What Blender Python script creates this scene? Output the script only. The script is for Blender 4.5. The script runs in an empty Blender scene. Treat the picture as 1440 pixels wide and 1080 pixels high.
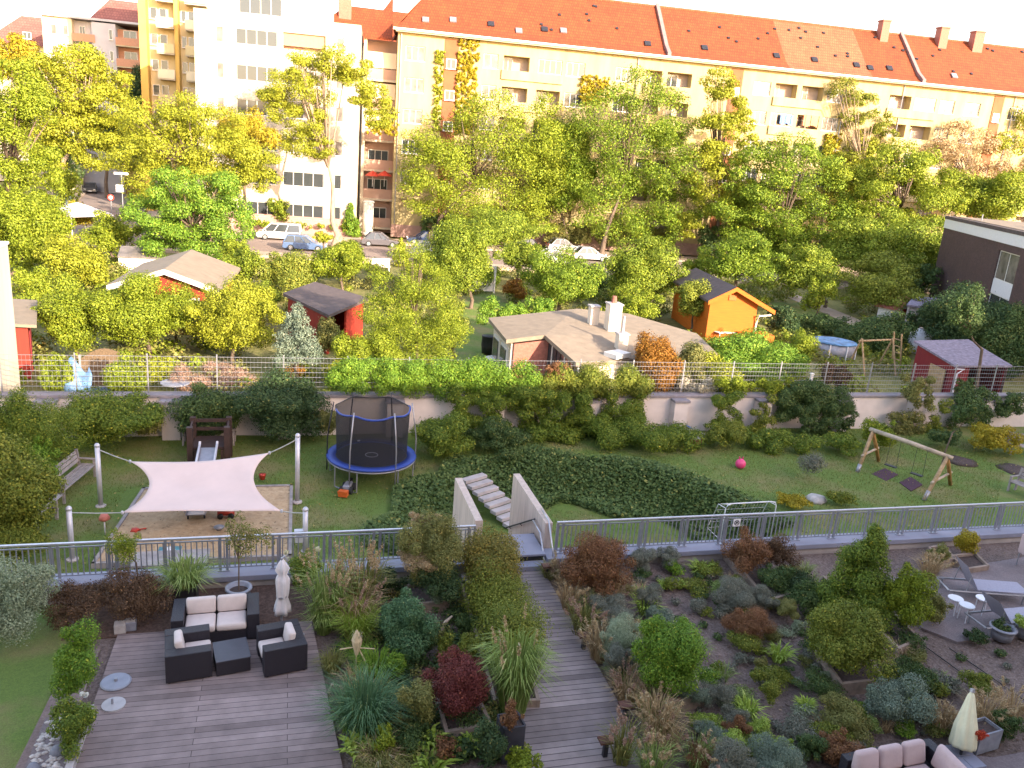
import bpy, math, random
import numpy as np
SC=bpy.context.scene; COL=SC.collection
rnd=random.Random(5); R=math.radians
# ---------------------------------------------------------------- camera frame (survey of the place from the viewpoint)
F=1150.;CX,CY=720.,540.;HC=10.2
def nrm(v): v=np.array(v,float); return v/np.linalg.norm(v)
_d=nrm((390-720,4540-540,F)); Zc=-_d
_u=nrm(np.cross(_d,(0,0,1))); _u=_u if _u[0]>0 else -_u
_f=nrm(np.cross(_u,_d)); _f=_f if _f[2]>0 else -_f
_a=R(15.9)
Xc=np.cos(_a)*_u+np.sin(_a)*_f; Yc=-np.sin(_a)*_u+np.cos(_a)*_f
C0=np.array([0,0,HC])
def ray(px,py):
    d=np.array([px-CX,py-CY,F]); return np.array([d@Xc,d@Yc,d@Zc])
def G(px,py,z=0.): r=ray(px,py); return C0+r*((z-HC)/r[2])
def atY(px,py,Y): r=ray(px,py); return C0+r*(Y/r[1])
def atX(px,py,X): r=ray(px,py); return C0+r*(X/r[0])
def ppm(p): q=np.array(p,float)-C0; return F/(q[0]*Xc[2]+q[1]*Yc[2]+q[2]*Zc[2])
# ---------------------------------------------------------------- materials
def newmat(name):
    m=bpy.data.materials.new(name); m.use_nodes=True; nt=m.node_tree
    return m,nt,nt.nodes['Principled BSDF']
def ramp(nt,fac,cols):
    r=nt.nodes.new('ShaderNodeValToRGB'); e=r.color_ramp.elements
    n=len(cols)
    while len(e)<n: e.new(.5)
    for i,c in enumerate(cols):
        if len(c)==4: e[i].position=c[3]
        else: e[i].position=i/(n-1)
        e[i].color=(c[0],c[1],c[2],1)
    nt.links.new(fac,r.inputs[0]); return r.outputs[0]
def noise(nt,scale,detail=4,coord='Object',sc=None,rough=.6):
    t=nt.nodes.new('ShaderNodeTexCoord'); v=t.outputs[coord]
    if sc:
        mp=nt.nodes.new('ShaderNodeMapping'); mp.inputs['Scale'].default_value=sc; nt.links.new(v,mp.inputs[0]); v=mp.outputs[0]
    n=nt.nodes.new('ShaderNodeTexNoise'); n.inputs['Scale'].default_value=scale; n.inputs['Detail'].default_value=detail
    n.inputs['Roughness'].default_value=rough
    nt.links.new(v,n.inputs['Vector']); return n.outputs['Fac']
def mix(nt,f,a,b,typ='MIX'):
    m=nt.nodes.new('ShaderNodeMix'); m.data_type='RGBA'; m.blend_type=typ
    if isinstance(f,(int,float)): m.inputs[0].default_value=f
    else: nt.links.new(f,m.inputs[0])
    for i,x in ((6,a),(7,b)):
        if isinstance(x,tuple): m.inputs[i].default_value=(*x[:3],1)
        else: nt.links.new(x,m.inputs[i])
    return m.outputs[2]
def bump(nt,p,h,strength=.4,dist=.02):
    b=nt.nodes.new('ShaderNodeBump'); b.inputs['Strength'].default_value=strength; b.inputs['Distance'].default_value=dist
    nt.links.new(h,b.inputs['Height']); nt.links.new(b.outputs[0],p.inputs['Normal'])
def M(name,col,rough=.7,metal=0.,var=.22,scale=6.,bmp=0.,sc=None,spec=None):
    m,nt,p=newmat(name); p.inputs['Roughness'].default_value=rough; p.inputs['Metallic'].default_value=metal
    if spec is not None: p.inputs['Specular IOR Level'].default_value=spec
    n=noise(nt,scale,5,sc=sc)
    lo=tuple(c*(1-var) for c in col); hi=tuple(min(1,c*(1+var)) for c in col)
    nt.links.new(ramp(nt,n,[(*lo,.3),(*hi,.7)]),p.inputs['Base Color'])
    if bmp: bump(nt,p,noise(nt,scale*6,3,sc=sc),bmp)
    return m
def leafmat(name,cols,trans=.2,rough=.6):
    speck=tuple(min(.5,a*1.1+b) for a,b in zip(cols[-1],(.10,.03,.0)))
    m,nt,p=newmat(name); out=nt.nodes['Material Output']
    g=nt.nodes.new('ShaderNodeNewGeometry')
    n=noise(nt,.9,4)
    ad=nt.nodes.new('ShaderNodeMath'); ad.operation='MULTIPLY_ADD'; ad.inputs[1].default_value=.5; 
    nt.links.new(g.outputs['Random Per Island'],ad.inputs[0])
    ml=nt.nodes.new('ShaderNodeMath'); ml.operation='MULTIPLY'; ml.inputs[1].default_value=.55; nt.links.new(n,ml.inputs[0]); nt.links.new(ml.outputs[0],ad.inputs[2])
    c=ramp(nt,ad.outputs[0],cols)
    gt=nt.nodes.new('ShaderNodeMath'); gt.operation='MODULO'; gt.inputs[1].default_value=.09; nt.links.new(g.outputs['Random Per Island'],gt.inputs[0])
    g2=nt.nodes.new('ShaderNodeMath'); g2.operation='LESS_THAN'; g2.inputs[1].default_value=.0015; nt.links.new(gt.outputs[0],g2.inputs[0])
    c=mix(nt,g2.outputs[0],c,speck)
    nt.links.new(c,p.inputs['Base Color']); p.inputs['Roughness'].default_value=rough; p.inputs['Specular IOR Level'].default_value=.25
    t=nt.nodes.new('ShaderNodeBsdfTranslucent'); nt.links.new(c,t.inputs[0])
    mx=nt.nodes.new('ShaderNodeMixShader'); mx.inputs[0].default_value=trans
    nt.links.new(p.outputs[0],mx.inputs[1]); nt.links.new(t.outputs[0],mx.inputs[2]); nt.links.new(mx.outputs[0],out.inputs[0])
    return m
L={}
def LM(k,*cols,**kw): L[k]=leafmat('leaf_'+k,[tuple(c) for c in cols],**kw)
LM('yg',(.03,.058,.006),(.20,.255,.017),(.40,.43,.042))
LM('yellow',(.045,.06,.006),(.27,.295,.02),(.52,.50,.055))
LM('gold',(.16,.13,.012),(.37,.29,.018),(.54,.44,.05))
LM('bright',(.052,.115,.014),(.138,.253,.023),(.345,.460,.052))
LM('ivy',(.032,.063,.021),(.086,.138,.037),(.184,.241,.075))
LM('green',(.039,.078,.013),(.130,.195,.023),(.338,.364,.046))
LM('mid',(.054,.090,.014),(.168,.204,.026),(.396,.372,.060))
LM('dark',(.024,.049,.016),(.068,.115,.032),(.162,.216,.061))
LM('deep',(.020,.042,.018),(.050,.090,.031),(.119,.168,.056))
LM('olive',(.095,.108,.034),(.203,.203,.054),(.338,.297,.095))
LM('silver',(.13,.17,.10),(.28,.33,.20),(.50,.54,.36))
LM('bluegr',(.072,.102,.072),(.168,.216,.156),(.336,.384,.276))
LM('lavender',(.074,.081,.068),(.176,.182,.135),(.311,.297,.230))
LM('mixed',(.078,.104,.026),(.221,.195,.039),(.442,.286,.052))
LM('sunlit_green',(.018,.042,.005),(.14,.215,.015),(.36,.44,.045))  # these three repeat green, mid and olive brighter, sunlight put into the colour
LM('sunlit_mid',(.024,.046,.005),(.165,.225,.018),(.40,.44,.05))
LM('sunlit_olive',(.032,.046,.007),(.20,.23,.026),(.42,.43,.065))
LM('orange',(.16,.06,.015),(.32,.14,.02),(.42,.22,.04))
LM('rust',(.091,.039,.019),(.221,.098,.046),(.351,.195,.078))
LM('red',(.070,.017,.020),(.168,.039,.036),(.308,.098,.070))
LM('brown',(.052,.029,.018),(.130,.072,.039),(.234,.143,.078))
LM('lime',(.172,.253,.034),(.310,.414,.057),(.483,.552,.138))
LM('straw',(.208,.130,.065),(.429,.299,.156),(.676,.520,.312))
LM('pale',(.25,.22,.14),(.46,.40,.28),(.62,.55,.42))
LM('grassy',(.081,.135,.027),(.216,.297,.068),(.459,.513,.189))
LM('teal',(.035,.084,.035),(.084,.168,.070),(.168,.280,.126))
LM('white',(.6,.58,.5),(.75,.74,.68),(.8,.8,.75))
LM('hydra',(.45,.42,.24),(.62,.58,.38),(.7,.66,.5))
LM('pink',(.20,.10,.08),(.36,.22,.16),(.44,.32,.2))
LM('redfl',(.4,.03,.02),(.55,.06,.03),(.6,.15,.05))
bark=M('bark',(.13,.09,.065),.9,var=.4,scale=5,bmp=.5,sc=(1,1,.3)); barkpale=M('bark_pale',(.30,.22,.16),.9,var=.35,scale=5,bmp=.4,sc=(1,1,.3))
twig=M('twig',(.16,.11,.08),.9,var=.3)
concrete=M('concrete',(.42,.37,.36),.85,var=.16,scale=2.5,bmp=.2)
pinkconc=M('board_marked_concrete',(.50,.40,.35),.85,var=.16,scale=2,bmp=.3,sc=(4,4,.4))
slate=M('zinc_ledge',(.24,.24,.31),.6,var=.14,scale=1.2)
railm=M('galvanised_rail',(.30,.31,.37),.45,.5,var=.1); railtop=M('handrail_metal',(.48,.47,.52),.35,.6,var=.1)
plaster=M('garden_wall_plaster',(.64,.56,.54),.9,var=.13,scale=.9,bmp=.15)
coping=M('coping_stone',(.25,.22,.24),.85,var=.18,scale=3)
rattan=M('black_rattan',(.022,.018,.026),.5,var=.35,scale=40,bmp=.5); cushion=M('cushion_fabric',(.62,.52,.49),.95,var=.05,scale=8,bmp=.15)
pinkcush=M('pinkish_cushion',(.50,.37,.37),.95,var=.07,scale=5,bmp=.2)
whitefab=M('parasol_fabric',(.62,.57,.59),.9,var=.07,scale=5,bmp=.2); creamfab=M('cream_parasol_fabric',(.72,.66,.46),.9,var=.07,scale=5,bmp=.2)
whitemetal=M('white_painted_metal',(.72,.70,.74),.4,var=.05); alu=M('aluminium',(.34,.33,.36),.4,.5,var=.08)
darkmetal=M('dark_metal',(.04,.04,.05),.45,.4); black=M('black_plastic',(.018,.017,.02),.5,var=.2)
corten=M('rusty_steel',(.12,.05,.035),.85,var=.35,scale=12)
zincpot=M('zinc_pot',(.28,.28,.33),.55,.2,var=.2,scale=6); darkpot=M('dark_planter',(.045,.042,.055),.55,var=.25)
woodbed=M('planter_timber',(.27,.20,.16),.85,var=.3,scale=3,bmp=.4); greywood=M('weathered_wood',(.30,.26,.25),.85,var=.25,scale=4,bmp=.4,sc=(1,1,1))
darkwood=M('dark_stained_wood',(.045,.022,.018),.7,var=.3); logwood=M('log_wood',(.36,.24,.13),.8,var=.35,scale=6,bmp=.3); logpale=M('peeled_log',(.42,.33,.25),.8,var=.35,scale=4,bmp=.3)
sailm=M('sail_cloth',(.66,.51,.47),.9,var=.05,scale=1.2)
steel=M('pole_steel',(.55,.53,.58),.4,.3,var=.08); slideM=M('slide_steel',(.30,.28,.31),.3,.6,var=.1); rope=M('rope',(.35,.36,.34),.8)
blue=M('blue_pad',(.02,.05,.27),.5,var=.12); bmat=M('jump_mat',(.022,.018,.024),.7,var=.2,scale=3)
rubber=M('rubber_mat',(.075,.03,.055),.95,var=.25,scale=30,bmp=.3); soilM=M('soil',(.075,.05,.045),.95,var=.45,scale=14,bmp=.6)
redtoy=M('red_plastic',(.5,.05,.03),.4,var=.1); pinktoy=M('pink_plastic',(.72,.06,.20),.35,var=.1); bluetoy=M('blue_plastic',(.04,.16,.5),.4); orangetoy=M('orange_plastic',(.65,.13,.03),.4); tealtoy=M('teal_plastic',(.08,.32,.42),.4)
tyre=M('tyre',(.02,.02,.022),.8); rimM=M('wheel_rim',(.45,.45,.47),.35,.7); headl=M('headlight',(.7,.7,.68),.15); taill=M('taillight',(.4,.02,.02),.3)
stoneM=M('pale_stone',(.45,.40,.38),.85,var=.25,scale=5,bmp=.3)
redhut=M('red_boards',(.26,.022,.010),.75,var=.2,scale=2,sc=(8,8,.5)); redshed=M('dark_red_boards',(.17,.008,.014),.75,var=.2,scale=2,sc=(8,8,.5)); orangehut=M('orange_boards',(.55,.125,.004),.75,var=.14,scale=2,sc=(.6,.6,8)); whitewood=M('white_trim',(.72,.68,.64),.6,var=.06)
feltgrey=M('roofing_felt',(.235,.18,.13),.9,var=.16,scale=2.2,bmp=.2); feltdark=M('dark_roofing',(.085,.062,.06),.85,var=.25,scale=3); feltviolet=M('violet_slate_roofing',(.20,.17,.22),.85,var=.4,scale=5)
brickred=M('red_brick_wall',(.34,.12,.085),.85,var=.25,scale=8); renderpale=M('pale_render',(.62,.52,.42),.9,var=.08,scale=1.5)
glassD,nt,p=newmat('window_glass'); p.inputs['Base Color'].default_value=(.045,.05,.055,1); p.inputs['Roughness'].default_value=.08; p.inputs['Specular IOR Level'].default_value=.8
glassW=M('curtained_glass',(.17,.145,.13),.25,var=.5,scale=.9)
def brickmat(name,c1,c2,mort,sc,w=.5,h=.25,ms=.02,rough=.85,off=.5,bm=.4,rot=0,axis='XY',mortv=0.):
    m,nt,p=newmat(name); t=nt.nodes.new('ShaderNodeTexCoord'); mp=nt.nodes.new('ShaderNodeMapping')
    v=t.outputs['Object']
    if axis!='XY':
        s=nt.nodes.new('ShaderNodeSeparateXYZ'); cb=nt.nodes.new('ShaderNodeCombineXYZ'); nt.links.new(v,s.inputs[0])
        for i,a in enumerate(axis): nt.links.new(s.outputs['XYZ'.index(a)],cb.inputs[i])
        v=cb.outputs[0]
    nt.links.new(v,mp.inputs[0]); mp.inputs['Rotation'].default_value=(0,0,rot)
    b=nt.nodes.new('ShaderNodeTexBrick'); nt.links.new(mp.outputs[0],b.inputs['Vector'])
    b.inputs['Color1'].default_value=(*c1,1); b.inputs['Color2'].default_value=(*c2,1); b.inputs['Mortar'].default_value=(*mort,1)
    b.inputs['Scale'].default_value=sc; b.inputs['Brick Width'].default_value=w; b.inputs['Row Height'].default_value=h; b.inputs['Mortar Size'].default_value=ms; b.offset=off
    n=noise(nt,3.,5); n2=noise(nt,.5,3)
    c=mix(nt,.55,b.outputs['Color'],ramp(nt,n,[(.35,.35,.35,.25),(1,1,1,.75)]),'MULTIPLY')
    c=mix(nt,.5,c,ramp(nt,n2,[(.55,.55,.55,.3),(1,1,1,.7)]),'MULTIPLY')
    nt.links.new(c,p.inputs['Base Color']); p.inputs['Roughness'].default_value=rough
    inv=nt.nodes.new('ShaderNodeMath'); inv.operation='SUBTRACT'; inv.inputs[0].default_value=1; nt.links.new(b.outputs['Fac'],inv.inputs[1])
    bump(nt,p,inv.outputs[0],bm,.01); return m
deckM=brickmat('deck_boards',(.41,.31,.295),(.27,.20,.19),(.09,.065,.065),1.,w=4.2,h=.145,ms=.006,off=.37)
pathM=brickmat('walkway_boards',(.45,.36,.35),(.26,.205,.20),(.10,.075,.08),1.,w=9,h=.15,ms=.009,off=.3)
tileM=brickmat('orange_roof_tiles',(.34,.068,.015),(.27,.05,.012),(.16,.03,.01),1.,w=.3,h=.36,ms=.03,axis='XZY')
tileP=brickmat('faded_roof_tiles',(.38,.125,.055),(.33,.10,.045),(.2,.06,.03),1.,w=.3,h=.36,ms=.03,axis='XZY')
tileMar=brickmat('maroon_roof_tiles',(.36,.14,.11),(.30,.11,.09),(.2,.07,.06),1.,w=.4,h=.4,ms=.03,axis='XZY')
dbrick=brickmat('dark_clinker',(.11,.055,.052),(.075,.037,.037),(.13,.09,.085),1.,w=.24,h=.075,ms=.01,axis='XZY')
cream=M('cream_facade',(.43,.335,.165),.9,var=.18,scale=.5,sc=(1.6,1.6,.35)); whiteF=M('white_facade',(.50,.425,.33),.9,var=.14,scale=.5,sc=(1.6,1.6,.35)); pinkF=M('pinkish_balcony_render',(.42,.27,.21),.9,var=.1,scale=.7)
brownF=M('brown_stair_strip',(.24,.085,.035),.85,var=.15,scale=1); yellowF=M('yellow_facade',(.56,.35,.09),.9,var=.08,scale=.6); paleY=M('pale_yellow_facade',(.56,.45,.25),.9,var=.08,scale=.6); greyF=M('grey_facade',(.45,.42,.44),.9,var=.08,scale=.6); beigeF=M('beige_facade',(.66,.56,.40),.9,var=.08,scale=.6); terra=M('terracotta_balcony',(.48,.24,.15),.9,var=.12); plinth=M('brick_plinth',(.40,.24,.20),.9,var=.15,scale=2)
whiteback=M('loggia_wall',(.36,.28,.24),.9,var=.1,scale=.8)
# setting materials
def lawnmat():
    m,nt,p=newmat('lawn_turf')
    a=noise(nt,.55,5); b=noise(nt,9,6,rough=.75); c=noise(nt,45,3)
    col=mix(nt,b,(.075,.14,.02),(.22,.31,.055))
    col=mix(nt,ramp(nt,a,[(0,0,0,.46),(.85,.85,.85,.68)]),col,(.30,.235,.105))
    col=mix(nt,.6,col,ramp(nt,c,[(.35,.35,.35,.25),(1.15,1.15,1.1,.75)]),'MULTIPLY')
    nt.links.new(col,p.inputs['Base Color']); p.inputs['Roughness'].default_value=.9; bump(nt,p,c,.8,.05); return m
lawnM=lawnmat()
def groundmat(name,cols,s1,s2,bm=.6,dots=None):
    m,nt,p=newmat(name); a=noise(nt,s1,5); b=noise(nt,s2,4,rough=.7)
    col=ramp(nt,b,[(*c,.25+.5*i/(len(cols)-1)) for i,c in enumerate(cols)])
    col=mix(nt,.5,col,ramp(nt,a,[(.5,.5,.5,.3),(1.2,1.2,1.2,.7)]),'MULTIPLY')
    if dots:
        n=noise(nt,dots[0],2,rough=.5); col=mix(nt,ramp(nt,n,[(0,0,0,dots[1]),(1,1,1,dots[1]+.04)]),col,dots[2])
    nt.links.new(col,p.inputs['Base Color']); p.inputs['Roughness'].default_value=.95; bump(nt,p,b,bm,.04); return m
mulchM=groundmat('mulch_ground',[(.06,.04,.034),(.165,.115,.10),(.27,.205,.18)],.7,16,.8,(40,.66,(.30,.24,.24)))
barkM=groundmat('bark_mulch',[(.04,.022,.016),(.11,.06,.045),(.18,.11,.08)],.8,14,.8)
sandM=groundmat('play_sand',[(.36,.235,.13),(.50,.345,.205),(.58,.43,.28)],1.2,6,.7,(7,.66,(.18,.12,.07)))
allotM=groundmat('allotment_ground',[(.08,.09,.02),(.20,.19,.05),(.34,.26,.12)],.25,3,.6)
asphM=groundmat('street_asphalt',[(.20,.14,.12),(.27,.20,.17),(.33,.25,.21)],.2,20,.2)
paveM=groundmat('pavement_slabs',[(.38,.28,.22),(.46,.35,.27),(.52,.4,.31)],.3,4,.2)
brownpave=groundmat('brown_paving',[(.16,.11,.10),(.24,.17,.155),(.31,.23,.21)],.8,22,.4)
gravelM=groundmat('gravel_paving',[(.16,.125,.125),(.22,.175,.18),(.29,.24,.245)],.8,30,.4)
# ---------------------------------------------------------------- mesh helpers
class MB:
    def __init__(s): s.v=[]; s.f=[]; s.m=[]; s.mi=0
    def add(s,vs,fs):
        o=len(s.v); s.v+= [tuple(map(float,v)) for v in vs]
        for f in fs: s.f.append(tuple(i+o for i in f)); s.m.append(s.mi)
        return s
    def box(s,c,d,rz=0.,tilt=None):
        cx,cy,cz=c; a,b,h=d[0]/2,d[1]/2,d[2]/2; cs,sn=math.cos(rz),math.sin(rz); vs=[]
        for x,y,z in ((-a,-b,-h),(a,-b,-h),(a,b,-h),(-a,b,-h),(-a,-b,h),(a,-b,h),(a,b,h),(-a,b,h)):
            if tilt: # rotation about x axis
                ct,st=math.cos(tilt),math.sin(tilt); y,z=y*ct-z*st,y*st+z*ct
            vs.append((cx+x*cs-y*sn,cy+x*sn+y*cs,cz+z))
        return s.add(vs,[(0,3,2,1),(4,5,6,7),(0,1,5,4),(1,2,6,5),(2,3,7,6),(3,0,4,7)])
    def b2(s,x0,x1,y0,y1,z0,z1): return s.box(((x0+x1)/2,(y0+y1)/2,(z0+z1)/2),(x1-x0,y1-y0,z1-z0))
    def hull8(s,q0,q1): # two quads (bottom, top)
        return s.add(list(q0)+list(q1),[(0,3,2,1),(4,5,6,7),(0,1,5,4),(1,2,6,5),(2,3,7,6),(3,0,4,7)])
    def tube(s,pts,rad,n=8,cap=True):
        pts=[np.array(p,float) for p in pts]; rad=[rad]*len(pts) if isinstance(rad,(int,float)) else rad
        o=len(s.v)
        for i,p in enumerate(pts):
            t=pts[min(i+1,len(pts)-1)]-pts[max(i-1,0)]; t=t/(np.linalg.norm(t)+1e-9)
            a=np.cross(t,(0,0,1) if abs(t[2])<.9 else (1,0,0)); a/=np.linalg.norm(a); b=np.cross(t,a)
            for k in range(n):
                g=2*math.pi*k/n; s.v.append(tuple(p+rad[i]*(math.cos(g)*a+math.sin(g)*b)))
        for i in range(len(pts)-1):
            for k in range(n):
                k2=(k+1)%n; s.f.append((o+i*n+k,o+i*n+k2,o+(i+1)*n+k2,o+(i+1)*n+k)); s.m.append(s.mi)
        if cap:
            s.f.append(tuple(o+k for k in range(n))[::-1]); s.m.append(s.mi)
            s.f.append(tuple(o+(len(pts)-1)*n+k for k in range(n))); s.m.append(s.mi)
        return s
    def lathe(s,prof,c=(0,0,0),n=20,fold=None):
        o=len(s.v)
        for i,(r,z) in enumerate(prof):
            for k in range(n):
                g=2*math.pi*k/n; rr=r*(1+(fold[0]*math.cos(fold[1]*g+i*.25)) if fold else 1); s.v.append((c[0]+rr*math.cos(g),c[1]+rr*math.sin(g),c[2]+z))
        for i in range(len(prof)-1):
            for k in range(n):
                k2=(k+1)%n; s.f.append((o+i*n+k,o+i*n+k2,o+(i+1)*n+k2,o+(i+1)*n+k)); s.m.append(s.mi)
        if prof[0][0]>1e-4: s.f.append(tuple(o+k for k in range(n))[::-1]); s.m.append(s.mi)
        if prof[-1][0]>1e-4: s.f.append(tuple(o+(len(prof)-1)*n+k for k in range(n))); s.m.append(s.mi)
        return s
    def prism(s,poly,z0,z1):
        n=len(poly); vs=[(p[0],p[1],z0 if len(p)<3 else p[2]+z0) for p in poly]+[(p[0],p[1],z1 if len(p)<3 else p[2]+z1) for p in poly]
        ar=sum(poly[i][0]*poly[(i+1)%n][1]-poly[(i+1)%n][0]*poly[i][1] for i in range(n))
        fs=[tuple(range(n))[::-1],tuple(range(n,2*n))]+[(i,(i+1)%n,(i+1)%n+n,i+n) for i in range(n)]
        if ar<0: fs=[f[::-1] for f in fs]
        return s.add(vs,fs)
    def side(s,poly,x0,x1,ax='x'): # poly in (a,z), extruded along the other horizontal axis
        n=len(poly)
        if ax=='y': vs=[(a,x0,z) for a,z in poly]+[(a,x1,z) for a,z in poly]
        else: vs=[(x0,a,z) for a,z in poly]+[(x1,a,z) for a,z in poly]
        return s.add(vs,[tuple(range(n))[::-1],tuple(range(n,2*n))]+[(i,(i+1)%n,(i+1)%n+n,i+n) for i in range(n)])
    def build(s,name,mat,parent=None,smooth=False,bevel=0.,loc=None,rz=0.):
        me=bpy.data.meshes.new(name); me.from_pydata(s.v,[],s.f)
        mats=mat if isinstance(mat,(list,tuple)) else [mat]
        for x in mats: me.materials.append(x)
        if len(mats)>1: me.polygons.foreach_set('material_index',s.m)
        if smooth: me.polygons.foreach_set('use_smooth',[True]*len(me.polygons))
        me.update()
        import bmesh
        bm=bmesh.new(); bm.from_mesh(me); bmesh.ops.recalc_face_normals(bm,faces=bm.faces); bm.to_mesh(me); bm.free()
        o=bpy.data.objects.new(name,me); COL.objects.link(o)
        if bevel:
            md=o.modifiers.new('Bevel','BEVEL'); md.width=bevel; md.segments=2; md.limit_method='ANGLE'
        if parent: o.parent=parent
        if loc is not None: o.location=loc
        if rz: o.rotation_euler=(0,0,rz)
        return o
def tag(o,label,cat,group=None):
    o['label']=label; o['category']=cat
    if group: o['group']=group
    return o
def thing(name,label,cat,loc=(0,0,0),rz=0.,group=None):
    o=bpy.data.objects.new(name,None); COL.objects.link(o); o.location=tuple(map(float,loc)); o.rotation_euler=(0,0,rz); o.empty_display_size=.3
    return tag(o,label,cat,group)
def struct(o,kind='structure'): o['kind']=kind; return o
def dup(root,loc,rz,label,sc=None):
    r=root.copy(); COL.objects.link(r); r.location=tuple(map(float,loc)); r.rotation_euler=(0,0,rz); r['label']=label
    if sc: r.scale=(sc,sc,sc)
    for ch in list(root.children):
        c=ch.copy(); COL.objects.link(c); c.parent=r
        for g in list(ch.children):
            d=g.copy(); COL.objects.link(d); d.parent=c
    return r
def npmesh(name,V,nq,mat,parent=None,loc=None,k=4):
    me=bpy.data.meshes.new(name); me.vertices.add(len(V)); me.vertices.foreach_set('co',np.ascontiguousarray(V,np.float32).ravel())
    me.loops.add(nq*k); me.loops.foreach_set('vertex_index',np.arange(nq*k,dtype=np.int32))
    me.polygons.add(nq); me.polygons.foreach_set('loop_start',np.arange(0,nq*k,k,dtype=np.int32))
    try: me.polygons.foreach_set('loop_total',np.full(nq,k,np.int32))
    except Exception: pass
    me.update(calc_edges=True); me.materials.append(mat)
    o=bpy.data.objects.new(name,me); COL.objects.link(o)
    if parent: o.parent=parent
    if loc is not None: o.location=tuple(map(float,loc))
    return o
# ---------------------------------------------------------------- foliage
def leaves(rg,clumps,n,s,asp=.62,up=.35,shell=.5,drop=None):
    """n leaf quads scattered through a list of clumps (x,y,z,rx,rz)"""
    c=np.array(clumps,float); w=c[:,3]*c[:,3]; idx=rg.choice(len(c),n,p=w/w.sum()); c=c[idx]
    d=rg.normal(size=(n,3)); d/=np.linalg.norm(d,axis=1)[:,None]
    rr=shell+(1-shell)*rg.random(n)**.6; rr*=np.where(rg.random(n)<.17,1.08+.3*rg.random(n),1.)
    p=c[:,:3]+d*rr[:,None]*np.stack([c[:,3],c[:,3],c[:,4]],1)
    nn=d+rg.normal(size=(n,3))*.42+np.array([0,0,up]); nn/=np.linalg.norm(nn,axis=1)[:,None]
    t=np.cross(nn,rg.normal(size=(n,3))); t/=np.linalg.norm(t,axis=1)[:,None]+1e-9; b=np.cross(nn,t)
    L_=s*(.45+1.05*rg.random(n)); W=L_*asp
    bend=nn*(L_*.18)[:,None]
    V=np.stack([p-t*(L_/2)[:,None]-bend,p+b*(W/2)[:,None],p+t*(L_/2)[:,None]-bend,p-b*(W/2)[:,None]],1)
    return V.reshape(-1,3)
def clumps_ball(rg,w,h,zc,k,flat=1.,jit=.0,cr=.3):
    out=[]
    g=0
    for i in range(k):
        d=rg.normal(size=3); d/=np.linalg.norm(d)
        if d[2]<-.55: d[2]*=-.5
        r=.42+.42*rg.random(); q=cr*(.5+.75*rg.random())
        out.append((d[0]*w/2*r*1.08,d[1]*w/2*r*1.08,zc+d[2]*h/2*r*1.08,q*w/2*1.2,q*min(h,w*1.3)/2*1.2))
        if i%4==0: out.append((d[0]*w/2*.98,d[1]*w/2*.98,zc+abs(d[2])*h/2*1.0,.10*w,.09*min(h,w*1.3)))
    for i in range(max(2,k//6)): out.append((rg.normal()*w*.08,rg.normal()*w*.08,zc+rg.normal()*h*.08,w*.26,h*.26))
    return out
def clumps_cone(rg,w,h,z0,k,pw=1.):
    out=[]
    for i in range(k):
        f=(i+.5)/k; f=f**.8; r=w/2*(1-f)**pw*(.55+.3*rg.random()); a=rg.random()*6.28
        out.append((r*math.cos(a),r*math.sin(a),z0+h*f*.95,w*.20*(1.15-f*.75),h*.12*(1.1-f*.4)))
    for i in range(6):
        f=i/6; out.append((0,0,z0+h*(.08+.9*f),w*.30*(1-f*.85),h*.12))
    return out
def clumps_box(rg,wx,wy,h,z0,k,cr=None):
    r=cr or min(wx,wy,h)*.34; out=[]
    for i in range(k):
        out.append(((rg.random()-.5)*max(.01,wx-r),(rg.random()-.5)*max(.01,wy-r),z0+r*.7+rg.random()*max(.01,h-1.5*r),r*(.8+.5*rg.random()),r*(.75+.5*rg.random())))
    return out
SEED=[100]
def rng(): SEED[0]+=1; return np.random.default_rng(SEED[0])
def clean(cl,zmin=.02):
    return [(x,y,max(z,zmin+rz*.75),r,rz) for x,y,z,r,rz in cl]
def area(cl): return sum(4*math.pi*c[3]*c[4]*.55 for c in cl)
def leafsize(p): return max(.036,float(np.linalg.norm(np.array(p)-C0))*.0020)
def shrub_at(name,label,cat,base,w,h,mat,style='ball',dens=1.,ls=1.,k=None,group=None,wy=None,asp=.62,pw=.8,trunk=None,up=.35,cr=.32,par=None):
    rg=rng(); s=leafsize(base)*ls
    if style=='ball': cl=clumps_ball(rg,w,h,h*.5,k or 16,cr=cr)
    elif style=='cone': cl=clumps_cone(rg,w,h,h*.03,k or 26,pw)
    else: cl=clumps_box(rg,w,wy or w*.6,h,0,k or int(6+w*h*3))
    cl=clean(cl); n=int(max(350,min(46000,dens*1.15*area(cl)/(s*s*asp*.5))))
    V=leaves(rg,cl,n,s,asp,up)
    
    if par: return npmesh(name,V,n,L[mat],par,np.array(base)-np.array(par.location))
    return tag(npmesh(name,V,n,L[mat],None,base),label,cat,group)
def bb(x0,y0,x1,y1,zb,minh=.25):
    """base point, width and height of a rounded plant standing on z=zb that fills this part of the view"""
    h=.6
    for _ in range(6):
        c=G((x0+x1)/2,(y0+y1)/2,zb+h/2); q=ppm(c); w=(x1-x0)/q
        dep=math.atan2(HC-c[2],math.hypot(c[0],c[1])); a=(y1-y0)/q
        h=math.sqrt(max((minh*w)**2,(a*a-(w*.9*math.sin(dep))**2)))/math.cos(dep)
    if zb<-1.5 and c[1]>31.25:
        c=atY((x0+x1)/2,(y0+y1)/2,31.25); q=ppm(c); w=(x1-x0)/q; h=max(.4,c[2]+(y1-y0)/q*.52-zb)
    return (c[0],c[1],zb),w,h
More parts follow.
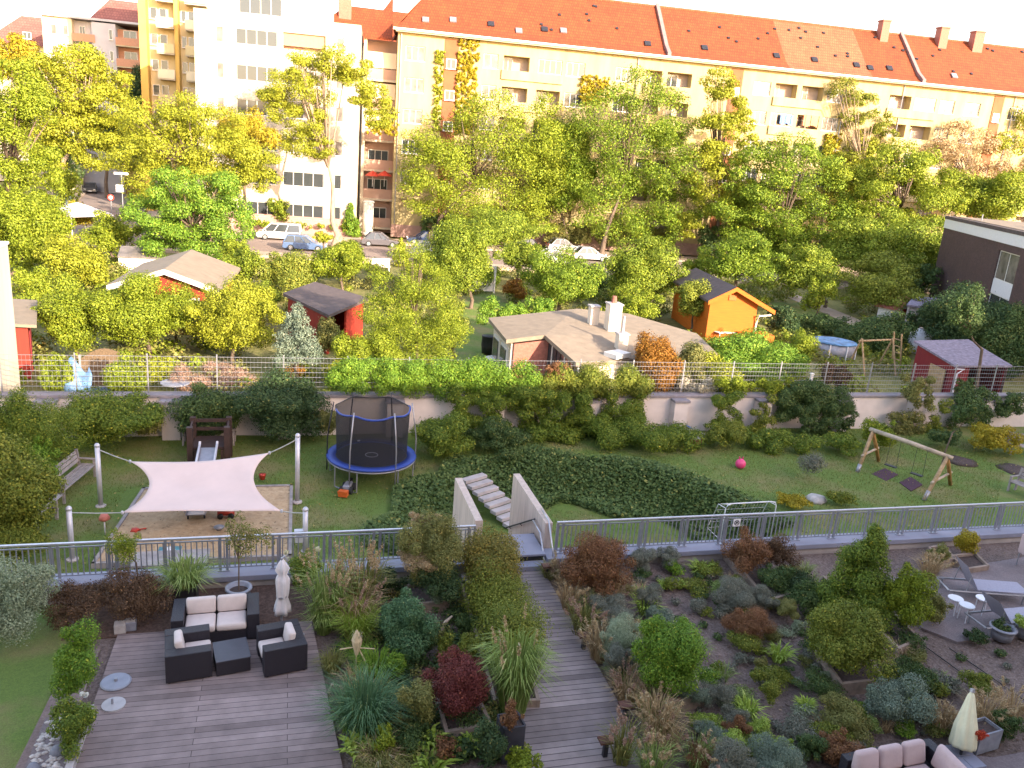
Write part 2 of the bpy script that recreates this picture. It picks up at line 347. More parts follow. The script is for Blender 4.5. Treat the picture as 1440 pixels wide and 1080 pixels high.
def SH(label,bx,mat,zb=0.,style='ball',name='shrub',cat='shrub',**kw):
    b,w,h=bb(*bx,zb); return shrub_at(name,label,cat,b,w,h,mat,style,**kw)
def TREE(label,bx,Y,mat,zg=-1.25,name='tree',cat='tree',style='ball',k=34,dens=1.,ls=1.,trunkpx=None,tr=None,barkm=None,cr=.27,group=None,branches=True,pw=.8,low=None,custom=None):
    x0,y0,x1,y1=bx; c=atY((x0+x1)/2,(y0+y1)/2,Y); q=ppm(c); w=(x1-x0)/q; h=(y1-y0)/q
    tb=atY(trunkpx,CY,Y) if trunkpx else c
    base=np.array([tb[0],Y,zg]); off=np.array([c[0]-tb[0],0,0]); zc=c[2]-zg
    if Y>48: mat={'green':'sunlit_green','mid':'sunlit_mid','olive':'sunlit_olive'}.get(mat,mat)  # far trees swap to the leaf copies painted brighter as if sunlit
    rg=rng(); s=leafsize(c)*ls
    th=thing(name,label,cat,base,0.,group)
    if custom: cl=custom(rg,w,h,zc,q,x0,y0,x1,y1,Y,base)
    elif style=='cone': cl=clumps_cone(rg,w,h,max(0.05,zc-h/2),k,pw)
    else: cl=clumps_ball(rg,w,h,zc,k,cr=cr)
    if not custom: cl=[(x+off[0],y,z,r,rz) for x,y,z,r,rz in cl]
    cl=clean(cl,.1); n=int(max(800,min(62000,dens*.95*area(cl)/(s*s*.62*.5))))
    V=leaves(rg,cl,n,s)
    npmesh('crown',V,n,L[mat],th)
    mb=MB(); r0=tr or max(.06,w*.024); top=max(zc-h*.1,.6)
    fork=max(.4,zc-h*.42); lean=off*.5
    mid=np.array([rg.normal()*r0,rg.normal()*r0,fork*.5])
    f=np.array([lean[0]*.4,0,fork]); t2=np.array([off[0],0,top])
    mb.tube([(0,0,-.3),(0,0,.05),mid,f,(f+t2)/2+rg.normal(size=3)*r0,t2],[r0*1.5,r0*1.25,r0,r0*.85,r0*.55,r0*.25],7)
    if branches:
        for x,y,z,r,rz in cl[:min(len(cl),22)]:
            st=f+(t2-f)*min(.9,max(0,(z-fork)/(max(.5,top-fork)))*.6); e=np.array([x,y,z])
            m_=(st+e)/2+np.array([0,0,-.06*np.linalg.norm(e-st)])
            mb.tube([st,m_,e],[r0*.42,r0*.26,r0*.08],5)
    mb.build('trunk',barkm or bark,th,True)
    return th
def grass_mesh(rg,n,h,spread,w,curl=.55,erect=.5):
    a=rg.random(n)*2*math.pi; rb=spread*.35*np.sqrt(rg.random(n)); H=h*(.6+.5*rg.random(n)); out=spread*(.25+.95*rg.random(n)**1.2)
    bx=np.cos(a)*rb; by=np.sin(a)*rb; a2=a+rg.normal(size=n)*.5; px=-np.sin(a2); py=np.cos(a2)
    segs=[(0,0,1),(.45,.22,.9),(.85,.55,.75),(1.-.25*curl,1.,.12)]
    P=[]
    for zf,of,wf in segs:
        x=bx+np.cos(a2)*out*of; y=by+np.sin(a2)*out*of; z=H*zf; ww=w*wf*.5
        P.append((np.stack([x-px*ww,y-py*ww,z],1),np.stack([x+px*ww,y+py*ww,z],1)))
    Q=[]
    for i in range(3): Q.append(np.stack([P[i][0],P[i][1],P[i+1][1],P[i+1][0]],1))
    tips=np.stack([bx+np.cos(a2)*out,by+np.sin(a2)*out,H*(1-.25*curl)],1)
    return np.stack(Q,1).reshape(-1,3),n*3,tips
def GRASS(label,bx,mat,zb=0.,n=260,w=.02,curl=.6,plume=None,np_=0,name='ornamental_grass',cat='grass clump',group=None,base=None,ww=None,hh=None,ph=.35):
    if base is None: base,ww,hh=bb(*bx,zb)
    rg=rng(); hh=hh*.72; V,nq,tips=grass_mesh(rg,n,hh,ww*.62,w,curl)
    if plume:
        th=thing(name,label,cat,base,0,group); npmesh('blades',V,nq,L[mat],th)
        cl=[]
        k=rg.choice(n,min(np_,n),replace=False)
        for i in k:
            t=tips[i]; d=np.array([t[0],t[1],hh*1.2]); d/=np.linalg.norm(d); t=np.array([t[0]*.75,t[1]*.75,hh*(.8+.28*rg.random())])
            for j in range(4): cl.append((*(t+d*ph*(j-1.5)/4),.035+.012*(j in(1,2)),ph*.16))
        nl=len(cl)*16; npmesh('plumes',leaves(rg,cl,nl,.055,.3,.6,.1),nl,L[plume],th); return th
    return tag(npmesh(name,V,nq,L[mat],None,base),label,cat,group)
SHZ=14.3; SH2=[(46,-15),(101,33),(130,10),(80,-45)]; SH2Z=19.0
SUNX,SUNY,SUNEL=-.47,.88,19.; SUNE=2.8; SKYS=.15; EXPO=2.4
sqrt=math.sqrt
# ================================================================ SETTING
def sheet(name,poly,z,mat): 
    mb=MB(); mb.add([(x,y,z) for x,y in poly],[tuple(range(len(poly)))]); o=mb.build(name,mat); 
    if o.data.polygons[0].normal.z<0: o.data.flip_normals()
    return struct(o)
ZA=-1.25
sheet('ground',[(-700,32.4),(700,32.4),(700,900),(-700,900)],ZA-.04,allotM)
sheet('lower_ground',[(-700,-700),(700,-700),(700,32.6),(-700,32.6)],-3.4,allotM)
cs_,sn_=math.cos(R(-4.5)),math.sin(R(-4.5))
def rot(x,y): return (x*cs_-y*sn_,90+x*sn_+y*cs_)
sheet('street',[rot(-80,-8.5),rot(160,-8.5),rot(160,3.6),rot(-80,3.6)],-1.17,asphM)
o=MB().prism([rot(-14.5,3.6),rot(160,3.6),rot(160,8.2),rot(-14.5,8.2)],-1.3,-1.04).build('pavement',paveM); struct(o)
o=MB().prism([rot(-80,-11),rot(160,-11),rot(160,-8.5),rot(-80,-8.5)],-1.3,-1.04).build('pavement',paveM); struct(o)
sheet('side_street',[(-24,93.5),(-15.5,93),(-25,180),(-35,180)],-1.166,asphM)
o=MB().prism([(-15.5,98),(-13.2,98),(-22,180),(-25,180)],-1.3,-1.03).build('pavement',paveM); struct(o)
o=MB().prism([(-28,97),(-24,97),(-35,180),(-41,180)],-1.3,-1.03).build('pavement',paveM); struct(o)
# lawn with its sunken court
def lawnz(x,y):
    r=sqrt(((x-9.5)/7.2)**2+((y-20.5)/9.0)**2); t=min(1,max(0,(1-r)/.24)); t=t*t*(3-2*t)
    z=-1.6-1.05*t
    z+=.05*math.sin(x*.7+1)*math.sin(y*.9)
    if x<-8: z+=min(1.2,(-8-x)*.12)
    return z
nx,ny=150,58; X0,X1,Y0,Y1=-30.,62.,17.9,32.45
mb=MB(); mb.v=[(X0+(X1-X0)*i/nx,Y0+(Y1-Y0)*j/ny,lawnz(X0+(X1-X0)*i/nx,Y0+(Y1-Y0)*j/ny)) for j in range(ny+1) for i in range(nx+1)]
mb.f=[(j*(nx+1)+i,j*(nx+1)+i+1,(j+1)*(nx+1)+i+1,(j+1)*(nx+1)+i) for j in range(ny) for i in range(nx)]; mb.m=[0]*len(mb.f)
struct(mb.build('lawn',lawnM,None,True))
# sandbox
def quadpx(pts,z): return [tuple(G(a,b,z)[:2]) for a,b in pts]
sand=[(-5.1,22.0),(.05,21.9),(.1,26.9),(-4.6,27.0)]
mb=MB().prism(sand,-1.75,-1.5); struct(mb.build('sandbox_sand',sandM,bevel=.04))
mb=MB(); sp=[np.array(p) for p in sand]
for i in range(4):
    a,b=sp[i],sp[(i+1)%4]; d=b-a; mb.box((*((a+b)/2),-1.56),(np.linalg.norm(d)+.1,.1,.2),math.atan2(d[1],d[0]))
tag(mb.build('sandbox_edging',greywood),'weathered timber edging boards around the sand play area','sandbox edging')
# terrace
mb=MB().b2(-14,30,3,17.72,-3,-.02); struct(mb.build('garden_soil',mulchM))
struct(MB().prism([(-14,3),(-4.25,3),(-4.05,12.5),(-4.12,15.2),(-4.6,17.4),(-14,17.7)],-.1,.012).build('grass_strip',lawnM))
struct(MB().prism([(-4.6,3),(-3.55,3),(-3.6,15.6),(-4.1,15.4)],-.1,.03).build('gravel_path',brownpave))
struct(MB().prism([(-3.4,8.5),(.98,8.5),(.89,11.6),(.5,16.0),(-3.35,16.0)],-.1,.06).build('wooden_deck',deckM))
struct(MB().prism([(3.95,8.5),(6.2,8.5),(6.22,17.62),(4.1,17.62)],-.1,.06).build('boardwalk',pathM))
struct(MB().prism([(.5,16),(.5,17.7),(-4.1,17.7),(-4.4,16.0)],-.1,.02).build('bark_mulch_bed',barkM))
dk=[G(*p,.05)[:2] for p in ((1348,838),(1345,862),(1395,912),(1460,905))]; dk=[(15.3,16.1),(15.2,15.2),(14.55,13.9),(15.0,13.25),(22,13.2),(22,16.9)]
struct(MB().prism(dk,-.1,.05).build('lounger_terrace',gravelM))
struct(MB().prism([tuple(G(*p)[:2]) for p in ((1225,1075),(1345,1062),(1395,1068),(1450,1058))]+[(16.5,7),(9,7)],-.1,.045).build('seating_terrace',gravelM))
def lines(name,segs,label,cat): # drip hoses / edging in the mulch
    mb=MB()
    for a,b in segs: mb.tube([(*G(*a)[:2],.012),(*((G(*a)+G(*b))/2)[:2],.016),(*G(*b)[:2],.012)],.012,5)
    tag(mb.build(name,black,None,True),label,cat)
lines('drip_hose',[((1180,980),(1045,850))],'dark drip hose crossing the mulch between the low green mounds','hose')
lines('drip_hose',[((1335,912),(1440,985))],'dark drip hose in the mulch below the lounger terrace','hose')
lines('drip_hose',[((1260,880),(1425,1000))],'dark drip hose running from the long timber planter to the tall grasses','hose')
# retaining wall with railing
wall=thing('retaining_wall','long low terrace wall with a grey metal ledge carrying the railings','wall',(0,17.95,0))
MB().b2(-8.5,30,-.18,.22,-3.3,.16).build('wall_body',concrete,wall)
MB().b2(-8.5,5.36,-.27,.3,.163,.3).build('ledge',slate,wall,bevel=.01); MB().b2(6.36,30,-.27,.3,.163,.3).build('ledge',slate,wall,bevel=.01)
def railing(x0,x1,label):
    t=thing('railing',label,'railing',(x0,17.98,.3)); Lx=x1-x0
    MB().b2(0,Lx,-.035,.035,.84,.885).build('handrail',railtop,t,bevel=.008)
    mb=MB(); mb.b2(0,Lx,-.012,.012,.07,.10); mb.b2(0,Lx,-.012,.012,.76,.79); k=0
    x=.06
    while x<Lx: mb.b2(x-.013,x+.013,-.006,.006,.09,.77); x+=.118
    mb.build('infill_bars',railm,t)
    n=max(2,round(Lx/1.18))
    for i in range(n+1):
        x=.1+(Lx-.2)*i/n
        mb=MB(); 
        for s in (-.075,.075): mb.b2(x+s-.03,x+s+.03,-.018,.018,0,.84)
        mb.b2(x-.13,x+.13,-.05,.05,-.001,.02); mb.build('post',railm,t)
    return t
railing(-6.2,4.5,'grey metal bar railing behind the sofa group left of the steps')
rr=railing(6.62,29,'grey metal bar railing in front of the swing lawn right of the steps')
# small sign on the railing
q=atY(1036,735,17.9); t=thing('railing_sign','small white square sign with a dark round symbol on the right railing','sign',(q[0],17.9,q[2]))
MB().box((0,0,0),(.22,.012,.22)).build('sign_plate',whitemetal,t)
mb=MB(); 
for i in range(14):
    a0,a1=6.283*i/14,6.283*(i+1)/14; mb.tube([(.068*math.cos(a0),-.012,.068*math.sin(a0)),(.068*math.cos(a1),-.012,.068*math.sin(a1))],.009,5)
mb.tube([(-.035,-.012,-.03),(.0,-.012,.012),(.03,-.012,.04)],.014,5); mb.tube([(.0,-.012,.012),(.035,-.012,-.02)],.01,5); mb.tube([(-.03,-.012,.03),(.0,-.012,.012)],.01,5)
mb.build('sign_symbol',darkmetal,t)
# steps: landing, guard walls, stairs down and up
t=thing('landing_steps','two dark grey metal steps at the head of the boardwalk','steps',(5.9,18.1,0))
MB().b2(-.55,.45,-.25,.9,.30,.36).build('landing_slab',slate,t,bevel=.01); MB().b2(-.53,.43,-.55,-.26,.0,.19).build('tread',slate,t,bevel=.01); MB().b2(-.5,.42,-.2,.85,-.02,.299).build('base',black,t)
gw=thing('guard_wall','pale board marked concrete guard wall with rails right of the garden steps','wall',(6.42,18.3,0))
gp=[(0,1.0),(3.3,1.0),(3.3,-2.7),(0,-2.7)]
MB().side(gp,0,.2).build('wall_body',pinkconc,gw,bevel=.01)
for dz in (0,-.42):
    mb=MB(); mb.tube([(-.07,.7,.78+dz),(-.07,3.3,-.75+dz)],.022,8)
    for k in (.1,.5,.9): y=.7+2.6*k; z=.78-1.53*k+dz; mb.tube([(-.07,y,z),(0.,y,z-.07)],.012,6)
    mb.build('handrail',darkmetal,gw)
for x,z0 in ((.1,1.06),(-.1,.72)):
    mb=MB(); mb.tube([(x,.75,z0),(x,.05,z0-.02),(x,-.45,.18 if x<0 else .5),(x+.02,-.62,.0)],.022,8); mb.build('handrail',railtop,gw,True)
gw2=thing('guard_wall','pale board marked concrete guard wall left of the garden steps, partly behind the hedge','wall',(4.55,18.3,0)); 
MB().side([(0,1.15),(2.75,1.15),(2.75,-2.7),(0,-2.7)],0,.2).build('wall_body',pinkconc,gw2,bevel=.01)
t=thing('garden_stairs','concrete stairs leading down from the landing between the guard walls','stairs',(5.5,19.0,0))
mb=MB()
for i in range(17): mb.b2(-.72,.9,i*.17,i*.17+.19,-2.8,.28-.17*(i+1))
mb.build('stair_flight',concrete,t)
tl,tr_,bl,br=G(649,677,-1.6),G(684,667,-1.6),G(706,741,-2.5),G(745,726,-2.5)
t=thing('garden_stairs','flight of pale concrete block steps climbing the ivy bank to the lawn','stairs',(0,0,0))
a0,a1=(tl+tr_)/2,(bl+br)/2; dv=(a1-a0)[:2]; 
wv=nrm([1,.42,0])[:2]; dirv=np.array([.42,-1.])/math.hypot(.42,1)
N=8
for i in range(N):
    f=i/(N-1); c=a0[:2]*(1-f)+a1[:2]*f; z=-1.56-.9*f
    mb=MB(); mb.box((c[0],c[1],z-.06),(1.06,.30,.13),math.atan2(tr_[1]-tl[1],tr_[0]-tl[0])); mb.build('step',concrete,t,bevel=.012)
# garden wall with mesh fence
gwl=thing('garden_wall','long whitewashed boundary wall with pillars below the mesh fence','wall',(0,32.4,0))
MB().b2(-26,60,-.13,.13,-2.9,-.02).build('wall_body',plaster,gwl); MB().b2(-26,60,-.2,.25,-.018,.10).build('coping',coping,gwl,bevel=.015)
for i in range(-3,12):
    x=-4.35+4.28*i; mb=MB(); mb.b2(x-.33,x+.33,-.62,-.135,-2.2,-.12); mb.build('pillar',plaster,gwl); MB().b2(x-.38,x+.38,-.68,-.21,-.118,-.02).build('pillar_cap',coping,gwl)
fe=thing('mesh_fence','tall double bar wire mesh fence standing on the garden wall','fence',(0,32.5,.1))
mb=MB()
for i in range(8): z=.06+.2*i; mb.b2(-11,45,-.012,.012,z-.005,z+.005)
n=int(56/.14)
for i in range(n): x=-11+56*i/n; mb.b2(x-.0022,x+.0022,-.003,.003,.04,1.48)
mb.build('wire_mesh',alu,fe)
for i in range(23): x=-10.2+2.5*i; MB().b2(x-.022,x+.022,.02,.07,0,1.55).build('post',alu,fe)
# ================================================================ BUILDINGS
def onfac(px,py,O,rz):
    n=np.array([-math.sin(rz),math.cos(rz)]); r=ray(px,py); t=((np.array(O[:2])-C0[:2])@n)/(r[:2]@n); p=C0+r*t
    return (p[0]-O[0])*math.cos(rz)+(p[1]-O[1])*math.sin(rz),p[2]-O[2]
def wallgrid(mb,s0,s1,H,rows,ops,th=.3,y0=0.):
    """front wall of boxes round its openings; rows=[(z0,z1)], ops=[(a,b)]"""
    rows=sorted(rows); z=0.
    for k,(a,b) in enumerate(rows+[(H,H)]):
        mb.b2(s0,s1,y0,y0+th,z,a); z=b
        if k<len(rows):
            x=s0
            for p,q in sorted(ops if not isinstance(ops,dict) else ops[k])+[(s1,s1)]:
                if p-x>.02: mb.b2(x,p,y0,y0+th,a,b)
                x=q
def window(parent,s0,s1,z0,z1,y,nm='window',n=2,fm=None,gl=None,fr=.07):
    mb=MB(); fm=fm or whitewood
    mb.b2(s0,s1,y,y+.08,z0,z0+fr); mb.b2(s0,s1,y,y+.08,z1-fr,z1)
    for i in range(n+1):
        x=s0+(s1-s0-fr)*i/n; mb.b2(x,x+fr,y+.002,y+.078,z0+fr,z1-fr)
    mb.b2(s0-.06,s1+.06,y-.17,y-.003,z0-.05,z0-.004); w=mb.build(nm,fm,parent); MB().b2(s0+.01,s1-.01,y+.04,y+.06,z0+.01,z1-.01).build('pane',gl or glassD,w); return w
# --- long apartment block
O=(11.8,100.,-1.1); RZ=R(-5.7)
ab=thing('apartment_block','long cream apartment block with an orange tiled roof across the street','apartment block',O,RZ)
SE=101.; H=23.4
def iv(a,b,y): return onfac(a,y,O,RZ)[0],onfac(b,y,O,RZ)[0]
ws=[(570,598),(680,701),(797,823),(866,890),(1060,1084),(1163,1186),(1321,1342),(1356,1378),(1417,1437)]
ls_=[(708,745),(757,791),(908,931),(938,973),(1090,1121),(1127,1158),(1250,1281),(1286,1316)]
yr=lambda x: 84+(x-680)*.104
W=[iv(a,b,yr(a)) for a,b in ws]+[(88,90.3),(97,99)]; Lo=[iv(a,b,yr(a)) for a,b in ls_]+[(83.5,86.5),(92,95.)]; ST=[iv(a,b,yr(a)) for a,b in ((625,645),(1026,1043),(1394,1408))]
tops=[H-1.75-3.42*k for k in range(6)]
rows=[(t-1.62,t) for t in tops]
mb=MB(); wallgrid(mb,0,SE,H,rows,W+Lo+ST,1.35)
mb.b2(0,SE,1.55,12,0,H-.02); 
for k in range(6):
    for a,b in W: mb.b2(a+.002,b-.002,.30,1.34,tops[k]-1.62+.002,tops[k]-.002)
mb.build('facade_wall',cream,ab)
MB().b2(0.05,SE-.05,1.352,1.548,0.,H-.05).build('loggia_wall',whiteback,ab)
MB().b2(-.02,SE,-.03,.0,0.02,1.5).build('plinth',plinth,ab)
rg=np.random.default_rng(3)
for k in range(5):
    for i,(a,b) in enumerate(W): window(ab,a+.03,b-.03,tops[k]-1.60,tops[k]-.02,.14,'window',3 if b-a>2 else 2,gl=glassW if rg.random()<.55 else glassD)
for k in range(4):
    for i,(a,b) in enumerate(Lo):
        m_=a+(b-a)*(.35+.25*rg.random()); window(ab,a+.15,m_,tops[k]-2.3,tops[k]-.1,1.26,'loggia_window',2,gl=glassD if rg.random()<.75 else glassW)
        if rg.random()<.35: window(ab,a+.05,b-.05,tops[k]-1.58,tops[k]-.03,.1,'loggia_glazing',4,gl=glassD,fr=.05)
for a,b in ST:
    MB().b2(a,b,-.09,-.033,2,H-.6).build('stair_strip',brownF,ab)
    for k in range(5): window(ab,a+.25,b-.25,tops[k]-.9-1.2,tops[k]-1.0,-.16,'stair_window',2)
# parapet bands of the loggias, a little proud
for k in range(5):
    for g0,g1 in ((Lo[0][0],Lo[1][1]),(Lo[2][0],Lo[3][1]),(Lo[4][0],Lo[5][1]),(Lo[6][0],Lo[7][1])):
        MB().b2(g0-.15,g1+.15,-.22,-.003,tops[k]-1.62-1.0,tops[k]-1.60).build('loggia_parapet',cream if k<2 else paleY,ab)
# recessed balcony column at the left end
s0=iv(513,560,55)[0]; mb=MB(); 
mb.b2(s0,0-.002,4.0,12,0,H-1.1); mb.build('balcony_back_wall',pinkF,ab); MB().b2(s0-.1,s0+.25,2.2,4,0,H-1.1).build('corner_pier',whiteF,ab)
for k in range(6):
    zt=tops[k]-1.0
    MB().b2(s0+.26,-.003,2.3,2.45,zt-2.75,zt-1.62).build('balcony_parapet',pinkF,ab); MB().b2(s0+.26,-.003,2.3,3.998,zt-3.0,zt-2.76).build('balcony_slab',whiteF,ab)
    window(ab,s0+.7,-.6,zt-2.7,zt-.5,3.9,'balcony_door',3)
    if k in (0,1,2): MB().add([(s0+.3,2.2,zt-1.5),(-.05,2.2,zt-1.5),(-.05,2.5,zt+.2),(s0+.3,2.5,zt+.2),(s0+.3,2.23,zt-1.55),(-.05,2.23,zt-1.55),(-.05,2.55,zt+.2),(s0+.3,2.55,zt+.2)],[(0,1,2,3),(7,6,5,4),(0,4,5,1),(2,6,7,3),(0,3,7,4),(1,5,6,2)]).build('awning',beigeF,ab)
# roof
pr=[(-.75,H-.12),(.7,H+.85),(6.3,H+6.3)]
def roofsec(a,b,mat,hip0=0.):
    T=.18; mb=MB(); n=3
    for i in range(2):
        (ya,za),(yb,zb)=pr[i],pr[i+1]
        h0=hip0*(ya+.75)/7.05; h1=hip0*(yb+.75)/7.05
        q0=[(a+h0,ya,za-T),(b,ya,za-T),(b,yb,zb-T),(a+h1,yb,zb-T)]; q1=[(x,y,z+T) for x,y,z in q0]; mb.hull8(q0,q1)
    mb.hull8([(a+hip0,6.32,H+6.1),(b,6.32,H+6.1),(b,13,H),(a,13,H)],[(a+hip0,6.32,H+6.28),(b,6.32,H+6.28),(b,13,H+.2),(a,13,H+.2)])
    return mb.build('roof',mat,ab)
d1,d2=onfac(938,82,O,RZ)[0],onfac(1294,118,O,RZ)[0]; p1,p2=onfac(1108,95,O,RZ)[0],onfac(1224,108,O,RZ)[0]
roofsec(-.6,d1,tileM,5.2); roofsec(d1,p1,tileM); roofsec(p1,p2,tileP); roofsec(p2,d2,tileM); roofsec(d2,SE,tileM)
# hip end
mb=MB(); mb.hull8([(-.6,-.75,H-.3),(4.6,6.3,H+6.1),(-.6,13,H-.3),(-.3,6,H-.3)],[(-.6,-.75,H-.12),(4.6,6.3,H+6.28),(-.6,13,H-.1),(-.3,6,H-.1)]); mb.build('roof_hip',tileM,ab)
mb=MB(); mb.hull8([(s0-.2,1.8,H-1.25),(-.62,1.8,H-1.25),(-.62,8,H+4),(s0+3,8,H+4)],[(s0-.2,1.8,H-1.05),(-.62,1.8,H-1.05),(-.62,8,H+4.2),(s0+3,8,H+4.2)]); mb.build('roof',tileM,ab)
for d in (d1,d2):
    mb=MB()
    for i in range(2): (ya,za),(yb,zb)=pr[i],pr[i+1]; mb.hull8([(d-.22,ya,za),(d+.22,ya,za),(d+.22,yb,zb),(d-.22,yb,zb)],[(d-.22,ya,za+.45),(d+.22,ya,za+.45),(d+.22,yb,zb+.45),(d-.22,yb,zb+.45)])
    mb.build('firewall_cap',M('cap%d'%int(d),(.22,.14,.14),.8),ab)
[MB().tube([(x_,-.12,H-.5),(x_,-.12,1.6)],.06,6).build('downpipe',alu,ab) for x_ in (.35,28.3,55.5,63.3,79.2)]
MB().tube([(-.3,6.3,H+6.34),(SE,6.3,H+6.34)],.16,6).build('ridge_cap',tileP,ab)
MB().tube([(-.6,-.82,H-.2),(SE,-.82,H-.2)],.14,8).build('gutter',whitewood,ab); MB().b2(-.3,SE,-.7,-.02,H-.45,H-.28).build('eaves_soffit',whiteF,ab)
for px,py,w in ((1268,62,1.1),(1352,75,1.2),(1402,82,1.4)):
    s,_=onfac(px,py+30,O,RZ); mb=MB(); mb.b2(s-w/2,s+w/2,5.0,6.2,H+4.2,H+7.5); mb.b2(s-w/2-.08,s+w/2+.08,4.92,6.28,H+7.51,H+7.7); mb.build('chimney',brickred,ab)
for px,py in ((599,32),(638,36),(692,43),(731,48),(768,52),(795,56),(913,72),(996,70),(1098,82),(1152,88),(1211,95),(1231,90),(1259,95),(1350,106)):
    s,z=onfac(px,py,O,RZ); y=.7+(rg.random()*.8); z=H+.85+(y-.7)*.973
    MB().box((s,y,z+.16),(.75,.8,.14),0,R(44)).build('roof_window',alu if rg.random()<.5 else darkmetal,ab)
for i in range(46):
    s=4+93*rg.random(); y=1.4+4.4*rg.random(); MB().box((s,y,H+.85+(y-.7)*.973+.12),(.3,.3,.12),0,R(44)).build('roof_vent',darkmetal,ab)
# things on its balconies
def onwall(px,py,off=-.15):
    s,z=onfac(px,py,O,RZ); return (O[0]+s*math.cos(RZ)-off*math.sin(RZ),O[1]+s*math.sin(RZ)+off*math.cos(RZ),z+O[2])
for lab,px,py,w,h,m in (('blue cloth hung over a loggia parapet under the orange roof',1104,168,1.6,1.1,bluetoy),('orange cloth hung in a loggia beside the blue one',1140,170,2.3,1.3,orangetoy)):
    c=onwall(px,py,-.3); mb=MB(); n=9
    for i in range(n): 
        a=-w/2+w*i/n; mb.b2(a,a+w/n-.002,-.03-.05*math.sin(i*1.7),.03-.05*math.sin(i*1.7),-h/2-.1*math.sin(i),h/2)
    o=mb.build('hanging_cloth',m,None); o.location=c; o.rotation_euler=(0,0,RZ); tag(o,lab,'cloth')
for lab,px,m in (('red balcony parasol, left one of the pair in the recessed balcony column',527,redtoy),('red balcony parasol, right one of the pair in the recessed balcony column',544,redtoy)):
    s,z=onfac(px,244,O,RZ); t=thing('balcony_parasol',lab,'parasol',(O[0]+s-.1,O[1]+1.6,z+O[2]-1.6),0,'red parasols on the balcony'); MB().lathe([(.95,1.25),(.5,1.6),(.04,1.85)],n=10).build('canopy',m,t); MB().tube([(0,0,0),(0,0,1.8)],.03,6).build('pole',whitemetal,t)
# --- white block
O2=(-9.8,99.,-1.1)
wb=thing('apartment_block','white flat roofed apartment house with a glazed penthouse behind the tall loose tree','apartment block',O2,RZ)
def iw(a,b,y): return onfac(a,y,O2,RZ)[0],onfac(b,y,O2,RZ)[0]
Hw=23.4; SW=17.3
c1,c2,c3,c4=iw(303,314,52),iw(331,390,52),iw(398,458,58),iw(473,484,60)
wt=[onfac(360,y,O2,RZ)[1] for y in (41,92,140,189,237,283)]
rows2=[(t-1.65,t) for t in wt]
mb=MB(); wallgrid(mb,0,SW,Hw-1.0,rows2,[c1,c2,c3,c4],.9); mb.b2(0,SW,1.0,12,0,Hw-1.1); mb.b2(-.002,SW+.02,-.05,12,Hw-.999,Hw-.55)
for k in range(6):
    for a,b in (c1,c2,c4): mb.b2(a+.002,b-.002,.3,.89,wt[k]-1.648,wt[k]-.002)
mb.build('facade_wall',whiteF,wb); MB().b2(.05,SW-.05,.902,.998,0,Hw-1.2).build('loggia_wall',pinkF,wb)
for k in range(6):
    for j,(a,b) in enumerate((c1,c2,c3,c4)):
        gl=glassD if (j==1 or k>3) else glassW
        if j==2 and k<1: 
            MB().b2(a,b,.25,.3,wt[k]-1.3,wt[k]-.01).build('awning',terra,wb); continue
        window(wb,a+.02,b-.02,wt[k]-1.63,wt[k]-.02,.12,'window',(1,4,4,1)[j],gl=gl)
MB().b2(.0,SW,-.05,-.003,0,2.0).build('plinth',plinth,wb)
pa,pb=iw(331,462,10); mb=MB(); mb.b2(pa-2.5,pb,2.5,11,Hw-.56,Hw+3.4); mb.build('penthouse',whiteF,wb)
qa,qb=onfac(331,10,O2,RZ)[0],onfac(393,10,O2,RZ)[0]; window(wb,qa,qb,Hw-.3,Hw+2.4,2.38,'penthouse_window',4)
# --- building behind with red roof left of the main hip
c=atY(505,30,122); t=thing('house','red roofed house with a brick chimney showing behind the white block','house',(c[0],122,-1.1))
MB().b2(-7,9,0,9,0,23.5).build('wall',whiteF,t); mb=MB(); mb.hull8([(-7.5,-.6,23.5),(9.5,-.6,23.5),(9.5,9.5,23.5),(-7.5,9.5,23.5)],[(-1.5,4,28.6),(9.4,4,28.6),(9.4,5,28.6),(-1.5,5,28.6)]); mb.build('roof',tileM,t); MB().b2(-2.6,-.9,2.2,3.4,25.5,30.6).build('chimney',brickred,t)
# --- yellow balcony tower
tw=thing('apartment_tower','tall yellow apartment tower with stacked balconies behind the left trees','apartment tower',(-17.5,115,-1.1),R(-3))
MB().b2(0,9,1.3,12,0,34).build('wall',paleY,tw); MB().b2(-.1,.75,-.25,1.298,0,34).build('corner_pier',yellowF,tw); MB().b2(3.9,4.35,-.1,1.298,0,34).build('corner_pier',yellowF,tw)
for k in range(11):
    z=1.5+2.95*k
    for a,b in ((1.9,3.88),(5.2,7.6)):
        MB().b2(a,b,-.55,-.45,z,z+1.05).build('balcony_parapet',beigeF if k%2 else paleY,tw); MB().b2(a,b,-.449,1.298,z-.16,z).build('balcony_slab',whiteF,tw)
        window(tw,a+.1,a+.95,z+.05,z+2.2,1.2,'balcony_door',1)
    window(tw,.95,1.75,z+.9,z+2.2,1.22,'window',1,gl=glassD if k%3 else glassW); window(tw,4.5,5.1,z+.9,z+2.2,1.22,'window',1)
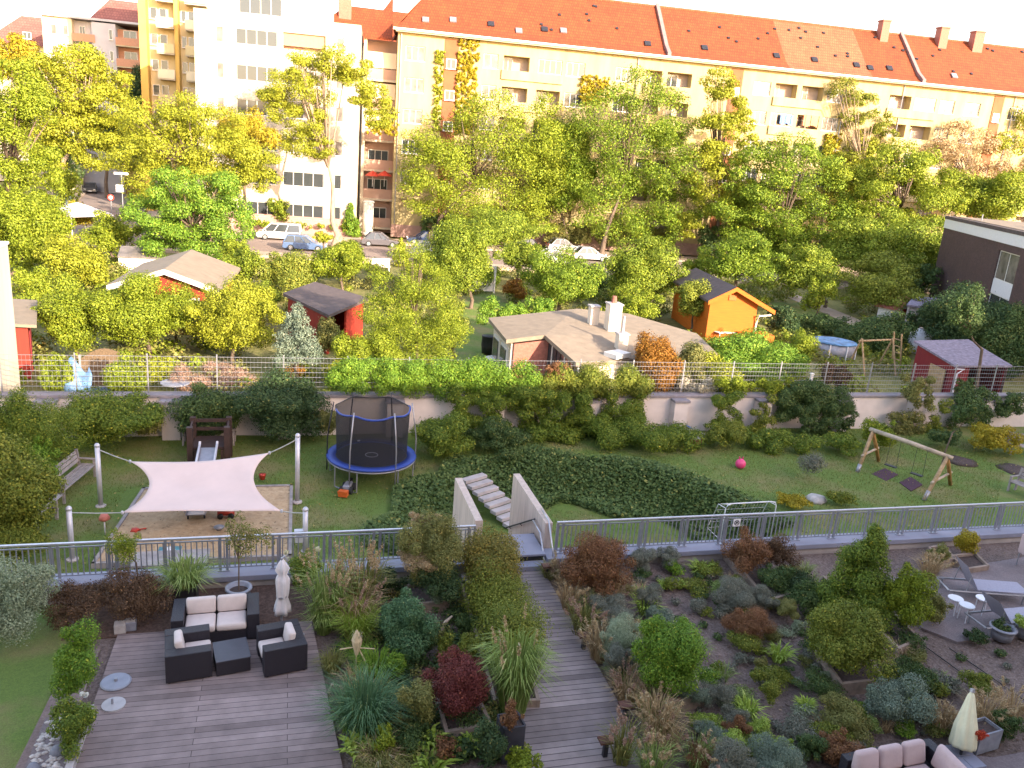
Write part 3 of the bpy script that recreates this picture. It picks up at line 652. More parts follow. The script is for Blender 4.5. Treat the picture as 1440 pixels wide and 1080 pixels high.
# --- far left blocks
fb=thing('apartment_block','beige apartment block with terracotta balconies and a maroon roof far left','apartment block',(-34.3,140,-1.1),R(-3))
MB().b2(0,3.9,0,10,0,24.3).build('wall',beigeF,fb); MB().b2(3.9,6.6,1.2,10,0,24.2).build('wall',greyF,fb); MB().b2(6.6,9.8,-.3,10,0,24.1).build('wall',greyF,fb); MB().b2(9.8,14,1.0,10,0,23.6).build('wall',terra,fb)
mb=MB(); mb.hull8([(5,3,24.3),(15,3,24.3),(15,12,24.3),(5,12,24.3)],[(7.5,7,28.2),(15,7,28.2),(15,7.4,28.2),(7.5,7.4,28.2)]); mb.build('roof',tileMar,fb); MB().b2(-.2,14.2,-.5,10,24.31,24.6).build('roof_edge',greyF,fb)
for k in range(5):
    z=21.3-2.9*k
    MB().b2(3.95,7.0,-.5,-.4,z,z+1.05).build('balcony_parapet',terra,fb); window(fb,4.6,5.4,z+.6,z+2.2,1.1,'window',2)
    MB().b2(9.85,13.6,-.8,-.7,z,z+1.05).build('balcony_parapet',terra,fb); MB().b2(9.85,13.6,-.699,.99,z-.15,z).build('balcony_slab',beigeF,fb); window(fb,10.6,12.4,z+.3,z+2.2,.9,'window',2)
    window(fb,1.1,1.9,z+.6,z+2,-.06,'window',1,gl=glassW); window(fb,2.7,3.4,z+.6,z+2,-.06,'window',1,gl=glassW); window(fb,8.9,9.4,z+.6,z+2,-.36,'window',1)
fh=thing('house','white house with a hipped maroon roof at the far left','house',(-44,150,-1.1),R(-3))
MB().b2(-4,9,0,9,0,20.6).build('wall',whiteF,fh); mb=MB(); mb.hull8([(-1,-.6,20.6),(9.6,-.6,20.6),(9.6,9.6,20.6),(-1,9.6,20.6)],[(3.2,4.2,25.2),(9.5,4.2,25.2),(9.5,4.8,25.2),(3.2,4.8,25.2)]); mb.build('roof',tileMar,fh)
for x in (0,2.2,6.5): window(fh,x,x+.9,17.6,19.2,-.07,'window',1)
window(fh,4.4,5.6,21.6,22.6,.4,'dormer',2)
fh2=thing('house','low house with an orange roof edge at the far left border','house',(-56,155,-1.1)); MB().b2(-6,7,0,9,0,20.2).build('wall',whiteF,fh2); mb=MB(); mb.hull8([(-6.5,-.5,20.2),(7.5,-.5,20.2),(7.5,9.5,20.2),(-6.5,9.5,20.2)],[(-6.5,4,23.2),(6,4,23.2),(6,5,23.2),(-6.5,5,23.2)]); mb.build('roof',tileM,fh2)
# --- white corner building at the left edge
wc=thing('house','white rendered house corner at the left edge beside the fence','house',(float(atY(30,510,33.6)[0])-.75,33.6,-1.6))
tz=atY(10,336,33.6)[2]; MB().b2(-9,0,0,2.2,-1,tz+1.1).build('wall',whiteF,wc); MB().b2(-9.05,.04,-.04,2.25,tz+1.102,tz+1.2).build('roof_edge',whitewood,wc)
# --- brick building at the right
br_=np.array([62.1,68.]); bd=nrm([-9.6,-18.5,0])[:2]; brz=math.atan2(-bd[1],-bd[0]) # local x runs away from us along the wall
bb_=thing('brick_building','dark brick flat roofed building with a white fascia at the right edge','building',(47.,39.,-1.25),brz)
LB=float(np.linalg.norm(br_-np.array([47.,39.])))
HB=7.4
def onb(px,py): # point on that wall in local coords
    n=np.array([-math.sin(brz),math.cos(brz)]); r=ray(px,py); t=((np.array([47.,39.])-C0[:2])@n)/(r[:2]@n); p=C0+r*t; return (p[0]-47)*math.cos(brz)+(p[1]-39)*math.sin(brz),p[2]+1.25
wa,wz0=onb(1424,402); wb_,_=onb(1394,398); _,wz1=onb(1408,352)
mb=MB(); wallgrid(mb,0,LB,HB,[(1.2,min(wz1,HB-.3))],[(min(wa,wb_),max(wa,wb_))],.3,-.3); mb.b2(0,LB,-24,-.302,0,HB); mb.build('wall',dbrick,bb_)
for k in range(5): MB().b2(LB*k/5+.01,LB*(k+1)/5-.01,-.06,.06,HB-.0,HB+.85).build('fascia_panel',whitemetal,bb_)
MB().b2(-.1,LB+.1,-24,.1,HB+.852,HB+1.15).build('roof_edge',feltdark,bb_); MB().b2(.5,LB-.5,-23,-.6,HB+1.152,HB+1.2).build('roof_felt',feltgrey,bb_)
a_,b_=min(wa,wb_)+.02,max(wa,wb_)-.02; zt=min(wz1,HB-.3); window(bb_,a_,b_,wz0,zt-.02,-.2,'window',2,gl=glassW); MB().b2(a_,b_,-.16,-.08,wz0-1.1,wz0-.01).build('window_panel',whitemetal,bb_); window(bb_,a_,b_,1.25,wz0-1.12,-.2,'window',2)
mb=MB(); mb.b2(LB*.55,LB*.55+1.6,-6,-4,HB+1.2,HB+1.9); mb.build('roof_unit',alu,bb_); MB().b2(LB*.3,LB*.3+3.5,-5,-2.8,HB+1.25,HB+1.6).build('roof_unit',alu,bb_)
MB().tube([(LB*.8,-1.2,HB+1.2),(LB*.8,-1.2,HB+1.75)],.06,6).build('vent_pipe',alu,bb_)
# --- house behind the viewpoint, shading the gardens; unseen block added to shade the right
sb=thing('unseen_house','plastered house the garden belongs to, standing behind the viewpoint','apartment house',(0,-4,-3))
MB().b2(-60,52,-14,0,0,SHZ+3).build('wall',whiteF,sb); MB().b2(-60.3,52.3,-14.3,.3,SHZ+3.002,SHZ+3.25).build('roof',feltgrey,sb)
sb2=thing('unseen_house','taller plastered block added unseen right of the brick building to shade the right gardens','apartment house',(0,0,-3))
MB().prism(SH2,0,SH2Z+3).build('wall',whiteF,sb2); MB().prism(SH2,SH2Z+3.001,SH2Z+3.2).build('roof',feltgrey,sb2)
# ================================================================ ALLOTMENT HUTS
def slab(q,t,name,mat,par): # roof slab from four corner points
    return MB().hull8([(x,y,z-t) for x,y,z in q],q).build(name,mat,par)
def wallseg(mb,a,b,za,zb,zg=ZA,th=.12):
    a=np.array(a[:2]);b=np.array(b[:2]);d=b-a;n=np.array([-d[1],d[0]])/np.linalg.norm(d)*th
    P=[(*a,zg),(*b,zg),(*(b+n),zg),(*(a+n),zg)]; Q=[(*a,za),(*b,zb),(*(b+n),zb),(*(a+n),za)]; mb.hull8(P,Q); return mb
# red gabled house
yf=47.5; ap=atY(252,379,yf); le=atY(150,412,yf); re=atY(313,400,yf); rz_=ap[2]; ez=(le[2]+re[2])/2+.05
hx=(re[0]-le[0])/2; cx=(re[0]+le[0])/2
h=thing('garden_house','red wooden garden house with a pale grey gable roof behind golden bushes','garden house',(cx,yf+.5,ZA),R(-4)); zr,ze=rz_-ZA,ez-ZA
D=7.6
for s in (-1,1): MB().hull8([(0,-.5,zr-.16),(s*hx,-.5,ze-.16),(s*hx,D,ze-.16),(0,D,zr-.16)],[(0,-.5,zr),(s*hx,-.5,ze),(s*hx,D,ze),(0,D,zr)]).build('roof',feltgrey,h)
wx=hx-.45; zw=ze+.45*(zr-ze)/hx-.17
MB().side([(-wx,0),(wx,0),(wx,zw),(0,zr-.18),(-wx,zw)],0,D-.4,'y').build('wall',redhut,h)
for x in (-1.5,.35,1.2): window(h,x-.5,x+.5,1.0,2.1,-.08,'window',2,fr=.12)
MB().hull8([(-hx,-.54,ze-.3),(0,-.54,zr-.3),(0,-.503,zr-.3),(-hx,-.503,ze-.3)],[(-hx,-.54,ze-.02),(0,-.54,zr-.02),(0,-.503,zr-.02),(-hx,-.503,ze-.02)]).build('bargeboard',whitewood,h); MB().hull8([(hx,-.54,ze-.3),(0,-.54,zr-.3),(0,-.503,zr-.3),(hx,-.503,ze-.3)],[(hx,-.54,ze-.02),(0,-.54,zr-.02),(0,-.503,zr-.02),(hx,-.503,ze-.02)]).build('bargeboard',whitewood,h)
# red hut at left edge
c=G(60,470,.8); h=thing('garden_hut','red boarded hut with a pale flat roof against the white house corner','hut',(-11.0,39,ZA),R(14))
MB().b2(-2.5,0,0,5,0,2.3).build('wall',redhut,h); MB().hull8([(-2.8,-.3,2.62),(.35,-.3,2.35),(.35,5.3,2.35),(-2.8,5.3,2.62)],[(-2.8,-.3,2.75),(.35,-.3,2.48),(.35,5.3,2.48),(-2.8,5.3,2.75)]).build('roof',feltgrey,h); MB().b2(.005,.05,1.2,2.1,0,1.9).build('door',redshed,h)
# dark roofed red hut
q=[G(398,412,1.3),G(462,443,1.0),G(519,419,1.2),G(443,396,1.5)]; h=thing('garden_hut','small red hut with a dark flat roof beside the silvery conifer','hut',(0,0,0)); q=[tuple(x) for x in q]
slab(q,.16,'roof',feltdark,h)
cq=np.mean(np.array(q),0); wl=[cq+(np.array(p)-cq)*.88 for p in q]; mb=MB()
for i in (0,2,3): wallseg(mb,wl[i],wl[(i+1)%4],wl[i][2]-.18,wl[(i+1)%4][2]-.18)
mb.build('wall',redhut,h); mb=MB(); f=.5; m_=wl[1]*(1-f)+wl[2]*f; wallseg(mb,m_,wl[2],m_[2]-.2,wl[2][2]-.2); mb.build('wall',redhut,h)
for p in (wl[1],): MB().b2(p[0]-.07,p[0]+.07,p[1]-.07,p[1]+.07,ZA,p[2]-.18).build('porch_post',redhut,h)
MB().box((*(wl[1]*.7+wl[2]*.3)[:2],-.9),(1.3,.5,.1),.6).build('porch_bench',greywood,h)
# bungalow
h=thing('bungalow','low bungalow with felt roof planes, glazed gable and three white chimneys','bungalow',(0,0,0))
P={k:G(*v) for k,v in dict(a=(687,447,1.35),b=(712,477.5,1.25),c=(766,471,1.5),d=(811,434,1.62),e=(810,510,.95),f=(905,504,.85),g=(905,470,1.2),k=(884,441,1.45),m=(980,469,1.05),n=(1009,497,.95),o=(940,505,.9)).items()}
def roofp(keys,name='roof'):
    pts=[P[k] for k in keys]; mb=MB(); n=len(pts)
    mb.add([tuple(p-np.array([0,0,.2])) for p in pts]+[tuple(p) for p in pts],[tuple(range(n))[::-1],tuple(range(n,2*n))]+[(i,(i+1)%n,(i+1)%n+n,i+n) for i in range(n)]); return mb.build(name,feltgrey,h)
roofp('abcd'); roofp('fog'); roofp('cegd'); roofp('efg'); roofp('dgk'); roofp('gomk'); roofp('omn'.replace('omn','onm'))
def ins(k,f=.93): 
    c=np.mean([P[x] for x in P],0); return c+(P[k]-c)*f
mb=MB(); wallseg(mb,ins('f'),ins('e'),ins('f')[2]-.22,ins('e')[2]-.22); wallseg(mb,ins('n'),ins('f'),ins('n')[2]-.25,ins('f')[2]-.25); wallseg(mb,ins('m'),ins('n'),ins('m')[2]-.25,ins('n')[2]-.25); mb.build('wall',renderpale,h); mb=MB(); wallseg(mb,ins('b'),ins('a'),ins('b')[2]-.25,ins('a')[2]-.25); wallseg(mb,ins('a'),ins('d'),ins('a')[2]-.25,ins('d')[2]-.25); wallseg(mb,ins('d'),ins('k'),ins('d')[2]-.25,ins('k')[2]-.25); mb.build('wall',renderpale,h)
mb=MB(); wallseg(mb,ins('c'),ins('b'),ins('c')[2]-.22,ins('b')[2]-.22); mb.build('brick_wall',brickred,h)
A_,B_=ins('e'),ins('c'); mb=MB(); wallseg(mb,A_,B_,A_[2]-.23,B_[2]-.23,ZA,.05); mb.build('gable_glazing',glassD,h)
for i in range(8):
    f=i/7; p=A_*(1-f)+B_*f; mb=MB(); mb.b2(p[0]-.05,p[0]+.05,p[1]-.14,p[1]-.02,ZA,p[2]-.22); mb.build('gable_mullion',whitewood if i%3==0 else darkwood,h)
A_,B_=ins('b'),ins('a'); dd=(B_-A_)[:2]; an=math.atan2(dd[1],dd[0]); nn_=np.array([dd[1],-dd[0]])/np.linalg.norm(dd)
for f0,f1 in ((.12,.45),(.55,.88)):
    c=A_*(1-(f0+f1)/2)+B_*((f0+f1)/2); w_=np.linalg.norm(dd)*(f1-f0); o=MB(); o.box((c[0]-nn_[0]*.15,c[1]-nn_[1]*.15,-.1),(w_,.1,1.5),an); wdw=o.build('window',whitewood,h); MB().box((c[0]-nn_[0]*.2,c[1]-nn_[1]*.2,-.1),(w_-.25,.1,1.25),an).build('pane',glassD,wdw)
def chim(px,py,toppy,w,z,tall=None):
    b=G(px,py,z); t_=atY(px,toppy,b[1]); hh=t_[2]-z; mb=MB(); mb.b2(b[0]-w/2,b[0]+w/2,b[1]-w/2,b[1]+w/2,z-.5,z+hh); c=mb.build('chimney',renderpale,h); 
    MB().b2(b[0]-w/2-.05,b[0]+w/2+.05,b[1]-w/2-.05,b[1]+w/2+.05,z+hh+.002,z+hh+.08).build('chimney_cap',concrete,c)
    return b,z+hh,c
chim(833,459,431,.48,1.3); b,zz,c=chim(860,465,428,.68,1.3); MB().lathe([(.16,0),(.12,.35)],(b[0],b[1]+.1,zz+.08),8).build('chimney_pot',brickred,c)
b,zz,c=chim(873,489,470,.5,1.1); MB().lathe([(.09,0),(.07,.85)],(b[0],b[1],zz+.08),8).build('flue',concrete,c)
q=G(868,500,1.0); MB().box((q[0],q[1],1.06),(1.1,.8,.22),.5).build('skylight',whitewood,h)
# orange hut
ap=atY(1038,404,48.); le=atY(1000,424,48.); re=atY(1087,435,48.); zr=ap[2]-ZA
h=thing('garden_hut','bright orange hut with a dark gable roof and a porch','hut',(ap[0],48.4,ZA),R(-9))
xl,xr=le[0]-ap[0],re[0]-ap[0]; zl,zq=le[2]-ZA,re[2]-ZA; D=8.4
MB().hull8([(0,-.4,zr-.15),(xl,-.4,zl-.15),(xl,D,zl-.15),(0,D,zr-.15)],[(0,-.4,zr),(xl,-.4,zl),(xl,D,zl),(0,D,zr)]).build('roof',feltdark,h); MB().hull8([(0,-.4,zr-.15),(xr,-.4,zq-.15),(xr,D,zq-.15),(0,D,zr-.15)],[(0,-.4,zr),(xr,-.4,zq),(xr,D,zq),(0,D,zr)]).build('roof',feltdark,h)
k_=(zr-zl)/(-xl); k2=(zr-zq)/xr
MB().side([(xl+.3,0),(xr-1.1,0),(xr-1.1,zr-k2*(xr-1.1)-.17),(0,zr-.17),(xl+.3,zl+k_*.3-.17)],0,D-.4,'y').build('wall',orangehut,h)
for x0,z0,x1,z1 in ((xl,zl,0,zr),(0,zr,xr,zq)): MB().hull8([(x0,-.45,z0-.28),(x1,-.45,z1-.28),(x1,-.405,z1-.28),(x0,-.405,z0-.28)],[(x0,-.45,z0-.0),(x1,-.45,z1-.0),(x1,-.405,z1-.0),(x0,-.405,z0-.0)]).build('bargeboard',orangehut,h)
MB().b2(-.3,.2,-.06,-.003,zr-.95,zr-.6).build('gable_vent',orangetoy,h); MB().tube([(xr-.2,-.3,zq-.35),(xr-1.0,-.3,zq-.45),(xr-1.05,-.1,zq-1.0),(xr-1.06,-.1,0)],.06,6).build('downpipe',whitewood,h)
MB().hull8([(xr-2.3,-1.4,0),(xr-.2,-1.4,0),(xr-.2,-.02,0),(xr-2.3,-.02,0)],[(xr-2.3,-1.4,.85),(xr-.2,-1.4,.95),(xr-.2,-.02,.95),(xr-2.3,-.02,.85)]).build('porch_parapet',orangehut,h)
q=G(1018,466,-.5); t=thing('garden_table','white garden table beside the orange hut','table',(q[0],q[1],ZA),.2)
MB().box((0,0,.74),(1.5,.9,.05)).build('table_top',whitemetal,t,bevel=.01)
for sx in (-1,1):
    for sy in (-1,1): MB().tube([(sx*.65,sy*.36,0),(sx*.6,sy*.33,.72)],.03,6).build('leg',whitemetal,t)
# dark red shed right
q=[tuple(G(*p)) for p in ((1285,479,1.1),(1344,514,.75),(1424,514,.7),(1362,477,1.15))]; h=thing('garden_shed','dark red shed with a violet slate mono pitch roof and open front','shed',(0,0,0)); slab(q,.12,'roof',feltviolet,h)
cq=np.mean(np.array(q),0); wl=[cq+(np.array(p)-cq)*.9 for p in q]; mb=MB(); wallseg(mb,wl[0],wl[1],wl[0][2]-.14,wl[1][2]-.14); wallseg(mb,wl[2],wl[3],wl[2][2]-.14,wl[3][2]-.14); wallseg(mb,wl[3],wl[0],wl[3][2]-.14,wl[0][2]-.14); m_=wl[1]*.72+wl[2]*.28; wallseg(mb,wl[1],m_,wl[1][2]-.14,m_[2]-.14); mb.build('wall',redshed,h)
p=wl[2]; MB().b2(p[0]-.06,p[0]+.06,p[1]-.06,p[1]+.06,ZA,p[2]-.13).build('post',darkwood,h); p,p2=wl[0],wl[1]; m_=(p*.35+p2*.65); dd=(p2-p)[:2]; MB().box((m_[0]-.12,m_[1],-.5),(1.5,.06,1.5),math.atan2(dd[1],dd[0])).build('door',logwood,h)
g_=np.array(wl[1]); MB().tube([(g_[0]-.25,g_[1]-.25,.55),(g_[0]+.3,g_[1]-.3,.55),(g_[0]-.1,g_[1]-.3,.3),(g_[0]-.1,g_[1]-.3,ZA)],.045,6).build('downpipe',whitemetal,h)
# little playhouse & grey roofed shed
q=G(1268,458,ZA); h=thing('playhouse','tiny white and red playhouse among dark bushes near the brick building','playhouse',(q[0],q[1],ZA),R(20))
MB().side([(-.9,0),(.9,0),(.9,1.5),(0,2.3),(-.9,1.5)],0,1.8,'y').build('wall',whitewood,h); MB().b2(-.4,.4,-.05,-.003,0,1.4).build('door',redhut,h)
for s in (-1,1): MB().hull8([(0,-.25,2.32),(s*1.2,-.25,1.3),(s*1.2,2,1.3),(0,2,2.32)],[(0,-.25,2.42),(s*1.2,-.25,1.4),(s*1.2,2,1.4),(0,2,2.42)]).build('roof',brickred,h)
q=[tuple(G(*p)) for p in ((1275,428,1.),(1338,437,.8),(1322,419,1.1),(1285,417,1.2))]; h=thing('garden_shed','shed with a light grey roof in front of the brick building','shed',(0,0,0)); slab(q,.14,'roof',feltviolet,h); cq=np.mean(np.array(q),0); wl=[cq+(np.array(p)-cq)*.9 for p in q]; mb=MB()
for i in range(4): wallseg(mb,wl[i],wl[(i+1)%4],wl[i][2]-.16,wl[(i+1)%4][2]-.16)
mb.build('wall',greywood,h)
# white pavilion tent far left, cold frame, garden gate
q=G(112,334,-1.2); h=thing('pavilion','white garden pavilion with a flat pointed roof behind the left bushes','pavilion',(q[0],q[1],-1.2)); MB().lathe([(3.1,2.2),(2.9,2.45),(.1,3.3)],n=4).build('canopy',whitefab,h)
for i in range(4): a=math.pi/2*i; MB().tube([(2.7*math.cos(a),2.7*math.sin(a),0),(2.7*math.cos(a),2.7*math.sin(a),2.3)],.06,6).build('post',whitemetal,h)
q=G(195,375,-.8); h=thing('cold_frame','pale glass cold frame behind the red gabled house','cold frame',(q[0],q[1],ZA)); MB().b2(-1.4,1.4,0,1.4,0,1.1).build('box',whitewood,h); MB().hull8([(-1.45,-.1,1.1),(1.45,-.1,1.1),(1.45,1.5,1.7),(-1.45,1.5,1.7)],[(-1.45,-.1,1.2),(1.45,-.1,1.2),(1.45,1.5,1.8),(-1.45,1.5,1.8)]).build('glass_lid',glassW,h)
q=G(678,412,ZA); h=thing('garden_gate','white wooden garden gate between posts at the end of the small lawn','gate',(q[0],q[1],ZA),.1); MB().b2(-.9,.9,-.03,.03,.15,1.1).build('gate_panel',whitewood,h)
for s in (-1,1): MB().b2(s*1-.07,s*1+.07,-.07,.07,0,2.1).build('gate_post',whitewood,h)
MB().b2(-1.07,1.07,-.06,.06,2.101,2.2).build('lintel',whitewood,h)
q=G(536,382,ZA); h=thing('garden_bench','white garden bench showing behind the tall apple tree','bench',(q[0],q[1],ZA)); MB().b2(-.8,.8,0,.5,.4,.48).build('seat',whitewood,h); MB().b2(-.8,.8,.45,.52,.5,1.1).build('backrest',whitewood,h)
for s in (-1,1): MB().b2(s*.7-.04,s*.7+.04,.02,.45,0,.4).build('leg',whitewood,h)
# water butt and round table by the bungalow
q=G(686,497,ZA); h=thing('rain_barrel','black rain barrel at the corner of the bungalow','barrel',(q[0],q[1],ZA)); MB().lathe([(.36,0),(.42,.5),(.4,1.0),(.43,1.02),(.43,1.06)],n=16).build('barrel_body',black,h,True); MB().lathe([(.38,1.0),(.38,1.03)],n=16).build('water',glassD,h)
q=G(697,503,-.5); h=thing('garden_table','round white patio table in front of the bungalow','table',(q[0],q[1],ZA)); MB().lathe([(.55,.70),(.55,.74)],n=20).build('table_top',whitemetal,h); MB().tube([(0,0,0),(0,0,.7)],.05,8).build('leg',whitemetal,h)
q=G(704,500,-.5); h=thing('garden_chair','white garden chair at the round patio table','chair',(q[0]+.3,q[1]-.1,ZA),.8); MB().b2(-.25,.25,-.25,.25,.4,.45).build('seat',whitemetal,h); MB().b2(-.25,.25,.22,.27,.45,.95).build('backrest',whitemetal,h)
for sx in (-1,1):
    for sy in (-1,1): MB().tube([(sx*.22,sy*.22,0),(sx*.22,sy*.22,.4)],.02,6).build('leg',whitemetal,h)
# pool, playset, dish on the right
q=G(1170,500,ZA); h=thing('garden_pool','round frame pool under a blue cover beside the bushes','pool',(q[0],q[1],ZA)); MB().lathe([(1.35,0),(1.35,.95)],n=20).build('pool_wall',zincpot,h,True); MB().lathe([(1.4,.94),(1.42,1.0),(1.1,1.03),(.05,.95)],n=20,fold=(.02,7)).build('cover',M('pool_cover',(.10,.22,.40),.5,var=.6,scale=2.5),h,True)
for i in range(8): a=i*.785; MB().tube([(1.4*math.cos(a),1.4*math.sin(a),0),(1.4*math.cos(a),1.4*math.sin(a),.95)],.04,6).build('post',whitemetal,h)
q=G(1245,530,ZA); h=thing('play_tower','wooden swing frame beside the dark red shed','play frame',(q[0],q[1]+1,ZA),R(5))
MB().tube([(-1.7,0,2.0),(1.0,.1,2.05)],.06,6).build('crossbeam',logwood,h)
for x in (-1.5,.9): 
    for s in (-1,1): MB().tube([(x,s*.8,0),(x,0,2.15)],.055,6).build('leg',logwood,h)
for s in (-1,1): MB().tube([(1.7,s*.35,0),(1.2,s*.3,2.5)],.05,6).build('leg',logwood,h)
mb=MB()
for i in range(5): z=.4+.42*i; x=1.7-.2*z; mb.tube([(x,-.33,z),(x,.33,z)],.03,6)
mb.build('ladder_rung',logwood,h)
q=G(1318,474,.2); h=thing('water_tank','white rounded container on the ground behind the dark red shed','container',(q[0],q[1]+1.5,ZA)); MB().lathe([(.75,0),(.8,.5),(.72,1.3),(.3,1.55),(.28,1.65),(.05,1.68)],n=14).build('tank_body',whitemetal,h,True); MB().lathe([(.2,1.69),(.2,1.76)],n=10).build('lid',alu,h)
q=G(1188,545,-1.); h=thing('blue_barrel','blue plastic barrel behind the fence near the pool','barrel',(36*.70,34.2,ZA)); h.location=(float(atY(1157,540,34)[0]),34.,ZA); MB().lathe([(.26,0),(.3,.15),(.3,.8),(.26,.95)],n=12).build('barrel_body',bluetoy,h,True); MB().lathe([(.2,.952),(.2,.98)],n=10).build('lid',bluetoy,h)
h=thing('white_post','white wooden post behind the fence near the pool','post',(float(atY(1146,535,34)[0]),34.3,ZA)); MB().b2(-.06,.06,-.06,.06,0,1.8).build('post_body',whitewood,h); MB().b2(-.09,.09,-.09,.09,1.801,1.85).build('cap',whitewood,h)
# left yard behind the fence
q=atY(108,540,34.5); h=thing('tarpaulin','blue tarpaulin bundle leaning behind the mesh fence at left','tarpaulin',(q[0],34.4,ZA))
V=[];nU,nV=8,7
mb=MB()
for j in range(nV):
    for i in range(nU):
        u,v=i/(nU-1),j/(nV-1); mb.v.append(((u-.5)*(1.3-.5*v)+.08*math.sin(v*9+i),.5*v+.12*math.sin(u*7+j),2.1*v*(.85+.15*math.sin(u*6))))
mb.f=[(j*nU+i,j*nU+i+1,(j+1)*nU+i+1,(j+1)*nU+i) for j in range(nV-1) for i in range(nU-1)]; mb.m=[0]*len(mb.f)
o=mb.build('sheet',M('blue_tarp',(.11,.21,.38),.6,var=.3),h,True); md=o.modifiers.new('Solidify','SOLIDIFY'); md.thickness=.03
h.children[0].name='tarp_sheet'
q=atY(140,545,35); h=thing('tarpaulin','dark blue tarpaulin spread over a low stack behind the mesh fence','tarpaulin',(q[0],35,ZA)); mb=MB(); nU=9
for j in range(nV):
    for i in range(nU):
        u,v=i/(nU-1),j/(nV-1); mb.v.append(((u-.5)*3.2,(v-.5)*2.2,.75*math.sin(max(.02,min(1,u))*math.pi)**.5*math.sin(v*math.pi)**.5+.05*math.sin(i*3+j*2)))
mb.f=[(j*nU+i,j*nU+i+1,(j+1)*nU+i+1,(j+1)*nU+i) for j in range(nV-1) for i in range(nU-1)]; mb.m=[0]*len(mb.f)
o=mb.build('tarp_sheet',M('dark_tarp',(.04,.07,.13),.6,var=.3),h,True)
q=atY(147,490,37.5); h=thing('wicker_screen','rounded brown woven screen standing behind the fence at left','screen',(q[0],37.5,ZA)); n=12
mb=MB(); pts=[(-.95,0)]+[(-.95+1.9*i/n,1.35+.45*math.sin(math.pi*i/n)) for i in range(n+1)]+[(.95,0)]
mb.side([(x,z) for x,z in pts],0,.06,'y'); mb.build('panel',M('wicker',(.13,.085,.05),.9,var=.4,scale=14),h); MB().b2(-1.04,-.952,-.03,.09,0,1.5).build('post',greywood,h); MB().b2(.952,1.04,-.03,.09,0,1.5).build('post',greywood,h)
q=atY(245,500,36); h=thing('garden_table','small lilac garden table behind the fence','table',(q[0],36,ZA)); MB().lathe([(.6,.7),(.6,.75)],n=16).build('table_top',zincpot,h); MB().tube([(0,0,0),(0,0,.7)],.05,6).build('leg',darkmetal,h)
# ================================================================ PLAY LAWN
poles=[]
for lab,bx,Y,tx,ty in (('tall steel sail pole behind the sandbox at left',142,25.94,139,628),('tall steel sail pole behind the sandbox at right, nearest the trampoline',418,25.78,420,614),('steel sail pole at the front left corner of the sandbox',102,22.49,99,717),('steel sail pole at the front right corner of the sandbox carrying a small box',429,22.29,429,718)):
    q=G(bx,{142:712,418:706,102:787,429:776}[bx],-1.6); tz=atY(tx,ty,Y)[2]; x=q[0]
    t=thing('sail_pole',lab,'pole',(x,Y,-1.62),0,'shade sail poles'); hgt=tz+1.62
    MB().tube([(0,0,0),(0,0,hgt)],.075,12).build('pole_tube',steel,t,True); MB().lathe([(.085,hgt),(.085,hgt+.05),(.05,hgt+.1),(0.001,hgt+.12)],n=12).build('cap',steel,t,True); MB().lathe([(.16,.0),(.16,.05),(.08,.08)],n=12).build('base_collar',concrete,t)
    poles.append(np.array([x,Y,tz-.08]))
q=poles[3]; t=thing('letter_box','small grey box mounted on the front right sail pole','box',(q[0]-.17,q[1]-.03,q[2]-.9)); MB().b2(-.12,.12,-.07,.07,0,.36).build('box_body',steel,t,bevel=.01); MB().b2(-.09,.09,-.078,-.0705,.2,.24).build('slot',darkmetal,t); MB().b2(-.14,.14,-.09,.09,.361,.38).build('lid',railtop,t)
cor=[atY(183,649,25.6),atY(379,637,25.5),atY(172,721,22.7),atY(396,719,22.5)]
t=thing('shade_sail','pale pink four cornered shade sail stretched over the sandbox','shade sail',(0,0,0)); mb=MB(); N=22
cen=np.mean(cor,0)
for j in range(N+1):
    for i in range(N+1):
        u,v=i/N,j/N; u2=u; p=(cor[0]*(1-u)+cor[1]*u)*(1-v)+(cor[2]*(1-u)+cor[3]*u)*v
        bu=4*u*(1-u); bv=4*v*(1-v)
        # edges bow inwards
        inx=(.62*bv)*(1-2*u); iny=(.34*bu)*(1-2*v) if v<.5 else (.06*bu)*(1-2*v)
        p=p+np.array([inx,-iny,-.10*bu*bv+.012*math.sin(9*u+5*v)*bu+.01*math.sin(14*v-6*u)*bv]); mb.v.append(tuple(p))
mb.f=[(j*(N+1)+i,j*(N+1)+i+1,(j+1)*(N+1)+i+1,(j+1)*(N+1)+i) for j in range(N) for i in range(N)]; mb.m=[0]*len(mb.f)
o=mb.build('sail_cloth',sailm,t,True); md=o.modifiers.new('Solidify','SOLIDIFY'); md.thickness=.012
for k in range(4):
    a,b=cor[k],poles[k]; MB().tube([a,(a+b)/2-np.array([0,0,.02]),b],.016,6).build('rope',rope,t); MB().lathe([(.03,-.05),(.045,0),(.03,.05)],tuple(a),8).build('corner_ring',steel,t)
# slide tower
q=G(296,650,-1.6); t=thing('slide','playground slide with dark wooden tower running under the shade sail','slide',(q[0],29.0,-1.62))
for x in (-.62,.62):
    for y in (-.0,1.1): MB().b2(x-.10,x+.10,y-.10,y+.10,0,1.55).build('tower_post',darkwood,t)
MB().b2(-.55,.55,-.05,1.15,.72,.80).build('platform',darkwood,t)
for y in (.0,1.1):
    for z in (1.1,1.42): MB().b2(-.52,.52,y-.03,y+.03,z-.06,z+.06).build('rail',darkwood,t) if y>.5 else None
for x in (-.62,.62): MB().b2(x-.03,x+.03,.1,1.0,1.05,1.15).build('rail',darkwood,t); MB().b2(x-.03,x+.03,.1,1.0,1.36,1.46).build('rail',darkwood,t)
for x in (-.45,.45): MB().b2(x-.05,x+.05,-.1,.05,.0,.7).build('brace',darkwood,t)
sl=[(-.12,.82),(-.6,.76),(-3.2,.36),(-4.2,.30),(-4.6,.34)]
mb=MB()
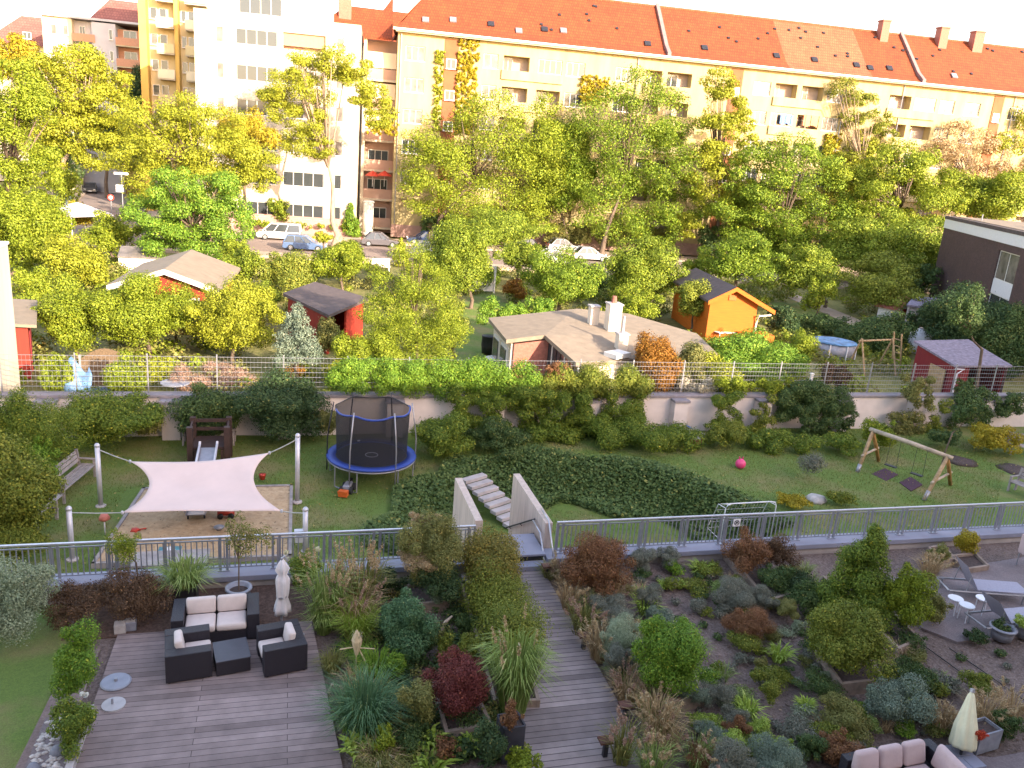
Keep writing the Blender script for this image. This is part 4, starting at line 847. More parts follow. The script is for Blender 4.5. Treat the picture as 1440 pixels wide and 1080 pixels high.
for (ya,za),(yb,zb) in zip(sl,sl[1:]): mb.hull8([(-.26,ya,za-.03),(.26,ya,za-.03),(.26,yb,zb-.03),(-.26,yb,zb-.03)],[(-.26,ya,za),(.26,ya,za),(.26,yb,zb),(-.26,yb,zb)])
mb.build('chute',slideM,t)
for s in (-1,1):
    mb=MB(); mb.tube([(s*.29,ya,za+.12) for ya,za in [(-.05,.9)]+sl],.045,8); 
    for (ya,za),(yb,zb) in zip(sl,sl[1:]): mb.hull8([(s*.28-.012,ya,za-.04),(s*.28+.012,ya,za-.04),(s*.28+.012,yb,zb-.04),(s*.28-.012,yb,zb-.04)],[(s*.28-.012,ya,za+.12),(s*.28+.012,ya,za+.12),(s*.28+.012,yb,zb+.12),(s*.28-.012,yb,zb+.12)])
    mb.build('side_rail',steel,t)
    MB().tube([(s*.24,-4.4,0),(s*.24,-4.4,.3)],.03,6).build('leg',darkmetal,t)
def bench(label,loc,rz,w=1.8,mat=None,group=None,arms=True):
    m=mat or greywood; t=thing('garden_bench',label,'bench',loc,rz,group)
    mb=MB(); 
    for i in range(4): y=-.02+.125*i; mb.b2(-w/2,w/2,y,y+.105,.42,.455)
    mb.build('seat',m,t,bevel=.006); mb=MB()
    for i in range(3): mb.box((0,.53+.03*i,.60+.135*i),(w,.03,.115),0,-.2)
    mb.build('backrest',m,t,bevel=.006)
    for s in (-1,1):
        mb=MB(); x=s*(w/2-.06); mb.b2(x-.035,x+.035,-.02,.05,0,.63); mb.box((x,.52,.48),(.07,.08,.98),0,-.14); mb.b2(x-.035,x+.035,.05,.48,.34,.41); mb.build('leg',m,t)
        if arms: MB().b2(x-.04,x+.04,-.04,.56,.631,.67).build('armrest',m,t)
    return t
bench('weathered wooden bench facing the sail at the back of the slide tower',(-2.95,31.2,-1.62),R(-2),1.95)
q=(G(65,712,-1.6)+G(103,668,-1.6))/2; bench('weathered wooden bench with high back on the lawn beside the left bushes',(-6.55,27.3,-1.6),R(78),2.3)
t=thing('picnic_table','weathered wooden table half hidden by the bush near the left bench','table',(-7.1,24.6,-1.62),R(78)); mb=MB()
for i in range(5): mb.b2(-.8,.8,-.36+.145*i,-.36+.145*i+.13,.70,.74)
mb.build('table_top',greywood,t)
for s in (-1,1): 
    mb=MB(); mb.box((s*.6,.0,.35),(.08,.6,.08)); mb.b2(s*.6-.04,s*.6+.04,-.28,-.2,0,.7); mb.b2(s*.6-.04,s*.6+.04,.2,.28,0,.7); mb.build('leg',greywood,t)
t=thing('tray','plastic tray with crumpled white paper bags lying on the weathered table','tray',(-7.15,24.75,-.87)); 
for i in range(3): MB().lathe([(.05,0),(.12,.06),(.1,.14),(.03,.18)],(.14*i-.12,.1*(i%2),0),8,fold=(.2,3)).build('paper_bag',whitefab,t,True)
MB().b2(-.3,.3,-.16,.24,-.01,0).build('tray_base',greywood,t)
q=G(190,790,-1.6); t=thing('garden_table','low grey wooden bench seat on dark legs behind the left railing','table',(-3.0,21.1,-1.62),R(0)); MB().b2(-.95,.95,-.4,.4,.62,.68).build('table_top',greywood,t)
for x in (-.8,-.25,.3,.82): MB().b2(x-.06,x+.06,-.38,.36,0,.618).build('leg',black,t)
# trampoline
q=(G(462,640,-.75)+G(582,640,-.75))/2; TX,TY=q[0],27.75; RT=1.55
t=thing('trampoline','round trampoline with blue safety pad and tall black net on the lawn','trampoline',(TX,TY,-1.62),R(8))
MB().lathe([(RT-.27,.86),(RT+.02,.84),(RT+.05,.87),(RT+.02,.92),(RT-.27,.91),(RT-.27,.86)],n=48).build('safety_pad',blue,t,True)
MB().lathe([(.001,.855),(RT-.28,.87)],n=48).build('jump_mat',bmat,t)
mb=MB(); pts=[(.22*math.cos(i*.2618),.22*math.sin(i*.2618),.872) for i in range(25)]; mb.tube(pts,.016,5,False); mb.build('centre_ring',whitemetal,t)
MB().box((-.2,RT-.33,.98),(.1,.02,.05)).build('label_patch',whitemetal,t)
MB().lathe([(RT,.76),(RT+.03,.79),(RT,.82),(RT-.03,.79),(RT,.76)],n=48).build('frame_ring',alu,t,True)
for k in range(4):
    a=k*math.pi/2+.4; b=a+.62; mb=MB(); pa=(RT*math.cos(a),RT*math.sin(a)); pb=(RT*math.cos(b),RT*math.sin(b)); mb.tube([(*pa,.8),(*pa,.05),(pa[0]*.85+pb[0]*.15,pa[1]*.85+pb[1]*.15,.025),(pa[0]*.15+pb[0]*.85,pa[1]*.15+pb[1]*.85,.025),(*pb,.05),(*pb,.8)],.024,6); mb.build('leg',alu,t)
NT=2.85; PO=[]
for k in range(6):
    a=k*math.pi/3+.32+math.pi/6; mb=MB(); mb.tube([(RT*1.01*math.cos(a),RT*1.01*math.sin(a),.3),(RT*1.01*math.cos(a),RT*1.01*math.sin(a),1.5),(RT*.97*math.cos(a),RT*.97*math.sin(a),2.0),(RT*.88*math.cos(a),RT*.88*math.sin(a),NT)],.024,7); mb.build('net_pole',darkmetal if math.sin(a)>0 else alu,t,True)
netM,nt,p=newmat('safety_net'); p.inputs['Base Color'].default_value=(.012,.011,.016,1); p.inputs['Roughness'].default_value=.8; p.inputs['Alpha'].default_value=.76
n=48; mb=MB(); rows_=[(.92,RT-.3),(1.5,RT-.29),(2.2,RT-.26),(2.72,RT-.25)]
for z,r in rows_:
    for i in range(n):
        a=2*math.pi*i/n; sag=.10*abs(math.sin(3*(a-.32-math.pi/6))) if z>2.3 else 0; mb.v.append((r*math.cos(a),r*math.sin(a),z-sag))
for j in range(3):
    for i in range(n): mb.f.append((j*n+i,j*n+(i+1)%n,(j+1)*n+(i+1)%n,(j+1)*n+i)); mb.m.append(0)
mb.build('safety_net',netM,t,True)
for nm,lo,hi,mt in (('net_band',-.05,.04,blue),):
    for part in (0,1):
        mb=MB(); idx=[i for i in range(n+1)]
        rng_=range(24,49) if part==0 else range(0,25)
        pts=[]
        for i in rng_:
            a=2*math.pi*(i%n)/n; sag=.10*abs(math.sin(3*(a-.32-math.pi/6))); pts.append(((RT-.245)*math.cos(a),(RT-.245)*math.sin(a),2.72-sag))
        mb.tube(pts,.035 if part==0 else .022,6); mb.build('net_band',blue if part==0 else black,t,True)
# toys
q=G(488,693,-1.6); t=thing('toy_tractor','small toy tractor with an orange scoop lying in front of the trampoline','toy',(q[0],q[1]+.1,lawnz(q[0],q[1])),R(70))
MB().b2(-.15,.35,-.12,.12,.16,.3).build('toy_body',zincpot,t,bevel=.03); MB().b2(.3,.55,-.06,.06,.2,.34).build('toy_seat',black,t,bevel=.02)
for x in (-.1,.28):
    for y in (-.17,.17):
        mb=MB(); mb.tube([(x,y-.045,.13),(x,y+.045,.13)],.13,12); mb.build('wheel',tyre,t)
MB().hull8([(-.52,-.15,.05),(-.3,-.15,.05),(-.3,.15,.05),(-.52,.15,.05)],[(-.56,-.17,.26),(-.3,-.15,.24),(-.3,.15,.24),(-.56,.17,.26)]).build('scoop',orangetoy,t)
q=G(1041,655,-1.5); t=thing('ball','bright pink hopping ball on the grass','ball',(q[0],q[1],lawnz(q[0],q[1])+.20)); 
mb=MB(); mb.lathe([(.001,-.21)]+[(.21*math.cos(R(-80+10*i)),.21*math.sin(R(-80+10*i))) for i in range(17)]+[(.001,.21)],n=20); mb.build('ball_skin',pinktoy,t,True)
for s in (-1,1): MB().tube([(s*.06,.02,.18),(s*.08,.02,.28),(s*.1,.02,.29)],.025,7).build('handle',pinktoy,t,True)
q=G(978,627,-1.6); t=thing('toy_pushchair','small pink and white toy cart at the foot of the wall vines','toy',(q[0],q[1],-1.6),.5); MB().hull8([(-.2,-.14,.12),(.2,-.14,.12),(.2,.14,.12),(-.2,.14,.12)],[(-.26,-.16,.32),(.26,-.16,.32),(.26,.16,.32),(-.26,.16,.32)]).build('cart_body',pinktoy,t); MB().b2(-.15,.15,-.12,.12,.321,.36).build('cart_pad',whitemetal,t)
for x in (-.15,.15):
    for y in (-.16,.16): MB().tube([(x,y-.02,.07),(x,y+.02,.07)],.07,10).build('wheel',black,t)
MB().tube([(.24,-.12,.3),(.42,-.12,.5),(.42,.12,.5),(.24,.12,.3)],.014,6).build('push_handle',whitemetal,t)
q=G(975,611,-1.3); t=thing('toy_scooter','blue and white toy scooter leaning in the vines above the pink cart','toy',(q[0],q[1]-.2,-1.6),.2); MB().b2(-.3,.3,-.06,.06,.1,.14).build('deck',bluetoy,t); MB().tube([(-.28,0,.1),(-.4,.0,.75)],.02,6).build('steering_tube',whitemetal,t); MB().tube([(-.4,-.2,.75),(-.4,.2,.75)],.02,6).build('handlebar',bluetoy,t)
for x in (-.28,.28): MB().tube([(x,-.02,.07),(x,.02,.07)],.07,10).build('wheel',black,t)
def simple(name,label,cat,px,py,z,parts):
    q=G(px,py,z); t=thing(name,label,cat,(q[0],q[1],z)); 
    for nm,mb,m in parts: mb.build(nm,m,t,True)
    return t
simple('toy_bucket','small red toy bucket on the sand right of the sail','toy',369,674,-1.5,[('bucket',MB().lathe([(.09,0),(.12,.18),(.125,.19)],n=12),redtoy),('sand_fill',MB().lathe([(.1,.16),(.001,.17)],n=12),sandM)])
simple('toy_shovel','red toy mould lying on the sand near the left front','toy',190,746,-1.5,[('mould',MB().lathe([(.13,0),(.1,.06),(.03,.08)],n=10,fold=(.2,5)),redtoy),('grip',MB().tube([(.1,0,.03),(.3,.06,.03)],.02,6),redtoy)])
simple('ride_on_toy','small pink and red ride on toy car in the sand under the sail edge','toy',318,727,-1.5,[('car_body',MB().box((0,0,.17),(.5,.24,.14)),redtoy),('car_seat',MB().box((.05,0,.29),(.22,.18,.1)),pinktoy),('windscreen',MB().box((-.12,0,.3),(.04,.2,.14)),black)]+[('wheel',MB().tube([(x,y-.03,.09),(x,y+.03,.09)],.09,10),black) for x in (-.16,.16) for y in (-.14,.14)])
simple('toy_bucket','grey toy bowl on the sand in front of the ride on toy','toy',308,745,-1.5,[('bowl',MB().lathe([(.08,0),(.15,.09),(.16,.1)],n=12),zincpot),('sand_fill',MB().lathe([(.13,.08),(.001,.085)],n=12),sandM)])
simple('toy_crate','teal plastic toy crate lying on the sand behind the railing','toy',239,783,-1.5,[('crate',MB().hull8([(-.25,-.2,0),(.25,-.2,0),(.25,.2,0),(-.25,.2,0)],[(-.3,-.24,.2),(.3,-.24,.2),(.3,.24,.2),(-.3,.24,.2)]),tealtoy),('contents',MB().lathe([(.16,.2),(.1,.27),(.02,.28)],n=9),whitemetal)])
simple('standing_toy','round red windmill toy on a stick left of the sandbox','toy',148,752,-1.6,[('stick',MB().tube([(0,0,0),(0,0,.5)],.02,6),whitemetal),('wheel_head',MB().lathe([(.001,.42),(.13,.48),(.15,.56),(.1,.66),(.001,.69)],n=10,fold=(.12,5)),M('coral_plastic',(.5,.16,.12),.5))])
# goal
a,b=G(1000,752,-1.9),G(1076,748,-1.9); gx0,gx1=14.1,16.1
t=thing('football_goal','small football goal with white frame and net behind the right railing','goal',(14.05,22.2,-1.9),R(2)); 
MB().tube([(0,0,0),(0,0,1.18),(.06,0,1.3),(.2,0,1.35),(1.75,0,1.35),(1.9,0,1.3),(1.96,0,1.18),(1.96,0,0)],.02,8).build('goal_frame',whitemetal,t,True)
for x in (0,1.96): MB().tube([(x,0,1.2),(x,.45,1.15),(x,.9,.05),(x,0,.03)],.014,7).build('side_frame',whitemetal,t,True)
mb=MB()
for i in range(17): x=.03+1.9*i/16; mb.tube([(x,.0,1.34),(x,.45,1.15),(x,.9,.05)],.003,4,False)
for j in range(9): f=j/8; y,z=(.45*f*2,1.34-.19*f*2) if f<.5 else (.45+.45*(f-.5)*2,1.15-1.1*(f-.5)*2); mb.tube([(.03,y,z),(1.93,y,z)],.004,4,False)
mb.build('net',whitemetal,t)
# swing
A1,A2=G(1205,665,-1.6),G(1228,653,-1.6); B1,B2=G(1299,703,-1.6),G(1327,687,-1.6)
ta,tb_=atY(1228,605,(A1[1]+A2[1])/2),atY(1333,642,(B1[1]+B2[1])/2)
A1,A2,B1,B2,ta,tb_=[np.array(v) for v in (A1,A2,B1,B2,ta,tb_)]
t=thing('log_swing','rustic log swing frame on the right lawn','swing',(0,0,0)); dirn=nrm(tb_-ta)
MB().tube([ta-dirn*.15,(ta+tb_)/2+np.array([0,0,.02]),tb_+dirn*.18],[.085,.09,.08],10).build('crossbeam',logpale,t,True)
for n_,(p,q2,tp) in enumerate(((A1,A2,ta),(B1,B2,tb_))):
    q2=q2+(q2-p)*.35
    MB().tube([p,(p+tp)/2+np.array([.02,0,.03]),tp],[.075,.08,.07],9).build('leg',logwood,t,True); MB().tube([q2,(q2+tp)/2,tp-np.array([0,0,.06])],[.075,.08,.07],9).build('leg',M('log%d'%n_,(.36,.19,.06),.8,var=.3,scale=6),t,True)
    e1,e2=p*.58+tp*.42,q2*.58+tp*.42; MB().tube([e1-(e2-e1)*.15,e2+(e2-e1)*.15],.05,8).build('cross_brace',logpale,t,True)
    MB().tube([p+np.array([0,0,-.02]),p*.8+tp*.2],.084,8).build('leg_sleeve',alu,t,True)
for lab,f,px,py in (('dark swing seat hanging over the left rubber mat',.33,1251,657),('dark swing seat hanging over the right rubber mat',.68,1285,674)):
    hgt=ta*(1-f)+tb_*f; sz=-1.12; s=MB().b2(-.24,.24,-.1,.1,-.02,.02).build('swing_seat',black,t,bevel=.01,loc=(hgt[0],hgt[1],sz),rz=math.atan2(dirn[1],dirn[0]))
    for x in (-.22,.22): MB().tube([(x,0,.02),(x*.9,0,hgt[2]-sz)],.008,5).build('chain',darkmetal,s)
for lab,pts in (('plum rubber mat under the left swing',((1225,668),(1244,660),(1263,669),(1246,678))),('plum rubber mat under the right swing',((1264,680),(1280,672),(1297,683),(1281,692)))):
    P4=[tuple(G(*p,-1.6)[:2]) for p in pts]; o=MB().prism(P4,-1.66,-1.54).build('rubber_mat',rubber); tag(o,lab,'mat','rubber mats under the swing')
for px,py,r in ((1350,648,.75),(1435,662,1.0)): q=G(px,py,-1.6); struct(MB().lathe([(r,0),(r*.6,.05),(.001,.07)],(q[0],q[1],-1.6),18,fold=(.06,5)).build('mulch_patch',soilM,None,True))
q=G(1150,706,-1.6); t=thing('boulder','flat pale boulder between the two low bushes near the goal','stone',(q[0],q[1]+.1,-1.65)); tag(t,t['label'],'stone'); mb=MB(); mb.lathe([(.34,0),(.38,.12),(.28,.24),(.001,.28)],n=11,fold=(.12,3)); mb.build('stone_body',stoneM,t,True)
q=G(1434,700,-1.6); bench('weathered wooden bench cut by the right frame edge beside the railing',(q[0]+.2,q[1],-1.62),R(-80),1.5)
q=G(1438,645,-1.6); bench('grey wooden bench beside the yellow bush at the far right wall',(q[0]+.5,q[1]+.3,-1.62),R(-20),1.5)
# ================================================================ TERRACE FURNITURE
def arm(mb_list): pass
def lounge(label,loc,rz,w,d,nseat,nm,cat,grp=None):
    """wicker seat: local front faces -y, origin at front left corner"""
    t=thing(nm,label,cat,loc,rz,grp); A=.24; Hh=.60
    MB().b2(0,A,0,d,.03,Hh).build('armrest',rattan,t,bevel=.012); MB().b2(w-A,w,0,d,.03,Hh).build('armrest',rattan,t,bevel=.012); MB().b2(A+.001,w-A-.001,d-.2,d-.002,.03,Hh-.003).build('backrest',rattan,t,bevel=.012); MB().b2(A+.001,w-A-.001,.02,d-.201,.03,.26).build('seat_base',rattan,t,bevel=.01)
    wi=(w-2*A)/nseat
    for i in range(nseat):
        x0=A+wi*i+.012; x1=A+wi*(i+1)-.012; MB().b2(x0,x1,-.01,d-.34,.262,.42).build('seat_cushion',cushion,t,True,bevel=.045)
        MB().hull8([(x0,d-.36,.40),(x1,d-.36,.40),(x1,d-.205,.40),(x0,d-.205,.40)],[(x0,d-.31,.74),(x1,d-.31,.74),(x1,d-.16,.72),(x0,d-.16,.72)]).build('back_cushion',cushion,t,True,bevel=.045)
    for x in (.06,w-.06):
        for y in (.06,d-.06): MB().tube([(x,y,0),(x,y,.035)],.03,6).build('foot',black,t)
    return t
zd=.06
f0,f1=G(241,911,zd),G(365,899,zd); lounge('two seat black wicker sofa with pale cushions at the back of the deck',(f0[0],f0[1],zd),math.atan2(f1[1]-f0[1],f1[0]-f0[0]),float(np.linalg.norm(f1-f0))*1.0,.86,2,'wicker_sofa','sofa')
# armchair facing right: front left corner is at the far right... local -y -> +x : rz=+90deg
g0,g1=G(245,962,zd),G(301,953,zd); an=math.atan2(g1[1]-g0[1],g1[0]-g0[0]); wch=.95
lounge('black wicker armchair left of the coffee table with its back to the path',(g1[0]-.03,g1[1],zd),an+math.pi/2,wch,.82,1,'wicker_armchair','armchair')
g0,g1=G(372,955,zd),G(426,944,zd); an=math.atan2(g1[1]-g0[1],g1[0]-g0[0])
p0=g0+np.array([-math.sin(an),math.cos(an),0])*wch
lounge('black wicker armchair right of the coffee table turned towards it',(p0[0],p0[1],zd),an-math.pi/2,wch,.82,1,'wicker_armchair','armchair')
g0,g1=G(303,953,zd),G(351,944,zd); an=math.atan2(g1[1]-g0[1],g1[0]-g0[0]); t=thing('coffee_table','low black wicker coffee table between the two armchairs','table',(g0[0]+.02,g0[1],zd),an)
w_=float(np.linalg.norm(g1-g0)); MB().b2(0,w_,0,.68,.02,.31).build('table_base',rattan,t,bevel=.01); MB().b2(-.01,w_+.01,-.01,.69,.311,.335).build('table_top',M('table_glass',(.05,.045,.06),.35,var=.15),t,bevel=.006)
# closed white parasol
q=G(396,893,zd); t=thing('closed_parasol','closed white parasol tied up behind the right armchair','parasol',(q[0],q[1]+.1,0.02),R(10)); tp=atY(394,787,q[1]+.1)[2]
MB().tube([(0,0,0),(0,0,tp+.02)],.025,8).build('pole',alu,t); z1=.52
prof=[(.16,z1),(.15,z1+.12),(.10,z1+.33),(.115,z1+.45),(.13,z1+.75),(.11,tp-.42),(.075,tp-.36),(.13,tp-.22),(.07,tp-.1),(.03,tp-.02)]
MB().lathe(prof,(0.01,0,0),26,fold=(.24,5)).build('canopy',whitefab,t,True); MB().lathe([(.11,z1+.36),(.115,z1+.40)],(0,0,0),14).build('tie_band',alu,t); MB().tube([(.0,0,tp),(.05,0,tp+.05),(.12,0,tp-.06)],.022,6).build('top_arm',alu,t)
t=thing('parasol_base','steel cross foot of the white parasol lying on the deck edge','parasol base',(q[0]+.03,q[1]-.12,zd)); 
for a in (.55,math.pi-.55,): MB().tube([(0,-.15,.03),(.5*math.cos(a),-.15+.5*math.sin(a)*.8,.03)],.03,4).build('cross_arm',alu,t)
MB().lathe([(.06,0),(.06,.2)],(0,0.05,0),10).build('socket',alu,t)
# cream parasol bottom right
q=G(1347,1066,.05); tp=atY(1367,973,q[1]+.3); t=thing('closed_parasol','closed cream parasol leaning beside the flower box at the right','parasol',(q[0]+.05,q[1],.05))
ax=np.array([tp[0]-q[0]-.05,tp[1]-q[1],tp[2]-.05]); axn=ax/np.linalg.norm(ax); LL=np.linalg.norm(ax)
MB().tube([(0,0,0),tuple(ax)],.025,8).build('pole',darkmetal,t); mb=MB(); mb.lathe([(.20,.2),(.215,.26),(.185,.6),(.13,LL-.4),(.06,LL-.08),(.02,LL+.02)],n=40,fold=(.10,8)); ang=math.atan2(math.hypot(axn[0],axn[1]),axn[2]); 
o=mb.build('canopy',creamfab,t,True); import mathutils; o.rotation_mode='QUATERNION'; o.rotation_quaternion=mathutils.Vector((0,0,1)).rotation_difference(mathutils.Vector(axn)); MB().lathe([(.05,LL),(.04,LL+.06)],n=8).build('finial',alu,t).rotation_euler=o.rotation_quaternion.to_euler()
t=thing('parasol_base','grey slab parasol foot between the pinkish sofa and the flower box','parasol base',(q[0],q[1]-.05,.05)); 
for i,(x,y) in enumerate(((-.28,-.28),(.03,-.28),(-.28,.03),(.03,.03))): MB().b2(x,x+.3,y,y+.3,0,.06).build('slab',slate,t,bevel=.008)
# pinkish corner sofa
bl_,br__=G(1216,1047,.71),G(1297,1032,.71); SOR=math.atan2(br__[1]-bl_[1],br__[0]-bl_[0]); SOW=1.75; ex_=np.array([math.cos(SOR),math.sin(SOR)]); ey_=np.array([-ex_[1],ex_[0]]); SOX,SOY=br__[:2]-ex_*SOW-ey_*.93; t=thing('corner_sofa','dark wicker sofa with pinkish cushions at the bottom right corner','sofa',(SOX,SOY,.05),SOR)
W_=SOW; MB().b2(0,W_,.75,.93,0,.56).build('backrest',rattan,t,bevel=.012); MB().b2(W_+.001,W_+.2,-.6,.93,0,.54).build('armrest',rattan,t,bevel=.012); MB().b2(0,W_,-.1,.749,0,.27).build('seat_base',rattan,t,bevel=.01)
for i in range(3): x=.02+(W_-.24)/3*i; MB().b2(x,x+(W_-.3)/3,-.12,.56,.271,.42).build('seat_cushion',pinkcush,t,True,bevel=.05); MB().hull8([(x,.50,.42),(x+(W_-.3)/3,.50,.42),(x+(W_-.3)/3,.72,.42),(x,.72,.42)],[(x+.02,.6,.82),(x+(W_-.36)/3,.6,.82),(x+(W_-.36)/3,.74,.80),(x+.02,.74,.80)]).build('back_cushion',pinkcush,t,True,bevel=.06)
MB().hull8([(W_-.22,-.2,.42),(W_-.02,-.2,.42),(W_-.02,.5,.42),(W_-.22,.5,.42)],[(W_-.16,-.16,.8),(W_-.03,-.16,.8),(W_-.03,.48,.86),(W_-.16,.48,.86)]).build('arm_cushion',pinkcush,t,True,bevel=.06)
q=G(1378,1050,.05); t=thing('planter_box','dark zinc planter box with red flowers behind the cream parasol','planter',(q[0],q[1]+.05,.05),R(8)); 
for b in ((-.3,.3,-.2,-.17),(-.3,.3,.17,.2)): MB().b2(*b,0,.42).build('side_panel',zincpot,t)
for b in ((-.3,-.27,-.169,.169),(.27,.3,-.169,.169)): MB().b2(*b,0,.42).build('side_panel',zincpot,t)
MB().b2(-.27,.27,-.17,.17,.05,.36).build('soil_fill',soilM,t)
# planters
def pot(label,px,py,z,r,h,mat,name='plant_pot',taper=.72):
    q=G(px,py,z); t=thing(name,label,'plant pot',(q[0],q[1],z)); MB().lathe([(r*taper,0),(r*.95,h*.6),(r,h),(r+.03,h),(r+.03,h+.04),(r-.04,h+.04),(r-.05,h-.06)],n=26).build('pot_body',mat,t,True); MB().lathe([(r-.045,h-.05),(.001,h-.02)],n=20).build('soil_fill',soilM,t); return (q[0],q[1],z+h-.03)
potA=pot('round grey bowl pot holding a young tree behind the sofa',336,848,.02,.26,.36,zincpot)
def boxpot(label,x,y,z,w,d,h,mat,rz=0.):
    t=thing('planter_box',label,'planter',(x,y,z),rz); 
    for a in (-1,1): MB().b2(-w/2,w/2,a*d/2-.015,a*d/2+.015,0,h).build('side_panel',mat,t); MB().b2(a*w/2-.015,a*w/2+.015,-d/2+.016,d/2-.016,0,h-.002).build('side_panel',mat,t)
    MB().b2(-w/2+.02,w/2-.02,-d/2+.02,d/2-.02,.02,h-.05).build('soil_fill',soilM,t); return (x,y,z+h-.05)
q=G(261,852,.02); potB=boxpot('square black planter with a fountain of grass behind the sofa',q[0],q[1]+.1,.02,.46,.46,.5,black)
q=G(717,1068,0); potC=boxpot('tall dark planter with withered leaves at the edge of the boardwalk',q[0],q[1]+.12,0,.38,.38,.72,darkpot,R(5))
potD=pot('zinc tub with low dark plants near the sun loungers',1407,897,.05,.27,.26,zincpot,'plant_pot',.85); potE=pot('zinc tub with bright green plants at the right frame edge',1440,893,.05,.29,.28,zincpot,'plant_pot',.85)
# raised timber beds
def bed(label,pts,z0,h,mat=woodbed,th=.07,soil=True):
    t=thing('raised_bed',label,'raised bed',(0,0,0)); P4=[np.array(G(*p,z0+h)[:2]) for p in pts]; 
    if sum(P4[i][0]*P4[(i+1)%len(P4)][1]-P4[(i+1)%len(P4)][0]*P4[i][1] for i in range(len(P4)))<0: P4=P4[::-1]
    n=len(P4)
    for i in range(n):
        a,b=P4[i],P4[(i+1)%n]; d=(b-a); Ld=np.linalg.norm(d); d=d/Ld; nn=np.array([-d[1],d[0]]); a2=a+d*(.0 if i%2 else th); b2=b-d*(.0 if i%2 else th)
        MB().prism([tuple(a2),tuple(b2),tuple(b2+nn*th),tuple(a2+nn*th)],z0-.1,z0+h+(0 if i%2 else -.002)).build('side_board',mat,t,bevel=.006)
    c=np.mean(P4,0); MB().prism([tuple(c+(p-c)*.94) for p in P4],z0,z0+h-.07).build('soil_fill',soilM,t); return t
bed('timber raised bed with a dark red maple right of the tall blue green grass',((607,958),(660,948),(693,1018),(626,1030)),0,.22)
bed('timber raised bed under the smoke bush near the left railing',((568,822),(620,812),(633,845),(578,850)),0,.25)
bed('long narrow timber bed along the tall hedge by the boardwalk',((648,820),(716,815),(760,985),(694,985)),0,.22)
bed('timber raised bed with an orange red bush right of the boardwalk top',((818,808),(868,803),(880,828),(832,836)),0,.3)
bed('timber raised bed under the round green bush by the walkway grasses',((905,935),(965,922),(993,975),(940,990)),0,.28)
bed('long pale timber bed with the tall conical shrub',((1157,810),(1196,803),(1297,898),(1264,912)),0,.28)
bed('timber raised bed under the round spreading shrub in the right garden',((1143,905),(1205,890),(1245,955),(1183,962)),0,.28)
bed('pale timber bed with brown twiggy bushes below the right railing',((1018,772),(1065,768),(1112,835),(1080,845)),0,.26)
bed('small timber bed near the sun loungers',((1335,780),(1372,776),(1392,795),(1360,800)),0,.2)
bed('timber raised bed near the right railing beside the yellow shrub',((1305,768),(1328,765),(1345,785),(1320,790)),0,.2)
# stone bed with kerb at the left of the deck
t=thing('stone_bed','bed of pale pebbles with a concrete kerb at the left edge of the deck','pebble bed',(0,0,0)); 
MB().b2(-3.42,-3.3,9.5,13.62,0,.2).build('kerb',concrete,t,bevel=.01); MB().b2(-4.05,-3.421,9.5,13.5,0,.1).build('gravel_base',gravelM,t)
sg=np.random.default_rng(7); mb=MB()
for i in range(420):
    x,y=-4.0+.55*sg.random(),9.6+3.9*sg.random(); r=.025+.035*sg.random(); mb.lathe([(r*.7,-r*.3),(r,r*.15),(r*.5,r*.6)],(x,y,.1),6,fold=(.15,2))
o=mb.build('pebbles',M('pebble',(.50,.45,.43),.8,var=.35,scale=9),t,True); o['kind']='stuff'
for x,y,r in ((-3.62,12.55,.13),(-3.7,11.55,.15),(-3.9,12.2,.1)): MB().lathe([(r*.8,-.03),(r,.05),(r*.6,.13),(.001,.15)],(x,y,.1),9,fold=(.1,2)).build('dark_stone',M('cobble%d'%int(r*100),(.20,.20,.24),.8,var=.2),t,True)
q=G(163,960,.06); t=thing('parasol_base','round pale blue parasol base plate at the deck edge','parasol base',(q[0],q[1],.06)); MB().lathe([(.26,0),(.27,.02),(.25,.04),(.001,.045)],n=32).build('plate',M('blue_grey_plate',(.27,.28,.34),.5,var=.12),t); MB().lathe([(.03,.045),(.03,.1)],n=10).build('socket',alu,t)
q=G(160,992,.06); t=thing('parasol_base','half round white plate with a steel pin beside the pebble bed','parasol base',(q[0],q[1],.06)); MB().lathe([(.2,0),(.2,.035),(.001,.04)],n=24).build('plate',M('white_plate',(.42,.39,.4),.5,var=.1),t); MB().tube([(-.02,0,.04),(-.02,0,.15)],.02,6).build('pin',alu,t)
for i,(px,py) in enumerate(((168,892),(183,888))):
    q=G(px,py,.02); t=thing('stone_block',('pale concrete block left of the deck corner','grey concrete block right beside the paler one at the deck corner')[i],'block',(q[0],q[1]+.1,.02),.1); MB().b2(-.11,.11,-.1,.1,0,.2).build('block_body',(stoneM,zincpot)[i],t,bevel=.012); MB().b2(-.09,.09,-.08,.08,.2005,.215).build('block_top',stoneM,t)
# path lights
for px,py in ((878,1012),(820,912),(850,1063),(772,812)):
    q=G(px,py,.06); lab={878:'rusty path light by the striped boardwalk, second from the bottom',820:'rusty path light halfway along the boardwalk',850:'rusty path light lowest along the boardwalk, under the grasses',772:'rusty path light next to the landing steps'}[px]
    t=thing('path_light',lab,'path light',(min(6.2,q[0]),q[1],.03),.0,'path lights along the boardwalk'); MB().b2(-.04,.04,-.04,.04,0,.34).build('post',darkmetal,t); MB().b2(-.14,.1,-.1,.1,.341,.385).build('lamp_head',corten,t,bevel=.006)
q=G(712,1010,.06); t=thing('path_light','rusty path light hidden beside the tall dark planter','path light',(4.0,q[1]+.0,.03),0,'path lights along the boardwalk'); MB().b2(-.04,.04,-.04,.04,0,.36).build('post',darkmetal,t); MB().b2(-.14,.14,-.1,.1,.361,.4).build('lamp_head',corten,t,bevel=.006)
